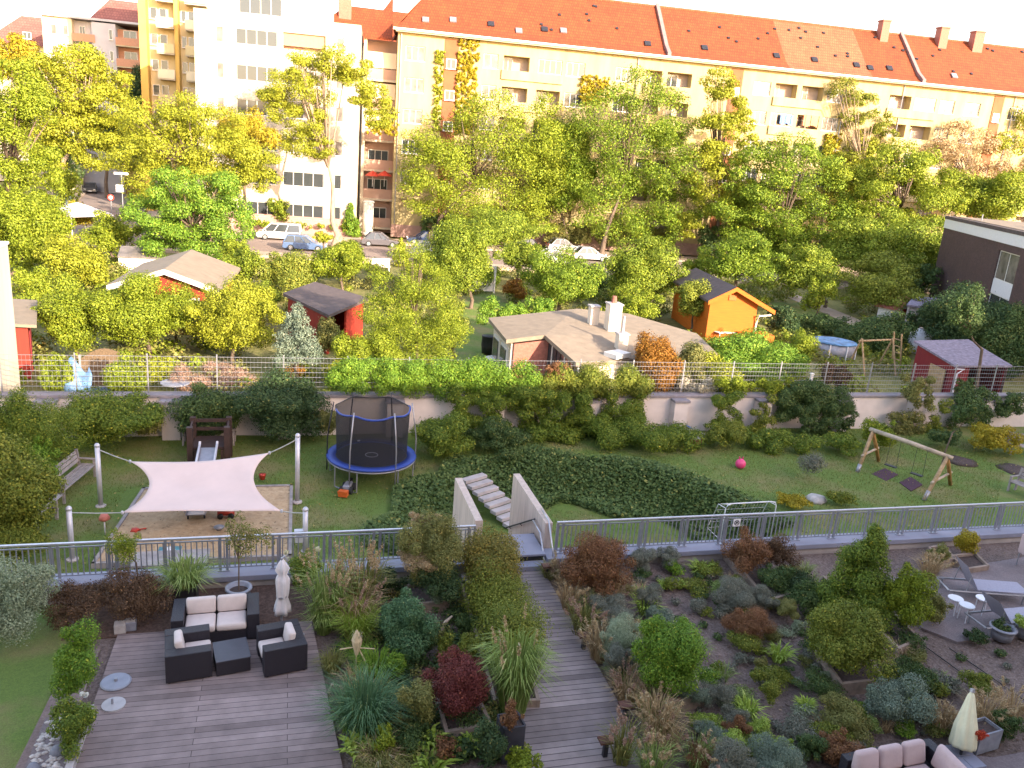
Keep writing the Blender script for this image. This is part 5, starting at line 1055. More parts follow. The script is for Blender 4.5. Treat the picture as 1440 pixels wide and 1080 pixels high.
# sun loungers
loungM=M('lounger_mesh',(.30,.28,.35),.6,var=.1,scale=25,bmp=.2)
def lounger(label,loc,rz,back):
    t=thing('sun_lounger',label,'sun lounger',loc,rz,'sun loungers on the right terrace')
    MB().b2(0,1.35,-.3,.3,.30,.33).build('seat_panel',loungM,t,bevel=.008); c,s=math.cos(back),math.sin(back)
    MB().hull8([(0,-.3,.30),(0,.3,.30),(-.75*c,.3,.30+.75*s),(-.75*c,-.3,.30+.75*s)],[(-.01,-.3,.335),(-.01,.3,.335),(-.75*c-.02,.3,.335+.75*s),(-.75*c-.02,-.3,.335+.75*s)]).build('backrest',loungM,t)
    mb=MB(); mb.tube([(-.75,-.33,.27),(1.38,-.33,.27),(1.38,.33,.27),(-.75,.33,.27),(-.75,-.33,.27)],.025,6); mb.tube([(-.3,-.3,.27),(-.45*c,-.28,.30+.5*s)],.012,5); mb.tube([(-.3,.3,.27),(-.45*c,.28,.30+.5*s)],.012,5); mb.build('frame',alu,t)
    for x in (-.6,1.2):
        for y in (-.31,.31): MB().tube([(x,y,0),(x,y,.27)],.025,6).build('leg',alu,t)
    return t
q=G(1362,823,.35); lounger('sun lounger with raised back farther from the viewer on the right terrace',(q[0]+.1,q[1],.05),R(-15),R(58))
q=G(1408,868,.35); lounger('sun lounger with raised back nearer the tubs, cut by the right frame edge',(q[0]+.0,q[1],.05),R(0),R(50))
for lab,px,py in (('white round side table left of the loungers, farther one',1344,842),('white round side table left of the loungers, nearer one',1360,852),('white round side table between the two loungers',1383,842)):
    q=G(px,py,.45); t=thing('side_table',lab,'side table',(q[0],q[1],.05),0,'white side tables'); MB().lathe([(.17,.40),(.18,.42),(.17,.43),(.001,.432)],n=22).build('table_top',whitemetal,t)
    for k in range(3): a=2.1*k; MB().tube([(.14*math.cos(a),.14*math.sin(a),0),(.12*math.cos(a),.12*math.sin(a),.4)],.012,5).build('leg',whitemetal,t)
q=G(1437,800,.05); t=thing('garden_chair','pinkish garden chair just entering at the right frame edge','chair',(22.0*.75,G(1440,815,.05)[1],.05)); t.location=(float(q[0])+.25,float(q[1]),.05); MB().b2(-.25,.25,-.25,.25,.4,.44).build('seat',pinkcush,t); MB().b2(-.27,-.23,-.25,.25,.44,.95).build('backrest',pinkcush,t)
for sx in (-1,1):
    for sy in (-1,1): MB().tube([(sx*.22,sy*.22,0),(sx*.22,sy*.22,.4)],.018,6).build('leg',alu,t)
# driftwood pieces
for lab,pts,z in (('curved driftwood stick standing in the dark mulch of the middle bed',((620,890),(626,875),(636,866)),.25),('pale driftwood branch lying at the edge of the blue green grass',((462,975),(468,962),(482,968)),.15),('pale stick lying under the tall tan grasses at the smoke bush bed',((532,835),(548,828),(566,824)),.12)):
    P3=[G(*p,z*(.4+.5*i)) for i,p in enumerate(pts)]; o=MB().tube(P3,[.035,.04,.02],7).build('driftwood',logpale,None,True); tag(o,lab,'driftwood')
# ================================================================ STREET
def car(label,px,py,rz,color,L_=4.4,hh=1.48,kind='car',z=-1.167,group='cars parked along the street'):
    q=G(px,py,z); m,nt,p=newmat('car_paint'); p.inputs['Base Color'].default_value=(*color,1); p.inputs['Roughness'].default_value=.28; p.inputs['Metallic'].default_value=.2; p.inputs['Coat Weight'].default_value=.5
    t=thing('parked_van' if kind=='van' else 'parked_car',label,kind,(q[0],q[1],z),rz,group); l=L_/2; w=.88; b=.82 if kind!='van' else .95
    # local +x is the front
    prof=[(-l,.32),(-l*.97,.75),(-l*.93,b),(l*.42,b+.02),(l*.88,b-.14),(l*.985,.62),(l,.34),(l*.9,.22),(-l*.92,.22)]
    MB().side(prof,-w,w,'y').build('body',m,t,bevel=.07)
    if kind=='van': cab=[(-l*.94,b),(-l*.9,hh+.02),(l*.35,hh+.02),(l*.72,b)]
    elif kind=='estate': cab=[(-l*.95,b),(-l*.78,hh),(l*.02,hh),(l*.42,b)]
    else: cab=[(-l*.80,b),(-l*.52,hh),(l*.02,hh),(l*.44,b)]
    mb=MB(); (x0,z0),(x1,z1),(x2,z2),(x3,z3)=cab; wi=w-.17
    mb.hull8([(x0,-w+.03,z0-.02),(x3,-w+.03,z0-.02),(x3,w-.03,z0-.02),(x0,w-.03,z0-.02)],[(x1,-wi,z1-.05),(x2,-wi,z1-.05),(x2,wi,z1-.05),(x1,wi,z1-.05)]); mb.build('window_band',glassD,t)
    MB().hull8([(x1-.03,-wi-.02,z1-.07),(x2+.03,-wi-.02,z1-.07),(x2+.03,wi+.02,z1-.07),(x1-.03,wi+.02,z1-.07)],[(x1+.05,-wi+.05,z1+.02),(x2-.05,-wi+.05,z1+.02),(x2-.05,wi-.05,z1+.02),(x1+.05,wi-.05,z1+.02)]).build('roof',m,t,bevel=.02)
    mb=MB()
    for s in (-1,1):
        for f0,f1 in ((0,0),(.38,.38),(.70,.72),(1,1)):
            a=np.array([x0+(x3-x0)*f0,s*(w-.02),z0]); c=np.array([x1+(x2-x1)*f1,s*(wi+.012),z1-.03]); mb.tube([a,c],.045 if 0<f0<1 else .06,5)
    mb.build('pillars',m,t)
    for x in (-l*.62,l*.60):
        for s in (-1,1):
            o=MB().tube([(x,s*(w-.16),.31),(x,s*(w+.02),.31)],.31,14).build('wheel',tyre,t); MB().tube([(x,s*(w+.0),.31),(x,s*(w+.035),.31)],.2,10).build('rim',rimM,o)
    for s in (-1,1): MB().box((l*.965,s*.62,.66),(.12,.3,.13)).build('headlight',headl,t,bevel=.02); MB().box((-l*.965,s*.66,.74),(.1,.24,.2)).build('taillight',taill,t,bevel=.02); MB().box((x3-.35,s*(w+.08),b+.08),(.12,.18,.12)).build('wing_mirror',m,t,bevel=.02)
    MB().box((l*.99,0,.42),(.05,.5,.11)).build('number_plate',whitemetal,t)
    return t
st=R(-4.5)
car('white van parked beyond the blue estate car',393,337,math.pi+st,(.72,.72,.72),4.7,1.75,'van'); car('blue estate car parked with its red tail light to the left',429,352,st,(.10,.16,.30),4.3,1.5,'estate')
car('dark grey car beside the white advertising column',535,346,st,(.12,.11,.12),4.2); car('dark blue car right of the dark grey one on the street',597,343,math.pi+st,(.03,.05,.12),4.2)
car('silver car partly hidden by the golden conifer on the street',603,360,st,(.45,.45,.47),4.1); car('dark car half hidden behind the street trees left of the white car',734,352,math.pi+st,(.05,.05,.07),4.2)
car('white car in the middle of the street between the trees',770,370,math.pi+st,(.75,.74,.72),4.3); car('silver car behind the white car on the street',792,353,st,(.48,.47,.46),4.2); car('pale car cut off by the trees right of the silver car',829,366,st,(.62,.6,.58),4.2)
car('white car glimpsed between the trunks near the brick building',1206,333,st,(.7,.69,.68),4.3)
car('blue car facing the viewer at the far left street corner',90,291,R(-78),(.08,.20,.42),4.2); car('dark car parked at the mouth of the shaded side street',127,271,R(-80),(.06,.06,.06),4.3); car('silver off road car behind the dark car in the side street',149,264,R(-72),(.42,.42,.42),4.3,1.75,'estate')
q=G(517,331,-1.04); t=thing('advertising_column','white round advertising column standing on the pavement','advertising column',(q[0],q[1],-1.04)); hc=atY(519,282,q[1])[2]+1.04
MB().lathe([(.66,0),(.66,.35),(.62,.38)],n=24).build('column_base',concrete,t,True); MB().lathe([(.62,.381),(.62,hc-.25)],n=24).build('column_shaft',M('poster_white',(.74,.70,.66),.7,var=.06),t,True); MB().lathe([(.7,hc-.249),(.72,hc-.1),(.5,hc),(.001,hc+.06)],n=24).build('cap',whitewood,t,True)
def sign(label,px,py,toppy,name,plate,pm):
    q=G(px,py,-1.05); h_=atY(px,toppy,q[1])[2]+1.05; t=thing(name,label,'street sign',(q[0],q[1],-1.05)); MB().tube([(0,0,0),(0,0,h_)],.06,8).build('post',alu,t); 
    if plate=='disc': MB().tube([(0,-.1,h_-.4),(0,-.07,h_-.4)],.38,18).build('sign_plate',pm,t); MB().tube([(0,-.13,h_-.4),(0,-.102,h_-.4)],.22,16).build('sign_symbol',whitemetal,t)
    else: MB().box((-.25,-.1,h_*.55),(.9,.05,.9)).build('sign_plate',pm,t); MB().box((0,-.09,h_-.1),(1.7,.05,.3)).build('sign_plate',whitemetal,t)
sign('tall street sign post with two plates at the side street corner',173,292,243,'street_sign','box',whitemetal); sign('short round traffic sign on a thin post in the street corner',157,298,273,'traffic_sign','disc',redtoy)
# ================================================================ PLANTS
def VINE(label,bx,mat,Y=31.95,dep=.7,name='climbing_vine',cat='climbing plant',k=None,dens=1.,ls=.9,group=None):
    x0,y0,x1,y1=bx; c=atY((x0+x1)/2,(y0+y1)/2,Y); q=ppm(c); w,h=(x1-x0)/q,(y1-y0)/q*1.04
    return shrub_at(name,label,cat,(c[0],Y,c[2]-h/2),w,h,mat,'box',dens,ls,k or int(10+w*h*4.5),group,wy=dep,cr=.4)
# ---- street trees and far trees
def loose(rg,w,h,zc,q,x0,y0,x1,y1,Y,base): return None
def lumps(spec,sq=.8):
    def f(rg,w,h,zc,q,x0,y0,x1,y1,Y,base):
        out=[]
        for px,py,r in spec:
            c=atY(px,py,Y); rr=r/q*1.18
            for i in range(17): d=rg.normal(size=3); d/=np.linalg.norm(d); out.append((c[0]-base[0]+d[0]*rr*.72,d[1]*rr*.9,c[2]-base[2]+d[2]*rr*.58,rr*(.24+.24*rg.random()),rr*(.18+.16*rg.random())))
        return out
    return f
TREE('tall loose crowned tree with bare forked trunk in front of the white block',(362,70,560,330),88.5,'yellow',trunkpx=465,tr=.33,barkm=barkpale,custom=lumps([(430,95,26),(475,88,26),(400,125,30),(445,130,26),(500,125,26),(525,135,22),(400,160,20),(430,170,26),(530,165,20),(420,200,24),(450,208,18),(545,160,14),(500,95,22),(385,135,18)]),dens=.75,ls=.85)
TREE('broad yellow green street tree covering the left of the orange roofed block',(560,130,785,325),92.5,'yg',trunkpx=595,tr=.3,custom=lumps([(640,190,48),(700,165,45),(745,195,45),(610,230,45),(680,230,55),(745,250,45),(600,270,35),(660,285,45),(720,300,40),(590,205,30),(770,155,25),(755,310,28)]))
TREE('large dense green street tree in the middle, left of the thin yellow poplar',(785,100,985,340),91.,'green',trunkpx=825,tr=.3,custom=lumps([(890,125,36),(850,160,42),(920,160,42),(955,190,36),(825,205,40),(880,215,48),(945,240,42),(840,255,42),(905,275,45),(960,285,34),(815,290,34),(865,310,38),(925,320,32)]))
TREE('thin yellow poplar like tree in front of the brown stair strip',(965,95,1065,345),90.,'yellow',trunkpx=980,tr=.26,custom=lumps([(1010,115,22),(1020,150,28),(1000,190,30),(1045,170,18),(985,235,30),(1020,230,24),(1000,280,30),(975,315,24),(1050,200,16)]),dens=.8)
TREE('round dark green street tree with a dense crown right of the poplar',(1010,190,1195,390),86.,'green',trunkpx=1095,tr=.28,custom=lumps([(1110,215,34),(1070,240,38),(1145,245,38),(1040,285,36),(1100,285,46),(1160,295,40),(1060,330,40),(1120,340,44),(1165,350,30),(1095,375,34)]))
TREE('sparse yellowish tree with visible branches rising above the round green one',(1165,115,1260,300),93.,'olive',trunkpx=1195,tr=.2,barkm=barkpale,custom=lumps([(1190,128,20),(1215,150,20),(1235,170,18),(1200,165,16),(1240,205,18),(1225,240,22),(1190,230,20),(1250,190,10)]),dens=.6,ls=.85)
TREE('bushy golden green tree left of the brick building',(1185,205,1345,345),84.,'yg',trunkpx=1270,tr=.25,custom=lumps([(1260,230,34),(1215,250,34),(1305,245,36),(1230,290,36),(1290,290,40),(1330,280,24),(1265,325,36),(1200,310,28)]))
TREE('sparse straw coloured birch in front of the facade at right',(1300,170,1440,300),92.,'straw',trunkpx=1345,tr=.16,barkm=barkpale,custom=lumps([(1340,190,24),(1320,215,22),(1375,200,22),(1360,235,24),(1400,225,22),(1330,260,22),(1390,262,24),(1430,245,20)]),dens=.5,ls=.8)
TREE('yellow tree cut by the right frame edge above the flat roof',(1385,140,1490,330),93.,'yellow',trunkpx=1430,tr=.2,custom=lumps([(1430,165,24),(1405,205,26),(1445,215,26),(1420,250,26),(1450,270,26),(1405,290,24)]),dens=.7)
TREE('olive tree filling the gap between the round green tree and the golden one',(1150,300,1320,400),77.,'mid',trunkpx=1240,k=26)
TREE('dense yellow tree at the left frame edge',(-50,75,75,330),78.,'yg',trunkpx=15,tr=.3,custom=lumps([(10,110,40),(45,150,34),(-15,170,45),(30,210,42),(60,245,28),(0,265,46),(45,295,36),(-20,310,40)]))
TREE('tall yellow tree with a straight pale trunk by the side street',(45,60,190,240),108.,'yellow',trunkpx=103,tr=.35,barkm=barkpale,custom=lumps([(105,90,36),(65,110,34),(150,110,32),(90,140,40),(140,150,38),(60,165,34),(110,185,36),(160,190,30),(75,215,26),(135,215,28)]))
TREE('orange tinged tree rising at the far left behind the dense yellow one',(-20,50,70,130),115.,'gold',trunkpx=20,k=20)
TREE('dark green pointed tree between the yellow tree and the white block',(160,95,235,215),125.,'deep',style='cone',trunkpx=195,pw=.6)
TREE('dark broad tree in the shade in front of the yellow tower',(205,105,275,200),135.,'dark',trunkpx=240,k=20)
TREE('large pale golden tree at the corner of the side street',(158,145,385,290),80.,'yellow',trunkpx=300,tr=.3,custom=lumps([(215,175,40),(265,165,38),(310,180,38),(195,215,40),(250,215,46),(320,220,46),(355,225,32),(365,255,26),(215,255,36),(290,255,40)]))
TREE('vivid green tree in front of the pale golden corner tree',(180,240,358,368),70.,'bright',trunkpx=275,tr=.24,custom=lumps([(250,265,36),(300,270,34),(215,300,34),(270,305,42),(330,310,34),(235,340,34),(300,345,38)]))
TREE('small golden tree with orange leaves behind the loose crowned tree',(300,150,390,240),86.,'gold',trunkpx=345,k=18)
TREE('bushy yellow green tree at the left edge below the dense yellow one',(-30,255,95,400),64.,'yg',trunkpx=30,k=34)
TREE('yellow bushy tree left of the red gabled house',(60,330,165,420),60.,'yellow',trunkpx=110,k=24)
TREE('small yellow tree in front of the white pavilion roof',(80,285,135,330),88.,'gold',trunkpx=105,k=14)
TREE('dark tree behind the shaded side street',(110,150,215,240),131.,'deep',trunkpx=165,k=26)
for lab,bx,Y,mt in (('golden small tree far behind the parked cars in the side street',(60,180,120,270),133.,'dark'),('dark green tree closing the end of the side street',(110,190,195,255),150.,'deep'),('dark evergreen left of the white block behind the golden tree',(235,120,275,215),118.,'dark')): TREE(lab,bx,Y,mt,k=14)
TREE('young upright fir like tree beside the white advertising column',(478,285,508,330),97.,'bright',style='cone',pw=.6,ls=.9)
TREE('small round tree by the brick plinth of the white block',(375,275,412,318),98.,'mid',k=12)
SH('orange brown shrub on the pavement right of the advertising column',(560,290,605,330),'orange',-1.1,k=14)
SH('golden shrub beside the blue car at the left street corner',(90,285,132,312),'gold',-1.1,k=12)
VINE('clipped yellow hedge strip along the brick plinth of the white block',(345,312,505,322),'yg',97.,.8,'hedge','hedge')
VINE('dark hedge strip behind the street cars under the block',(590,300,700,330),'dark',98.,1.2,'hedge','hedge'); VINE('low hedge strip behind the white and silver cars',(760,315,960,345),'olive',96.,1.2,'hedge','hedge'); VINE('dark hedge in the shade right of the poplar foot',(975,320,1150,362),'dark',90.,1.2,'hedge','hedge')
# ivy on the facade
def IVY(label,bx,mat,off=.18,dens=1.):
    x0,y0,x1,y1=bx; s0,z1=onfac((x0+x1)/2,y0,O,RZ); s1,z0=onfac((x0+x1)/2,y1,O,RZ); q=ppm((O[0]+s0,98,12)); w=(x1-x0)/q; h=z1-z0
    b=(O[0]+s0*math.cos(RZ)+off*math.sin(RZ),O[1]+s0*math.sin(RZ)-off*math.cos(RZ),z0+O[2]); return shrub_at('wall_creeper',label,'climbing plant',b,w,h,mat,'box',dens*3,.9,int(40+w*h*9),wy=.5,cr=.5)
IVY('golden creeper column beside the brown stair strip under the orange roof',(645,55,676,190),'gold',dens=1.3); IVY('thin yellow creeper streak left of the brown stair strip',(612,70,626,185),'yellow',dens=.5); IVY('golden creeper patch on the facade right of the top floor windows',(815,105,860,150),'gold',dens=.6); IVY('golden creeper patch on the facade above the round dark green tree',(1160,185,1185,225),'gold',dens=.8); IVY('golden creeper below the recessed balcony column',(515,170,562,190),'gold',.9,dens=.7)
# ---- allotment trees and bushes (lit)
zA=-1.25
def SHY(label,bx,mat,Y,name='shrub',cat='shrub',**kw):
    x0,y0,x1,y1=bx; c=atY((x0+x1)/2,(y0+y1)/2,Y); q=ppm(c); w=(x1-x0)/q; h=max(.4,c[2]+(y1-y0)/q/2-zA); return shrub_at(name,label,cat,(c[0],Y,zA),w,h,mat,'ball',1.1,1.,20,**kw)
TREE('tall conical apple tree with golden leaves in front of the red hut',(520,340,648,510),38.5,'yg',trunkpx=585,dens=1.3,custom=lumps([(575,360,26),(560,400,36),(600,400,34),(545,440,36),(595,440,44),(625,470,34),(560,480,40),(605,495,36)]),ls=.8)
TREE('green fruit tree left of the small lawn path',(598,305,705,420),58.,'mid',trunkpx=655,k=30)
TREE('bushy tree in front of the street cars, left of the white car',(640,290,770,350),72.,'mid',trunkpx=715,k=26)
SH('yellow green bush between the blue estate car and the red hut',(442,335,528,402),'yg',zA); SH('dark green bush left of the red hut roof',(362,350,448,425),'mid',zA); SH('tall narrow golden conifer in front of the street cars',(548,335,580,375),'yellow',zA,style='cone',cat='conifer',name='conifer'); SH('small orange bush behind the clipped hedge near the white gate',(705,395,745,425),'orange',zA)
VINE('clipped bright hedge behind the bungalow lawn',(672,418,795,455),'bright',47.5,1.0,'hedge','hedge',dens=1.2)
TREE('round green fruit tree behind the clipped hedge',(735,345,845,440),56.,'green',k=26); TREE('broad green fruit tree behind the bungalow chimneys',(835,335,960,445),58.,'mid',k=32,trunkpx=900); TREE('yellow green bush tree behind the bungalow right end',(855,400,930,455),50.,'yg',k=18); TREE('leafy tree between bungalow and orange hut',(945,385,1010,455),51.,'olive',k=20); TREE('green tree behind the orange hut roof',(985,325,1095,400),64.,'green',k=26); TREE('pale green tree right of the orange hut',(1085,340,1190,425),63.,'mid',k=26,trunkpx=1140); TREE('small yellow tree on the shaded lawn strip',(1130,385,1175,450),55.,'yg',k=16,tr=.1)
SH('sunlit spreading bush in front of the orange hut',(985,462,1125,545),'bright',zA,k=26); SHY('orange maple like shrub at the right end of the bungalow',(888,462,965,530),'orange',34.9); SHY('dark sprawling shrub under the bungalow right roof',(935,480,1005,540),'olive',34.6); SHY('yellow flowering shrub next to the sprawling dark shrub',(975,500,1050,552),'yellow',34.); SHY('white flowering shrub between the bungalow and the fence',(950,522,1005,555),'pale',33.4); SH('upright bright bush left of the blue covered pool',(1100,455,1150,530),'yg',zA)
SH('reddish brown heap of garden cuttings behind the fence near the pool',(1155,508,1200,552),'brown',zA,k=10,name='cuttings_heap',cat='compost')
TREE('large golden shrub tree in front of the red gabled house, left one',(140,388,275,500),41.5,'yg',k=34); TREE('large golden shrub tree in front of the red gabled house, right one',(262,392,392,505),41.5,'yellow',k=34); TREE('tall yellow green shrub beside the red edge hut',(55,390,155,505),42.,'yg',k=30); TREE('young pine like shrub behind the red gabled house roof, right',(308,340,368,410),58.,'mid',k=20)
TREE('silvery blue conifer beside the red hut',(385,425,450,508),38.,'bluegr',style='cone',name='conifer',cat='conifer',pw=.5); SH('yellow brown bush between silvery conifer and red hut',(440,448,482,508),'olive',zA); SH('dry golden grass tuft behind the mesh fence',(195,500,245,545),'yellow',zA,k=10); SH('pinkish flowering border behind the mesh fence',(245,512,375,552),'pink',zA,style='box',ls=.8); SH('orange leaved creeper at the fence right of the pinkish border',(388,505,428,540),'orange',zA,k=10); SH('yellow tall grassy bush behind the trampoline fence',(455,495,515,550),'yellow',zA); SH('pale shrubs along the fence left of the bungalow hedge',(515,510,590,552),'olive',zA,k=12)
VINE('green bush row between the silvery conifer and the apple tree foot',(470,470,560,510),'yg',37.5,1.2,'hedge','hedge')
for i,(lab,bx,Y,mt) in enumerate((('low dark bush at the foot of the red gabled house',(160,425,330,470),44.5,'olive'),('dark green bush strip behind the apple tree on the left',(330,395,400,440),50.,'mid'),('green bush between the fruit trees and the bungalow lawn',(615,420,660,500),42.,'mid'),('grey green bush at the back of the small bungalow lawn',(700,330,760,390),62.,'mid'),('dark bush tree below the street pavement at centre',(800,375,870,420),66.,'dark'),('yellow bush under the round street tree',(960,355,1030,400),70.,'yg'),('olive bush at the street edge near the brick building',(1190,350,1300,420),68.,'olive'),('yellow bush at the kerb left of the advertising column',(440,325,470,345),80.,'yellow'),('golden bush at the street kerb right of the golden conifer',(575,355,640,395),66.,'olive'),('dark shrub mass left of the side street corner',(10,300,90,350),85.,'olive'),('bright bush at the left edge beside the white house corner',(20,370,70,440),52.,'yg'))): TREE(lab,bx,Y,mt,k=18,branches=False,tr=.1,name='bush',cat='bush')
# ---- allotments in the shade, right
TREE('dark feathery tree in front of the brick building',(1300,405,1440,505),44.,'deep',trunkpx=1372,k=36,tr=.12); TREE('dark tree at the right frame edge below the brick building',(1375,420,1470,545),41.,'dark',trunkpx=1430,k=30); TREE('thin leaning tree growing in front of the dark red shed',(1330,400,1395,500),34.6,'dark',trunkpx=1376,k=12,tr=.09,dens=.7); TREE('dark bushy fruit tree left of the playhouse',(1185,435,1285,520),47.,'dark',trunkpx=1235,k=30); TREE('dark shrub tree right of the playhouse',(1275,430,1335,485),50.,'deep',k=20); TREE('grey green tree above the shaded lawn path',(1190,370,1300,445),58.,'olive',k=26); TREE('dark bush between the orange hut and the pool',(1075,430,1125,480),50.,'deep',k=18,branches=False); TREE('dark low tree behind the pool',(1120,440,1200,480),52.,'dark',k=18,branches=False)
# shaded lawn and footpath
q=[tuple(G(*p,zA)[:2]) for p in ((1085,425),(1140,425),(1260,480),(1200,500),(1100,470))]; struct(MB().prism(q,zA-.05,zA-.02).build('grass_patch',lawnM)); q=[tuple(G(*p,zA)[:2]) for p in ((1108,418),(1122,415),(1215,452),(1205,460))]; struct(MB().prism(q,zA-.05,zA-.005).build('garden_path',paveM)); q=[tuple(G(*p,zA)[:2]) for p in ((645,425),(690,405),(740,455),(690,520),(640,510))]; struct(MB().prism(q,zA-.05,zA-.02).build('grass_patch',lawnM)); q=[tuple(G(*p,zA)[:2]) for p in ((660,380),(372,350),(360,385),(400,400))]
fp=[tuple(G(*p,zA)[:2]) for p in ((352,360),(378,355),(366,400),(350,410))]; struct(MB().prism(fp,zA-.05,zA-.01).build('garden_path',paveM))
# ---- on and below the garden wall
VINE('bright vine thicket on the fence left of the bungalow hedge',(462,503,592,552),'bright',32.2,1.0,dens=1.3); VINE('thick bright vine over the fence in front of the bungalow, left half',(575,502,762,562),'bright',32.2,1.3,dens=1.4); VINE('thick bright vine over the fence in front of the bungalow, right half',(750,512,915,562),'mid',32.2,1.3,dens=1.4); VINE('reddish vine tuft on the fence in front of the bungalow gable',(765,508,800,535),'rust',31.8,.4)
VINE('dark vine curtain hanging over the wall left of the centre pillar',(632,540,735,612),'green',31.5,.8,dens=1.3); VINE('dark vine curtain hanging over the wall at centre',(725,540,835,618),'green',31.4,.9,dens=1.3); VINE('dark vine curtain hanging over the wall right of the centre pillar',(838,545,912,605),'green',31.5,.8,dens=1.3)
VINE('sunlit vine on the fence below the spreading bush',(1000,528,1130,556),'yg',32.2,.7); VINE('hanging vine left of the leaning pillar',(998,548,1050,635),'green',31.4,.7,dens=1.3); VINE('hanging vine right of the leaning pillar',(1048,550,1092,630),'mid',31.4,.6,dens=1.2); VINE('big dark ivy clump over the fence and wall',(1080,533,1205,590),'dark',32.0,1.1,dens=1.3); VINE('dark ivy curtain under the big ivy clump',(1110,565,1178,645),'dark',31.3,.8,dens=1.3); VINE('thin ivy strand right of the big ivy clump',(1172,570,1202,642),'dark',31.4,.5)
VINE('yellow green ivy column climbing over the fence',(1255,522,1305,642),'olive',31.5,.8,dens=1.3); VINE('ivy column right of the yellow green one',(1298,560,1335,642),'mid',31.4,.6); VINE('dark vine on the wall behind the young tree',(1335,542,1405,605),'dark',31.6,.8); VINE('ivy mat hanging at the far right of the wall',(1395,552,1450,585),'dark',31.6,.7); VINE('ivy over the fence at far right beside the dark red shed',(1340,530,1375,562),'dark',32.3,.5)
zL=-1.62
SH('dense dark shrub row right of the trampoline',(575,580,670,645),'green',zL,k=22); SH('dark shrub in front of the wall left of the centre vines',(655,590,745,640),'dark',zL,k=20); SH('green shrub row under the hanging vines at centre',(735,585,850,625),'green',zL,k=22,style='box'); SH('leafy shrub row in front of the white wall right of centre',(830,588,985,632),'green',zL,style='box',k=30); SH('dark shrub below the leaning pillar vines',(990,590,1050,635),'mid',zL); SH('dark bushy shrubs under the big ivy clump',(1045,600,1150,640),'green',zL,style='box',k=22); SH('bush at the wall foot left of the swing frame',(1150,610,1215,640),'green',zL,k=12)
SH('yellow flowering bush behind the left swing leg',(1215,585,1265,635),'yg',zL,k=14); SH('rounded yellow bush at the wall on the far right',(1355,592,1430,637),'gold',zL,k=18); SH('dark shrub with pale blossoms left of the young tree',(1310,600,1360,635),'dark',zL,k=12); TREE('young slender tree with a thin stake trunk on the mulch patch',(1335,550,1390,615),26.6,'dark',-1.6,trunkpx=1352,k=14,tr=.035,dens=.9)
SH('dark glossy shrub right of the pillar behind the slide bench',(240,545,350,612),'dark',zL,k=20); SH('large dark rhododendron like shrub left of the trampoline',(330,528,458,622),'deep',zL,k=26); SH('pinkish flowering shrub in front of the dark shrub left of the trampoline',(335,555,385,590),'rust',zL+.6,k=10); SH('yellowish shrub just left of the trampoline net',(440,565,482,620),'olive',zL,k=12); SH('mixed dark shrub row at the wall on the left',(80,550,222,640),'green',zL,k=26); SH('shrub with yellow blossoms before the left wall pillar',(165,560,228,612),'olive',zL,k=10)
TREE('feathery bluish green tree at the left edge above the bench',(-25,540,98,690),27.5,'green',-1.6,k=34,name='tree',ls=.8); TREE('broad leaved green shrub at the left edge beside the bench',(-45,610,75,790),22.6,'mid',-1.6,k=46,ls=1.25,branches=False); TREE('bright leafed shrub behind the bench at left',(20,615,82,705),26.4,'bright',-1.6,k=20,branches=False)
SH('small willow like bush on the lawn left of the swing frame',(1115,630,1165,675),'lavender',zL,k=9,dens=.35,ls=.8); SH('low yellow brown bush right of the goal',(1090,692,1140,718),'gold',zL,k=10); SH('low green bush right of the pale boulder',(1162,688,1205,715),'mid',zL,k=10)
SH('small weed tuft by the standing red toy',(345,730,380,760),'mid',-1.55,k=5) if False else None
# ivy bank
def bank(name,fn,n,mat,label=None):
    rg=rng(); P_=[]
    while len(P_)<n:
        x=-1+20*rg.random(); y=19.5+12.2*rg.random()
        if fn(x,y,rg): P_.append((x,y,lawnz(x,y)+.03+.26*rg.random()**2))
    p=np.array(P_); nn=rg.normal(size=(n,3))*.5+np.array([0,-.25,.9]); nn/=np.linalg.norm(nn,axis=1)[:,None]; t=np.cross(nn,rg.normal(size=(n,3))); t/=np.linalg.norm(t,axis=1)[:,None]; b=np.cross(nn,t); s=(.062*(.6+.8*rg.random(n)))[:,None]
    o=npmesh(name,np.stack([p-t*s,p+b*s*.7,p+t*s,p-b*s*.7],1).reshape(-1,3),n,L[mat]); o['kind']='stuff'; return o
def er(x,y): return sqrt(((x-9.5)/7.2)**2+((y-20.5)/9.0)**2)
sdir=(a1-a0)[:2]/np.linalg.norm((a1-a0)[:2])
def onstair(x,y):
    d=np.array([x,y])-a0[:2]; al=d@sdir; ac=abs(d@np.array([-sdir[1],sdir[0]])); return -0.15<al<6 and ac<.56
bank('ground_cover',lambda x,y,rg: .70+.05*math.sin(x*2)<er(x,y)<1.02+.04*math.sin(x*1.7+y) and y>22.3 and not onstair(x,y) and not(4.4<x<7 and y<21.6),62000,'ivy')
rg=rng(); n=0; P_=[]
while len(P_)<90000:
    x=-10+42*rg.random(); y=18.3+13.9*rg.random(); e=er(x,y)
    if (e>1.05 or e<.68) and not (-5.2<x<.2 and 21.8<y<27.2) and not(4.4<x<7 and y<21.8) and not onstair(x,y) and abs(x-y*.36)<y*.78: P_.append((x,y,lawnz(x,y)-.01))
p=np.array(P_); n=len(p); a=rg.random(n)*6.28; t=np.stack([np.cos(a),np.sin(a),0*a],1)*.011; lean=np.stack([rg.normal(size=n)*.035,rg.normal(size=n)*.035,.045+.05*rg.random(n)],1)
o=npmesh('grass',np.stack([p-t,p+t,p+lean],1).reshape(-1,3),n,leafmat('grass_blade',[(.07,.11,.02),(.14,.18,.035),(.26,.25,.07)]),k=3); o['kind']='stuff'
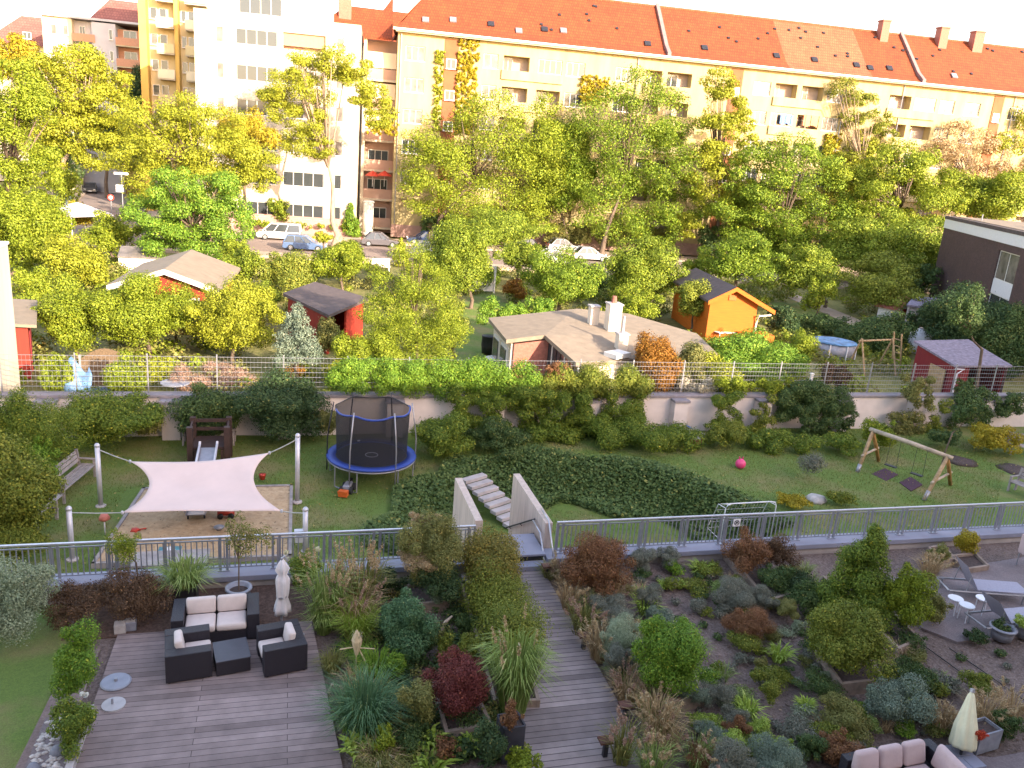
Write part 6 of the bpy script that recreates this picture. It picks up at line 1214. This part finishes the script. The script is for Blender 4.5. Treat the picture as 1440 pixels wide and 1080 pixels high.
# ---- terrace planting: left
SH('big round silvery green shrub at the left frame edge',(-45,780,70,910),'silver',0,k=34,ls=.9,dens=1.2); SH('sprawling brown dry bush below the left railing, left part',(60,815,165,885),'brown',0,k=18,ls=.8,dens=.6); SH('sprawling brown dry bush below the left railing, right part',(145,800,240,878),'brown',0,k=18,ls=.8,dens=.6)
SH('bright climbing shrub with several leafy clumps left of the deck',(76,880,158,1000),'bright',0,k=16,dens=.8,ls=.95); rb=SH('white rose bush beside the pebble bed',(72,985,142,1062),'green',0,k=16); 
t=rng(); q=G(100,1010,.5); cl=[(dx,dy,dz,.035,.03) for dx,dy,dz in ((-.2,-.1,-.05),(.25,-.2,.0),(.05,-.15,-.05),(-.2,-.12,-.18),(.2,.2,.3),(.14,.2,.32),(.1,-.1,.1))]; [npmesh('blossom',leaves(t,[k_],24,.055,.9,.6),24,L['white'],rb,q-np.array(rb.location)) for k_ in cl]
TREE('slim bamboo like shrub sticking up through the left railing',(148,735,205,800),17.3,'yg',0.,trunkpx=182,k=8,tr=.02,dens=.7,ls=.8,name='shrub',cat='shrub')
GRASS('fountain grass with pale arching blades in the square black planter',(235,775,315,840),'grassy',n=520,w=.016,base=potB,ww=1.15,hh=.75,curl=1.1)
rg_=None
def POTTREE(label,base,crown,mat,Y):
    c=atY((crown[0]+crown[2])/2,(crown[1]+crown[3])/2,Y); q=ppm(c); w,h=(crown[2]-crown[0])/q,(crown[3]-crown[1])/q; rg=rng(); th=thing('potted_tree',label,'tree',base); zc=c[2]-base[2]; cl=[(x+c[0]-base[0],y,z,r,rz) for x,y,z,r,rz in clumps_ball(rg,w,h,zc,16)]; n=1500; npmesh('crown',leaves(rg,cl,n,.05),n,L[mat],th)
    mb=MB(); mb.tube([(0,0,-.05),(0.01,0,zc*.5),(0,0,zc)],[.02,.016,.01],6)
    for x,y,z,r,rz in cl[:10]: mb.tube([(0,0,zc*.62),(x,y,z)],[.009,.003],4)
    mb.build('trunk',twig,th); return th
POTTREE('young tree with thin stem and reddish green crown in the grey bowl pot',potA,(312,722,380,795),'olive',potA[1])
SH('withered brown plant in the tall dark planter by the boardwalk',(700,985,735,1030),'rust',.62,k=10,ls=.8); SH('low dark plants in the left zinc tub',(1392,868,1424,890),'dark',.2,k=7,ls=.7); SH('bright green plants in the right zinc tub',(1425,860,1460,890),'lime',.25,k=7,ls=.8); SH('red geranium flowers in the zinc planter box',(1362,1022,1392,1045),'redfl',.36,k=7,ls=.7)
# ---- middle bed
hb=SH('hydrangea bush with cream flower heads beside the closed white parasol',(400,765,452,850),'green',0,k=12); q=G(425,790,.9); rg_=rng(); cl=[(.75*(rg_.random()-.5),.3*(rg_.random()-.5)-.2,.75*(rg_.random()-.5),.065,.06) for i in range(20)]; [npmesh('flower_head',leaves(rg_,[k_],80,.035,.9,.5),80,L['hydra'],hb,q-np.array(hb.location)) for k_ in cl]
for i,(lab,bx,mat,pl,n) in enumerate((('tall tan plumed grass right of the hydrangea',(425,760,500,880),'grassy','straw',24),('tall feathery tan plumed grass in front of the left railing',(470,750,545,865),'olive','straw',34),('pinkish plumed grass above the bright tuft',(468,800,530,885),'straw','pink',20))): GRASS(lab,bx,mat,0,340,.018,.5,pl,n,cat='grass clump')
GRASS('bright yellow green grass tuft right of the deck',(470,830,535,905),'lime',0,420,.014,.35); GRASS('green arching grass left of the bright tuft at the deck edge',(430,830,480,890),'grassy',0,240,.016,.9); GRASS('blue green needle grass dome beside the deck edge',(462,935,565,1035),'teal',0,900,.012,.5); GRASS('green grass tuft behind the blue green dome',(500,900,560,960),'bright',0,320,.014,.7); GRASS('dry pale grass tuft at the right deck corner',(445,905,490,950),'olive',0,200,.014,.6)
q=G(500,955,0); t=thing('straw_plume','cut pampas plume bundle tied like a straw figure above the blue green grass','dried plant',(q[0],q[1],.1)); mb=MB(); z0=.55; V,nq,_=grass_mesh(rng(),60,.4,.1,.02,.2); o=npmesh('plume',V,nq,L['pale'],t,(0,0,z0)); mb.tube([(0,0,0),(0,0,z0)],.012,5); mb.tube([(-.32,0,z0+.05),(.0,0,z0+.08)],.012,5); mb.tube([(0,0,z0+.06),(.35,.0,z0+.0)],.012,5); mb.tube([(.06,0,z0),(.2,-.05,z0-.3)],.014,5); mb.lathe([(.03,z0-.1),(.08,z0+.12),(.09,z0+.22),(.05,z0+.35),(.01,z0+.45)],(0,0,0),9,fold=(.2,4)); mb.build('stalks',M('straw_stalk',(.55,.42,.26),.9,var=.2),t)
sb_=SH('smoke bush with tan feathery blossom behind the raised bed at the railing',(560,722,645,835),'olive',.2,k=24,ls=.9); SH('tan blossom clouds of the smoke bush, upper tuft',(572,716,628,764),'straw',1.2,k=10,ls=.8,dens=1.6,name='blossom',par=sb_); SH('tan',(555,765,618,812),'straw',.8,k=10,ls=.8,dens=1.6,name='blossom',par=sb_); SH('dark green shrub in the raised bed under the smoke bush',(580,790,650,850),'deep',.2,k=18); SH('small pale leafed herbs at the front of the smoke bush bed',(598,825,632,852),'silver',.2,k=6,ls=.8); SH('blue green shrub in front of the smoke bush bed',(530,835,612,925),'teal',0,k=22,dens=1.1); SH('dark low shrub left of the smoke bush bed',(520,800,570,840),'deep',0,k=10); SH('rounded dark shrub in the middle of the bed',(565,875,615,925),'dark',0,k=12); SH('light leafed weeds in front of the rounded dark shrub',(605,890,640,930),'mid',0,k=8); SH('small dark shrub beside the long hedge bed',(632,860,672,895),'dark',0,k=8); SH('low green leaves along the hedge bed',(640,890,680,940),'mid',0,k=8)
SH('bright round perennial cushion near the straw figure',(540,915,580,955),'bright',0,k=10); SH('dark red maple in the timber raised bed',(600,915,695,1012),'red',.15,k=22,ls=.85); SH('low green cover at the front of the maple bed',(625,990,690,1018),'dark',.15,k=8); SH('brown green ground perennials left of the maple bed',(555,950,610,1035),'olive',0,k=14,dens=.8); SH('dark ferny perennials below the blue green grass dome',(545,1010,610,1060),'dark',0,k=12)
for lab,bx in (('pale green hosta at the bottom left of the middle bed',(484,1028,524,1066)),('pale green hosta left of the maple bed corner',(582,1018,620,1052)),('pale green hosta in front of the maple bed',(638,1030,672,1058)),('pale green hosta at the bottom frame edge',(580,1055,630,1090))): GRASS(lab,bx,'lime',0,70,.075,.7,name='hosta',cat='perennial')
SH('yellow green grassy perennial right of the bottom left hosta',(520,1020,560,1070),'yg',0,k=10,dens=.7); SH('brown withered perennial in front of the maple bed',(605,1035,650,1075),'rust',0,k=10,dens=.6); SH('dark leafy shrub beside the tall dark planter',(660,1010,712,1085),'deep',0,k=16); SH('low olive ground cover at the bottom of the middle bed',(500,1050,590,1110),'olive',0,k=14); SH('small round golden green conifer at the bottom by the boardwalk',(712,1048,762,1100),'yg',0,k=14,name='conifer',cat='conifer')
shrub_at('hedge','golden leafed upper end of the tall hedge beside the boardwalk','hedge',(4.62,16.8,.05),1.15,1.4,'mixed','box',1.,1.,26,wy=1.7); shrub_at('hedge','tall green hedge beside the boardwalk below its golden end','hedge',(4.5,14.75,.05),1.3,1.25,'mid','box',1.1,1.,44,wy=3.2); GRASS('big arching grass with tan plumes beside the boardwalk',(685,850,770,1000),'grassy',.1,620,.02,.9,'straw',9)
# ---- right beds
SH('orange red bush in the raised bed right of the boardwalk top',(790,752,888,838),'rust',.1,k=26,ls=.85,dens=1.1)
for i,(lab,bx,mt) in enumerate((('golden tuft at the top end of the boardwalk',(755,785,790,815),'olive'),('tan grass tuft left of the orange red bush bed',(780,805,825,860),'straw'),('brown green grass tuft below the orange red bush bed',(795,840,845,895),'olive'),('tan seed grass halfway down the boardwalk',(820,870,868,930),'straw'),('tan seed grass beside the round green bush bed',(855,935,910,990),'straw'),('bronze seed grass in front of the round green bush bed',(890,960,960,1040),'straw'),('pale seed grass at the bottom of the boardwalk',(852,1000,905,1075),'olive'),('bronze seed grass at the bottom right of the boardwalk',(890,1030,950,1100),'grassy'))): GRASS(lab,bx,mt,0,230,.012,.35,'straw' if i%2 else 'pink',14,ph=.2)
for lab,bx,mt in (('grey lavender cushion below the orange red bush bed',(825,835,890,885),'lavender'),('silver sage cushion in the right garden below the lavender',(840,870,905,935),'silver'),('dark lavender cushion left of the round green bush',(845,905,895,960),'lavender'),('lavender clump below the right railing, left one',(884,768,925,805),'lavender'),('lavender clump below the right railing, right one',(920,768,960,800),'lavender'),('grey lavender mound in the mulch below the long railing bed',(1000,815,1065,860),'lavender'),('brown purple lavender mound in the mulch',(1020,855,1085,905),'rust'),('grey sage mound left of the long pale bed',(1055,825,1095,862),'lavender'),('olive lavender mound below the sage mound',(1090,842,1125,875),'olive'),('grey lavender mound at the bottom of the right garden',(985,1045,1060,1110),'lavender'),('second grey lavender mound at the bottom of the right garden',(1050,1040,1135,1110),'bluegr')): SH(lab,bx,mt,0,k=14,ls=.7,dens=1.1,asp=.35)
SH('round vivid green bush in the raised bed by the walkway grasses',(895,862,990,985),'bright',.1,k=28,ls=1.,dens=1.1); SH('tall dark conical shrub in the long pale bed',(1160,738,1270,872),'green',.1,style='cone',k=40,pw=.55,dens=1.2); SH('yellow green upright shrub at the lower end of the long pale bed',(1248,795,1310,895),'yg',.1,k=22); SH('spreading round shrub in the raised bed of the right garden',(1140,852,1258,958),'mid',.1,k=30,dens=1.1); SH('brown red twiggy bush in the pale bed below the right railing',(1020,745,1085,812),'rust',.1,k=18,ls=.8,dens=.8); SH('dark twiggy shrub right of the brown red twiggy bush',(1065,755,1120,810),'brown',.1,k=14,ls=.8,dens=.7); SH('green cover at the front of the pale bed below the railing',(1070,790,1120,835),'dark',.1,k=12); SH('dark green perennials left of the conical shrub',(1110,815,1165,865),'dark',0,k=14); SH('dark olive mound below the dark perennials',(1085,800,1150,835),'deep',0,k=12)
for lab,bx in (('lime perennial in the mulch left of the pale railing bed, top one',(892,822,915,838)),('lime leafed perennial in the mulch, spiky one',(890,828,930,865)),('small lime cushion right of the spiky lime perennial',(925,812,945,828)),('small lime cushion farther right in the mulch',(948,812,965,828)),('pale iris tuft below the right railing',(970,785,1000,808)),('pale iris tuft in the middle of the right garden',(1078,900,1115,932)),('pale iris tuft above the lime mounds',(1032,975,1075,1012)),('pale narrow iris tuft right of the first iris tufts',(1120,975,1145,1005))): GRASS(lab,bx,'lime',0,90,.03,.5,name='perennial',cat='perennial')
for lab,bx in (('round lime spurge mound left of the group of four',(963,1003,1020,1040)),('round lime spurge mound, topmost of the group of four',(1048,1010,1088,1045)),('round lime spurge mound, lower left of the group of four',(1005,1028,1050,1068)),('round lime spurge mound, middle of the group of four',(1040,1032,1085,1062)),('round lime spurge mound, right of the group of four',(1080,1035,1118,1068))): SH(lab,bx,'lime',0,k=14,ls=.85,dens=1.2,name='spurge',cat='perennial')
for lab,bx,mt in (('low olive mat plant, upper lobe of the curved strip in the mulch',(1050,938,1080,965),'mid'),('low olive mat plant, lower lobe of the curved strip in the mulch',(1065,958,1100,992),'mid'),('small green tuft in the mulch left of the curved strip',(995,930,1020,950),'green'),('small green tuft near the raised bed corner of the round bush',(1095,935,1120,952),'dark'),('grey green weed in the mulch right of the iris tuft',(1115,990,1160,1020),'silver'),('small herb in the mulch above the iris tuft',(1030,885,1052,905),'green'),('green weed left of the spreading shrub bed',(1140,870,1165,890),'mid'),('dark creeping cover around the spreading shrub bed',(1110,935,1185,985),'dark'),('dark creeping cover below the tub corner',(1250,880,1300,915),'dark')): SH(lab,bx,mt,0,k=8,ls=.75,dens=.9)
for lab,bx,mt in (('large dark olive bush left of the pinkish sofa',(1150,980,1225,1040),'olive'),('grey green bush above the pinkish sofa',(1225,955,1310,1030),'bluegr'),('dark broom like bush right of the spreading shrub bed',(1240,925,1320,975),'dark'),('bright small bush above the pinkish sofa, left',(1200,985,1225,1010),'bright'),('bright small bush above the pinkish sofa, right',(1250,1010,1290,1035),'bright'),('brown red heather bush at the left end of the pinkish sofa',(1150,1028,1210,1085),'rust'),('dark low bush at the bottom left of the pinkish sofa',(1120,1030,1160,1075),'dark'),('dark bush right of the zinc planter box',(1395,1000,1440,1050),'dark'),('green bush above the cream parasol',(1350,945,1400,985),'mid'),('olive low shrubs along the side tables',(1290,830,1335,880),'olive'),('yellow twiggy shrub below the right railing near the loungers',(1340,745,1375,785),'gold'),('small yellow green shrub by the bed near the right railing',(1305,765,1335,800),'olive'),('dark mat plant below the lounger terrace',(1355,885,1390,910),'deep'),('low weeds in the mulch below the zinc tubs',(1300,945,1350,975),'lavender'),('low white flowered bush hanging over the pinkish sofa end',(1185,1042,1225,1075),'lavender')): SH(lab,bx,mt,0,k=14,ls=.8)
for lab,bx in (('tan seed grass right of the cream parasol, left clump',(1360,965,1415,1030)),('tan seed grass right of the cream parasol, right clump',(1400,960,1450,1020)),('dry tan grass left of the sun loungers',(1290,770,1330,815)),('tan grass between the olive bush and the cream parasol',(1305,980,1345,1030))): GRASS(lab,bx,'straw',0,260,.012,.35,'straw',16,ph=.2)
rgm=np.random.default_rng(21); n=2600; p=np.stack([6.5+15*rgm.random(n),9.8+7.7*rgm.random(n),.0+.02*rgm.random(n)],1); nn=rgm.normal(size=(n,3))*.35+np.array([0,0,1]); nn/=np.linalg.norm(nn,axis=1)[:,None]; tt=np.cross(nn,rgm.normal(size=(n,3))); tt/=np.linalg.norm(tt,axis=1)[:,None]; b_=np.cross(nn,tt); s_=(.02+.03*rgm.random(n))[:,None]
o=npmesh('leaf_litter',np.stack([p-tt*s_,p+b_*s_*.6,p+tt*s_,p-b_*s_*.6],1).reshape(-1,3),n,leafmat('litter',[(.08,.05,.04),(.22,.15,.12),(.34,.27,.2)])); o['kind']='stuff'

# uncountable undergrowth of the allotments and of the middle bed
def under(name,n,sx,sy,fn,mats,hmax,ls):
    for m in mats:
        rg=rng(); k=0; cl=[]
        while len(cl)<n:
            x=sx[0]+(sx[1]-sx[0])*rg.random(); y=sy[0]+(sy[1]-sy[0])*rg.random()
            if fn(x,y,rg): hh=hmax*(.35+.65*rg.random()); cl.append((x,y,hh*.45,hh*.8,hh*.5))
        nl=min(60000,n*130); c=np.array(cl); V=leaves(rg,cl,nl,ls); o=npmesh(name,V,nl,L[m],None,(0,0,sy[2])); o['kind']='stuff'
def inpoly(x,y,P):
    r=False; n=len(P)
    for i in range(n):
        (xa,ya),(xb,yb)=P[i],P[(i+1)%n]
        if (ya>y)!=(yb>y) and x<(xb-xa)*(y-ya)/(yb-ya)+xa: r=not r
    return r
clear=[[tuple(G(*p,zA)[:2]) for p in pl] for pl in (((645,425),(700,400),(745,455),(690,520),(640,510)),((1085,425),(1140,415),(1260,480),(1200,500),(1100,470)),((352,350),(380,350),(368,410),(345,415)))]
def okal(x,y,rg):
    if x>y*.98 or x<-.27*y-3: return False
    if 8<x<23 and 33.5<y<46.5: return False
    if -11<x<-2.5 and 46<y<56: return False
    if -1.5<x<5.5 and 42.5<y<51.5: return False
    if 26<x<33 and 47<y<57.5: return False
    if 34<x<41 and 34<y<41: return False
    if -9.5<x<-3 and y<37.5: return False
    return not any(inpoly(x,y,P) for P in clear)
under('undergrowth',330,(-22,60),(35,76,ZA),okal,('yg','olive','mid'),1.15,.17)
under('undergrowth',110,(1.1,3.9),(11,17.4,0.),lambda x,y,rg: x>.75+.04*(17-y),('dark','olive','deep'),.32,.055)
under('undergrowth',70,(6.6,20),(10.2,17.4,0.),lambda x,y,rg: x<13.5 or y<12.8,('dark','lavender'),.2,.045)

TREE('green tree behind the broad yellow green one, filling the gap to the dense middle tree',(735,140,835,340),96.,'mid',k=34,trunkpx=780)
TREE('yellow green tree standing between the poplar and the round dark green tree',(1010,230,1075,350),95.,'yg',k=22)
TREE('pale yellow tree behind the round dark green tree on the right',(1130,190,1230,330),95.,'yellow',k=26,dens=.8)
TREE('golden tree crown right of the straw coloured birch',(1330,230,1450,330),86.,'yg',k=30)
TREE('olive tree crown behind the flat roofed brick building',(1380,210,1470,320),99.,'olive',k=20)
TREE('yellow tree in front of the side street pavement at left',(60,225,110,300),96.,'yg',k=16)
TREE('big bushy tree left of the vivid green tree',(110,300,200,365),74.,'yg',k=20)
TREE('yellow green bush tree between vivid green tree and the garden path',(300,330,352,378),62.,'yg',k=14)
TREE('round leafy tree in front of the dark hut roof at left',(440,340,520,400),60.,'yg',k=20)
TREE('leafy bush tree behind the bungalow left corner',(640,355,700,420),66.,'green',k=18)
rr_=np.random.default_rng(77)
for i in range(18):
    x,y=6.45+1.25*rr_.random()**1.5,10.0+7.3*(i+.5)/18; GRASS('tan seed grass in the dense band along the right edge of the boardwalk',None,('olive','grassy','straw')[i%3],0,150,.011,.35,'straw' if i%2 else 'pink',9,ph=.17,base=(x,y,0.),ww=.75,hh=.75,group='grasses along the boardwalk')
for i in range(14):
    x,y=6.9+1.5*rr_.random(),10.3+6.8*rr_.random(); shrub_at('lavender','grey lavender cushion in the band between boardwalk and mulch','lavender',(x,y,0.),.55+.35*rr_.random(),.4+.2*rr_.random(),('lavender','bluegr','lavender','rust')[i%4],'ball',1.,.7,11,'lavender along the boardwalk',asp=.35)
for i in range(12):
    x,y=1.05+.55*rr_.random(),10.8+6.*(i+.5)/12; GRASS('mixed grass tuft in the band along the right edge of the deck',None,('olive','straw','grassy','bright')[i%4],0,150,.013,.6,base=(x,y,0.),ww=.7,hh=.6,group='grasses along the deck')
for i in range(48):
    x,y=8.0+5.6*rr_.random(),10.2+7.0*rr_.random(); shrub_at('mulch_plant','small weed tuft scattered in the mulch of the right garden','perennial',(x,y,0.),.25+.3*rr_.random(),.16+.16*rr_.random(),('mid','lavender','dark','silver','olive')[i%5],'ball',.8,.75,7,cr=.5,group='weeds in the mulch')

TREE('leafy tree filling the gap beside the white fascia of the brick building',(1265,300,1345,425),74.,'mid',k=24)
TREE('low dark bush tree at the left foot of the brick building',(1255,370,1325,430),66.,'dark',k=16)

SHY('green bush in front of the brown woven screen behind the fence',(150,492,205,548),'yg',34.2); SHY('leafy bush between the red edge hut and the blue tarpaulin',(58,490,98,548),'yg',34.6)
for i in range(26):
    x,y=8.2+5.4*rr_.random(),10.2+7.1*rr_.random(); shrub_at('mulch_plant','low leafy perennial scattered in the mulch of the right garden','perennial',(x,y,0.),.4+.4*rr_.random(),.2+.2*rr_.random(),('mid','grassy','olive','bright','lavender')[i%5],'ball',.9,.8,9,cr=.5,group='leafy perennials in the mulch')
for i in range(14):
    x,y=8.0+6.*rr_.random(),10.2+7.*rr_.random(); GRASS('pale thin grass tuft scattered in the mulch of the right garden',None,('straw','grassy')[i%2],0,80,.011,.6,base=(x,y,0.),ww=.5,hh=.45,group='grass tufts in the mulch')

SH('low leafy bush under the broad leaved shrub at the left edge',(-40,715,62,805),'mid',-1.6,k=20); SH('dark bush under the bright shrub behind the left bench',(15,660,70,720),'green',-1.6,k=14)
n=1500; P_=[]
while len(P_)<n:
    x=-10+42*rgm.random(); y=18.5+13.6*rgm.random(); e=er(x,y)
    if (e>1.05 or e<.68) and not(4.4<x<7.2 and y<21.8): P_.append((x,y,lawnz(x,y)+.05+.03*rgm.random()))
p=np.array(P_); nn=rgm.normal(size=(n,3))*.4+np.array([0,0,1]); nn/=np.linalg.norm(nn,axis=1)[:,None]; tt=np.cross(nn,rgm.normal(size=(n,3))); tt/=np.linalg.norm(tt,axis=1)[:,None]; b_=np.cross(nn,tt); s_=(.03+.025*rgm.random(n))[:,None]
o=npmesh('leaf_litter',np.stack([p-tt*s_,p+b_*s_*.6,p+tt*s_,p-b_*s_*.6],1).reshape(-1,3),n,leafmat('fallen_leaf',[(.16,.13,.04),(.34,.27,.08),(.46,.36,.14)])); o['kind']='stuff'
# ================================================================ LIGHT, SKY, CAMERA
w=bpy.data.worlds.new('World'); SC.world=w; w.use_nodes=True; nt=w.node_tree
sky=nt.nodes.new('ShaderNodeTexSky'); sky.sky_type='NISHITA'; sky.sun_disc=False
shadow=nrm([SUNX,SUNY,0]); el=R(SUNEL)
sky.sun_elevation=el; sky.sun_rotation=math.atan2(-shadow[0],-shadow[1]); sky.air_density=1.0; sky.dust_density=1.2; sky.ozone_density=.3
nt.links.new(mix(nt,1.,sky.outputs[0],(1.14,.96,.86),'MULTIPLY'),nt.nodes['Background'].inputs[0]); nt.nodes['Background'].inputs[1].default_value=SKYS
sd=bpy.data.lights.new('sun','SUN'); sd.energy=SUNE; sd.angle=R(.53); sd.color=(1,.86,.66)
so=bpy.data.objects.new('sun',sd); COL.objects.link(so)
dv_=mathutils.Vector((shadow[0]*math.cos(el),shadow[1]*math.cos(el),-math.sin(el))); so.rotation_euler=dv_.to_track_quat('-Z','Y').to_euler(); so.location=(20,-40,60)
cd=bpy.data.cameras.new('camera'); co=bpy.data.objects.new('camera',cd); COL.objects.link(co); SC.camera=co
cd.sensor_fit='HORIZONTAL'; cd.sensor_width=36; cd.lens=F/1440*36; cd.clip_start=.1; cd.clip_end=2000
# rows of the view frame: right, up, back in world axes
Rx=[Xc[0],Yc[0],Zc[0]]; Ry=[-Xc[1],-Yc[1],-Zc[1]]; Rz=[-Xc[2],-Yc[2],-Zc[2]]
co.matrix_world=mathutils.Matrix(((Rx[0],Ry[0],Rz[0],0),(Rx[1],Ry[1],Rz[1],0),(Rx[2],Ry[2],Rz[2],HC),(0,0,0,1)))
vs=SC.view_settings; SC.display_settings.display_device='sRGB'; vs.view_transform='Standard'; vs.look='None'; vs.exposure=EXPO; vs.gamma=1
SC.render.engine='CYCLES'; SC.cycles.max_bounces=6; SC.cycles.transparent_max_bounces=16
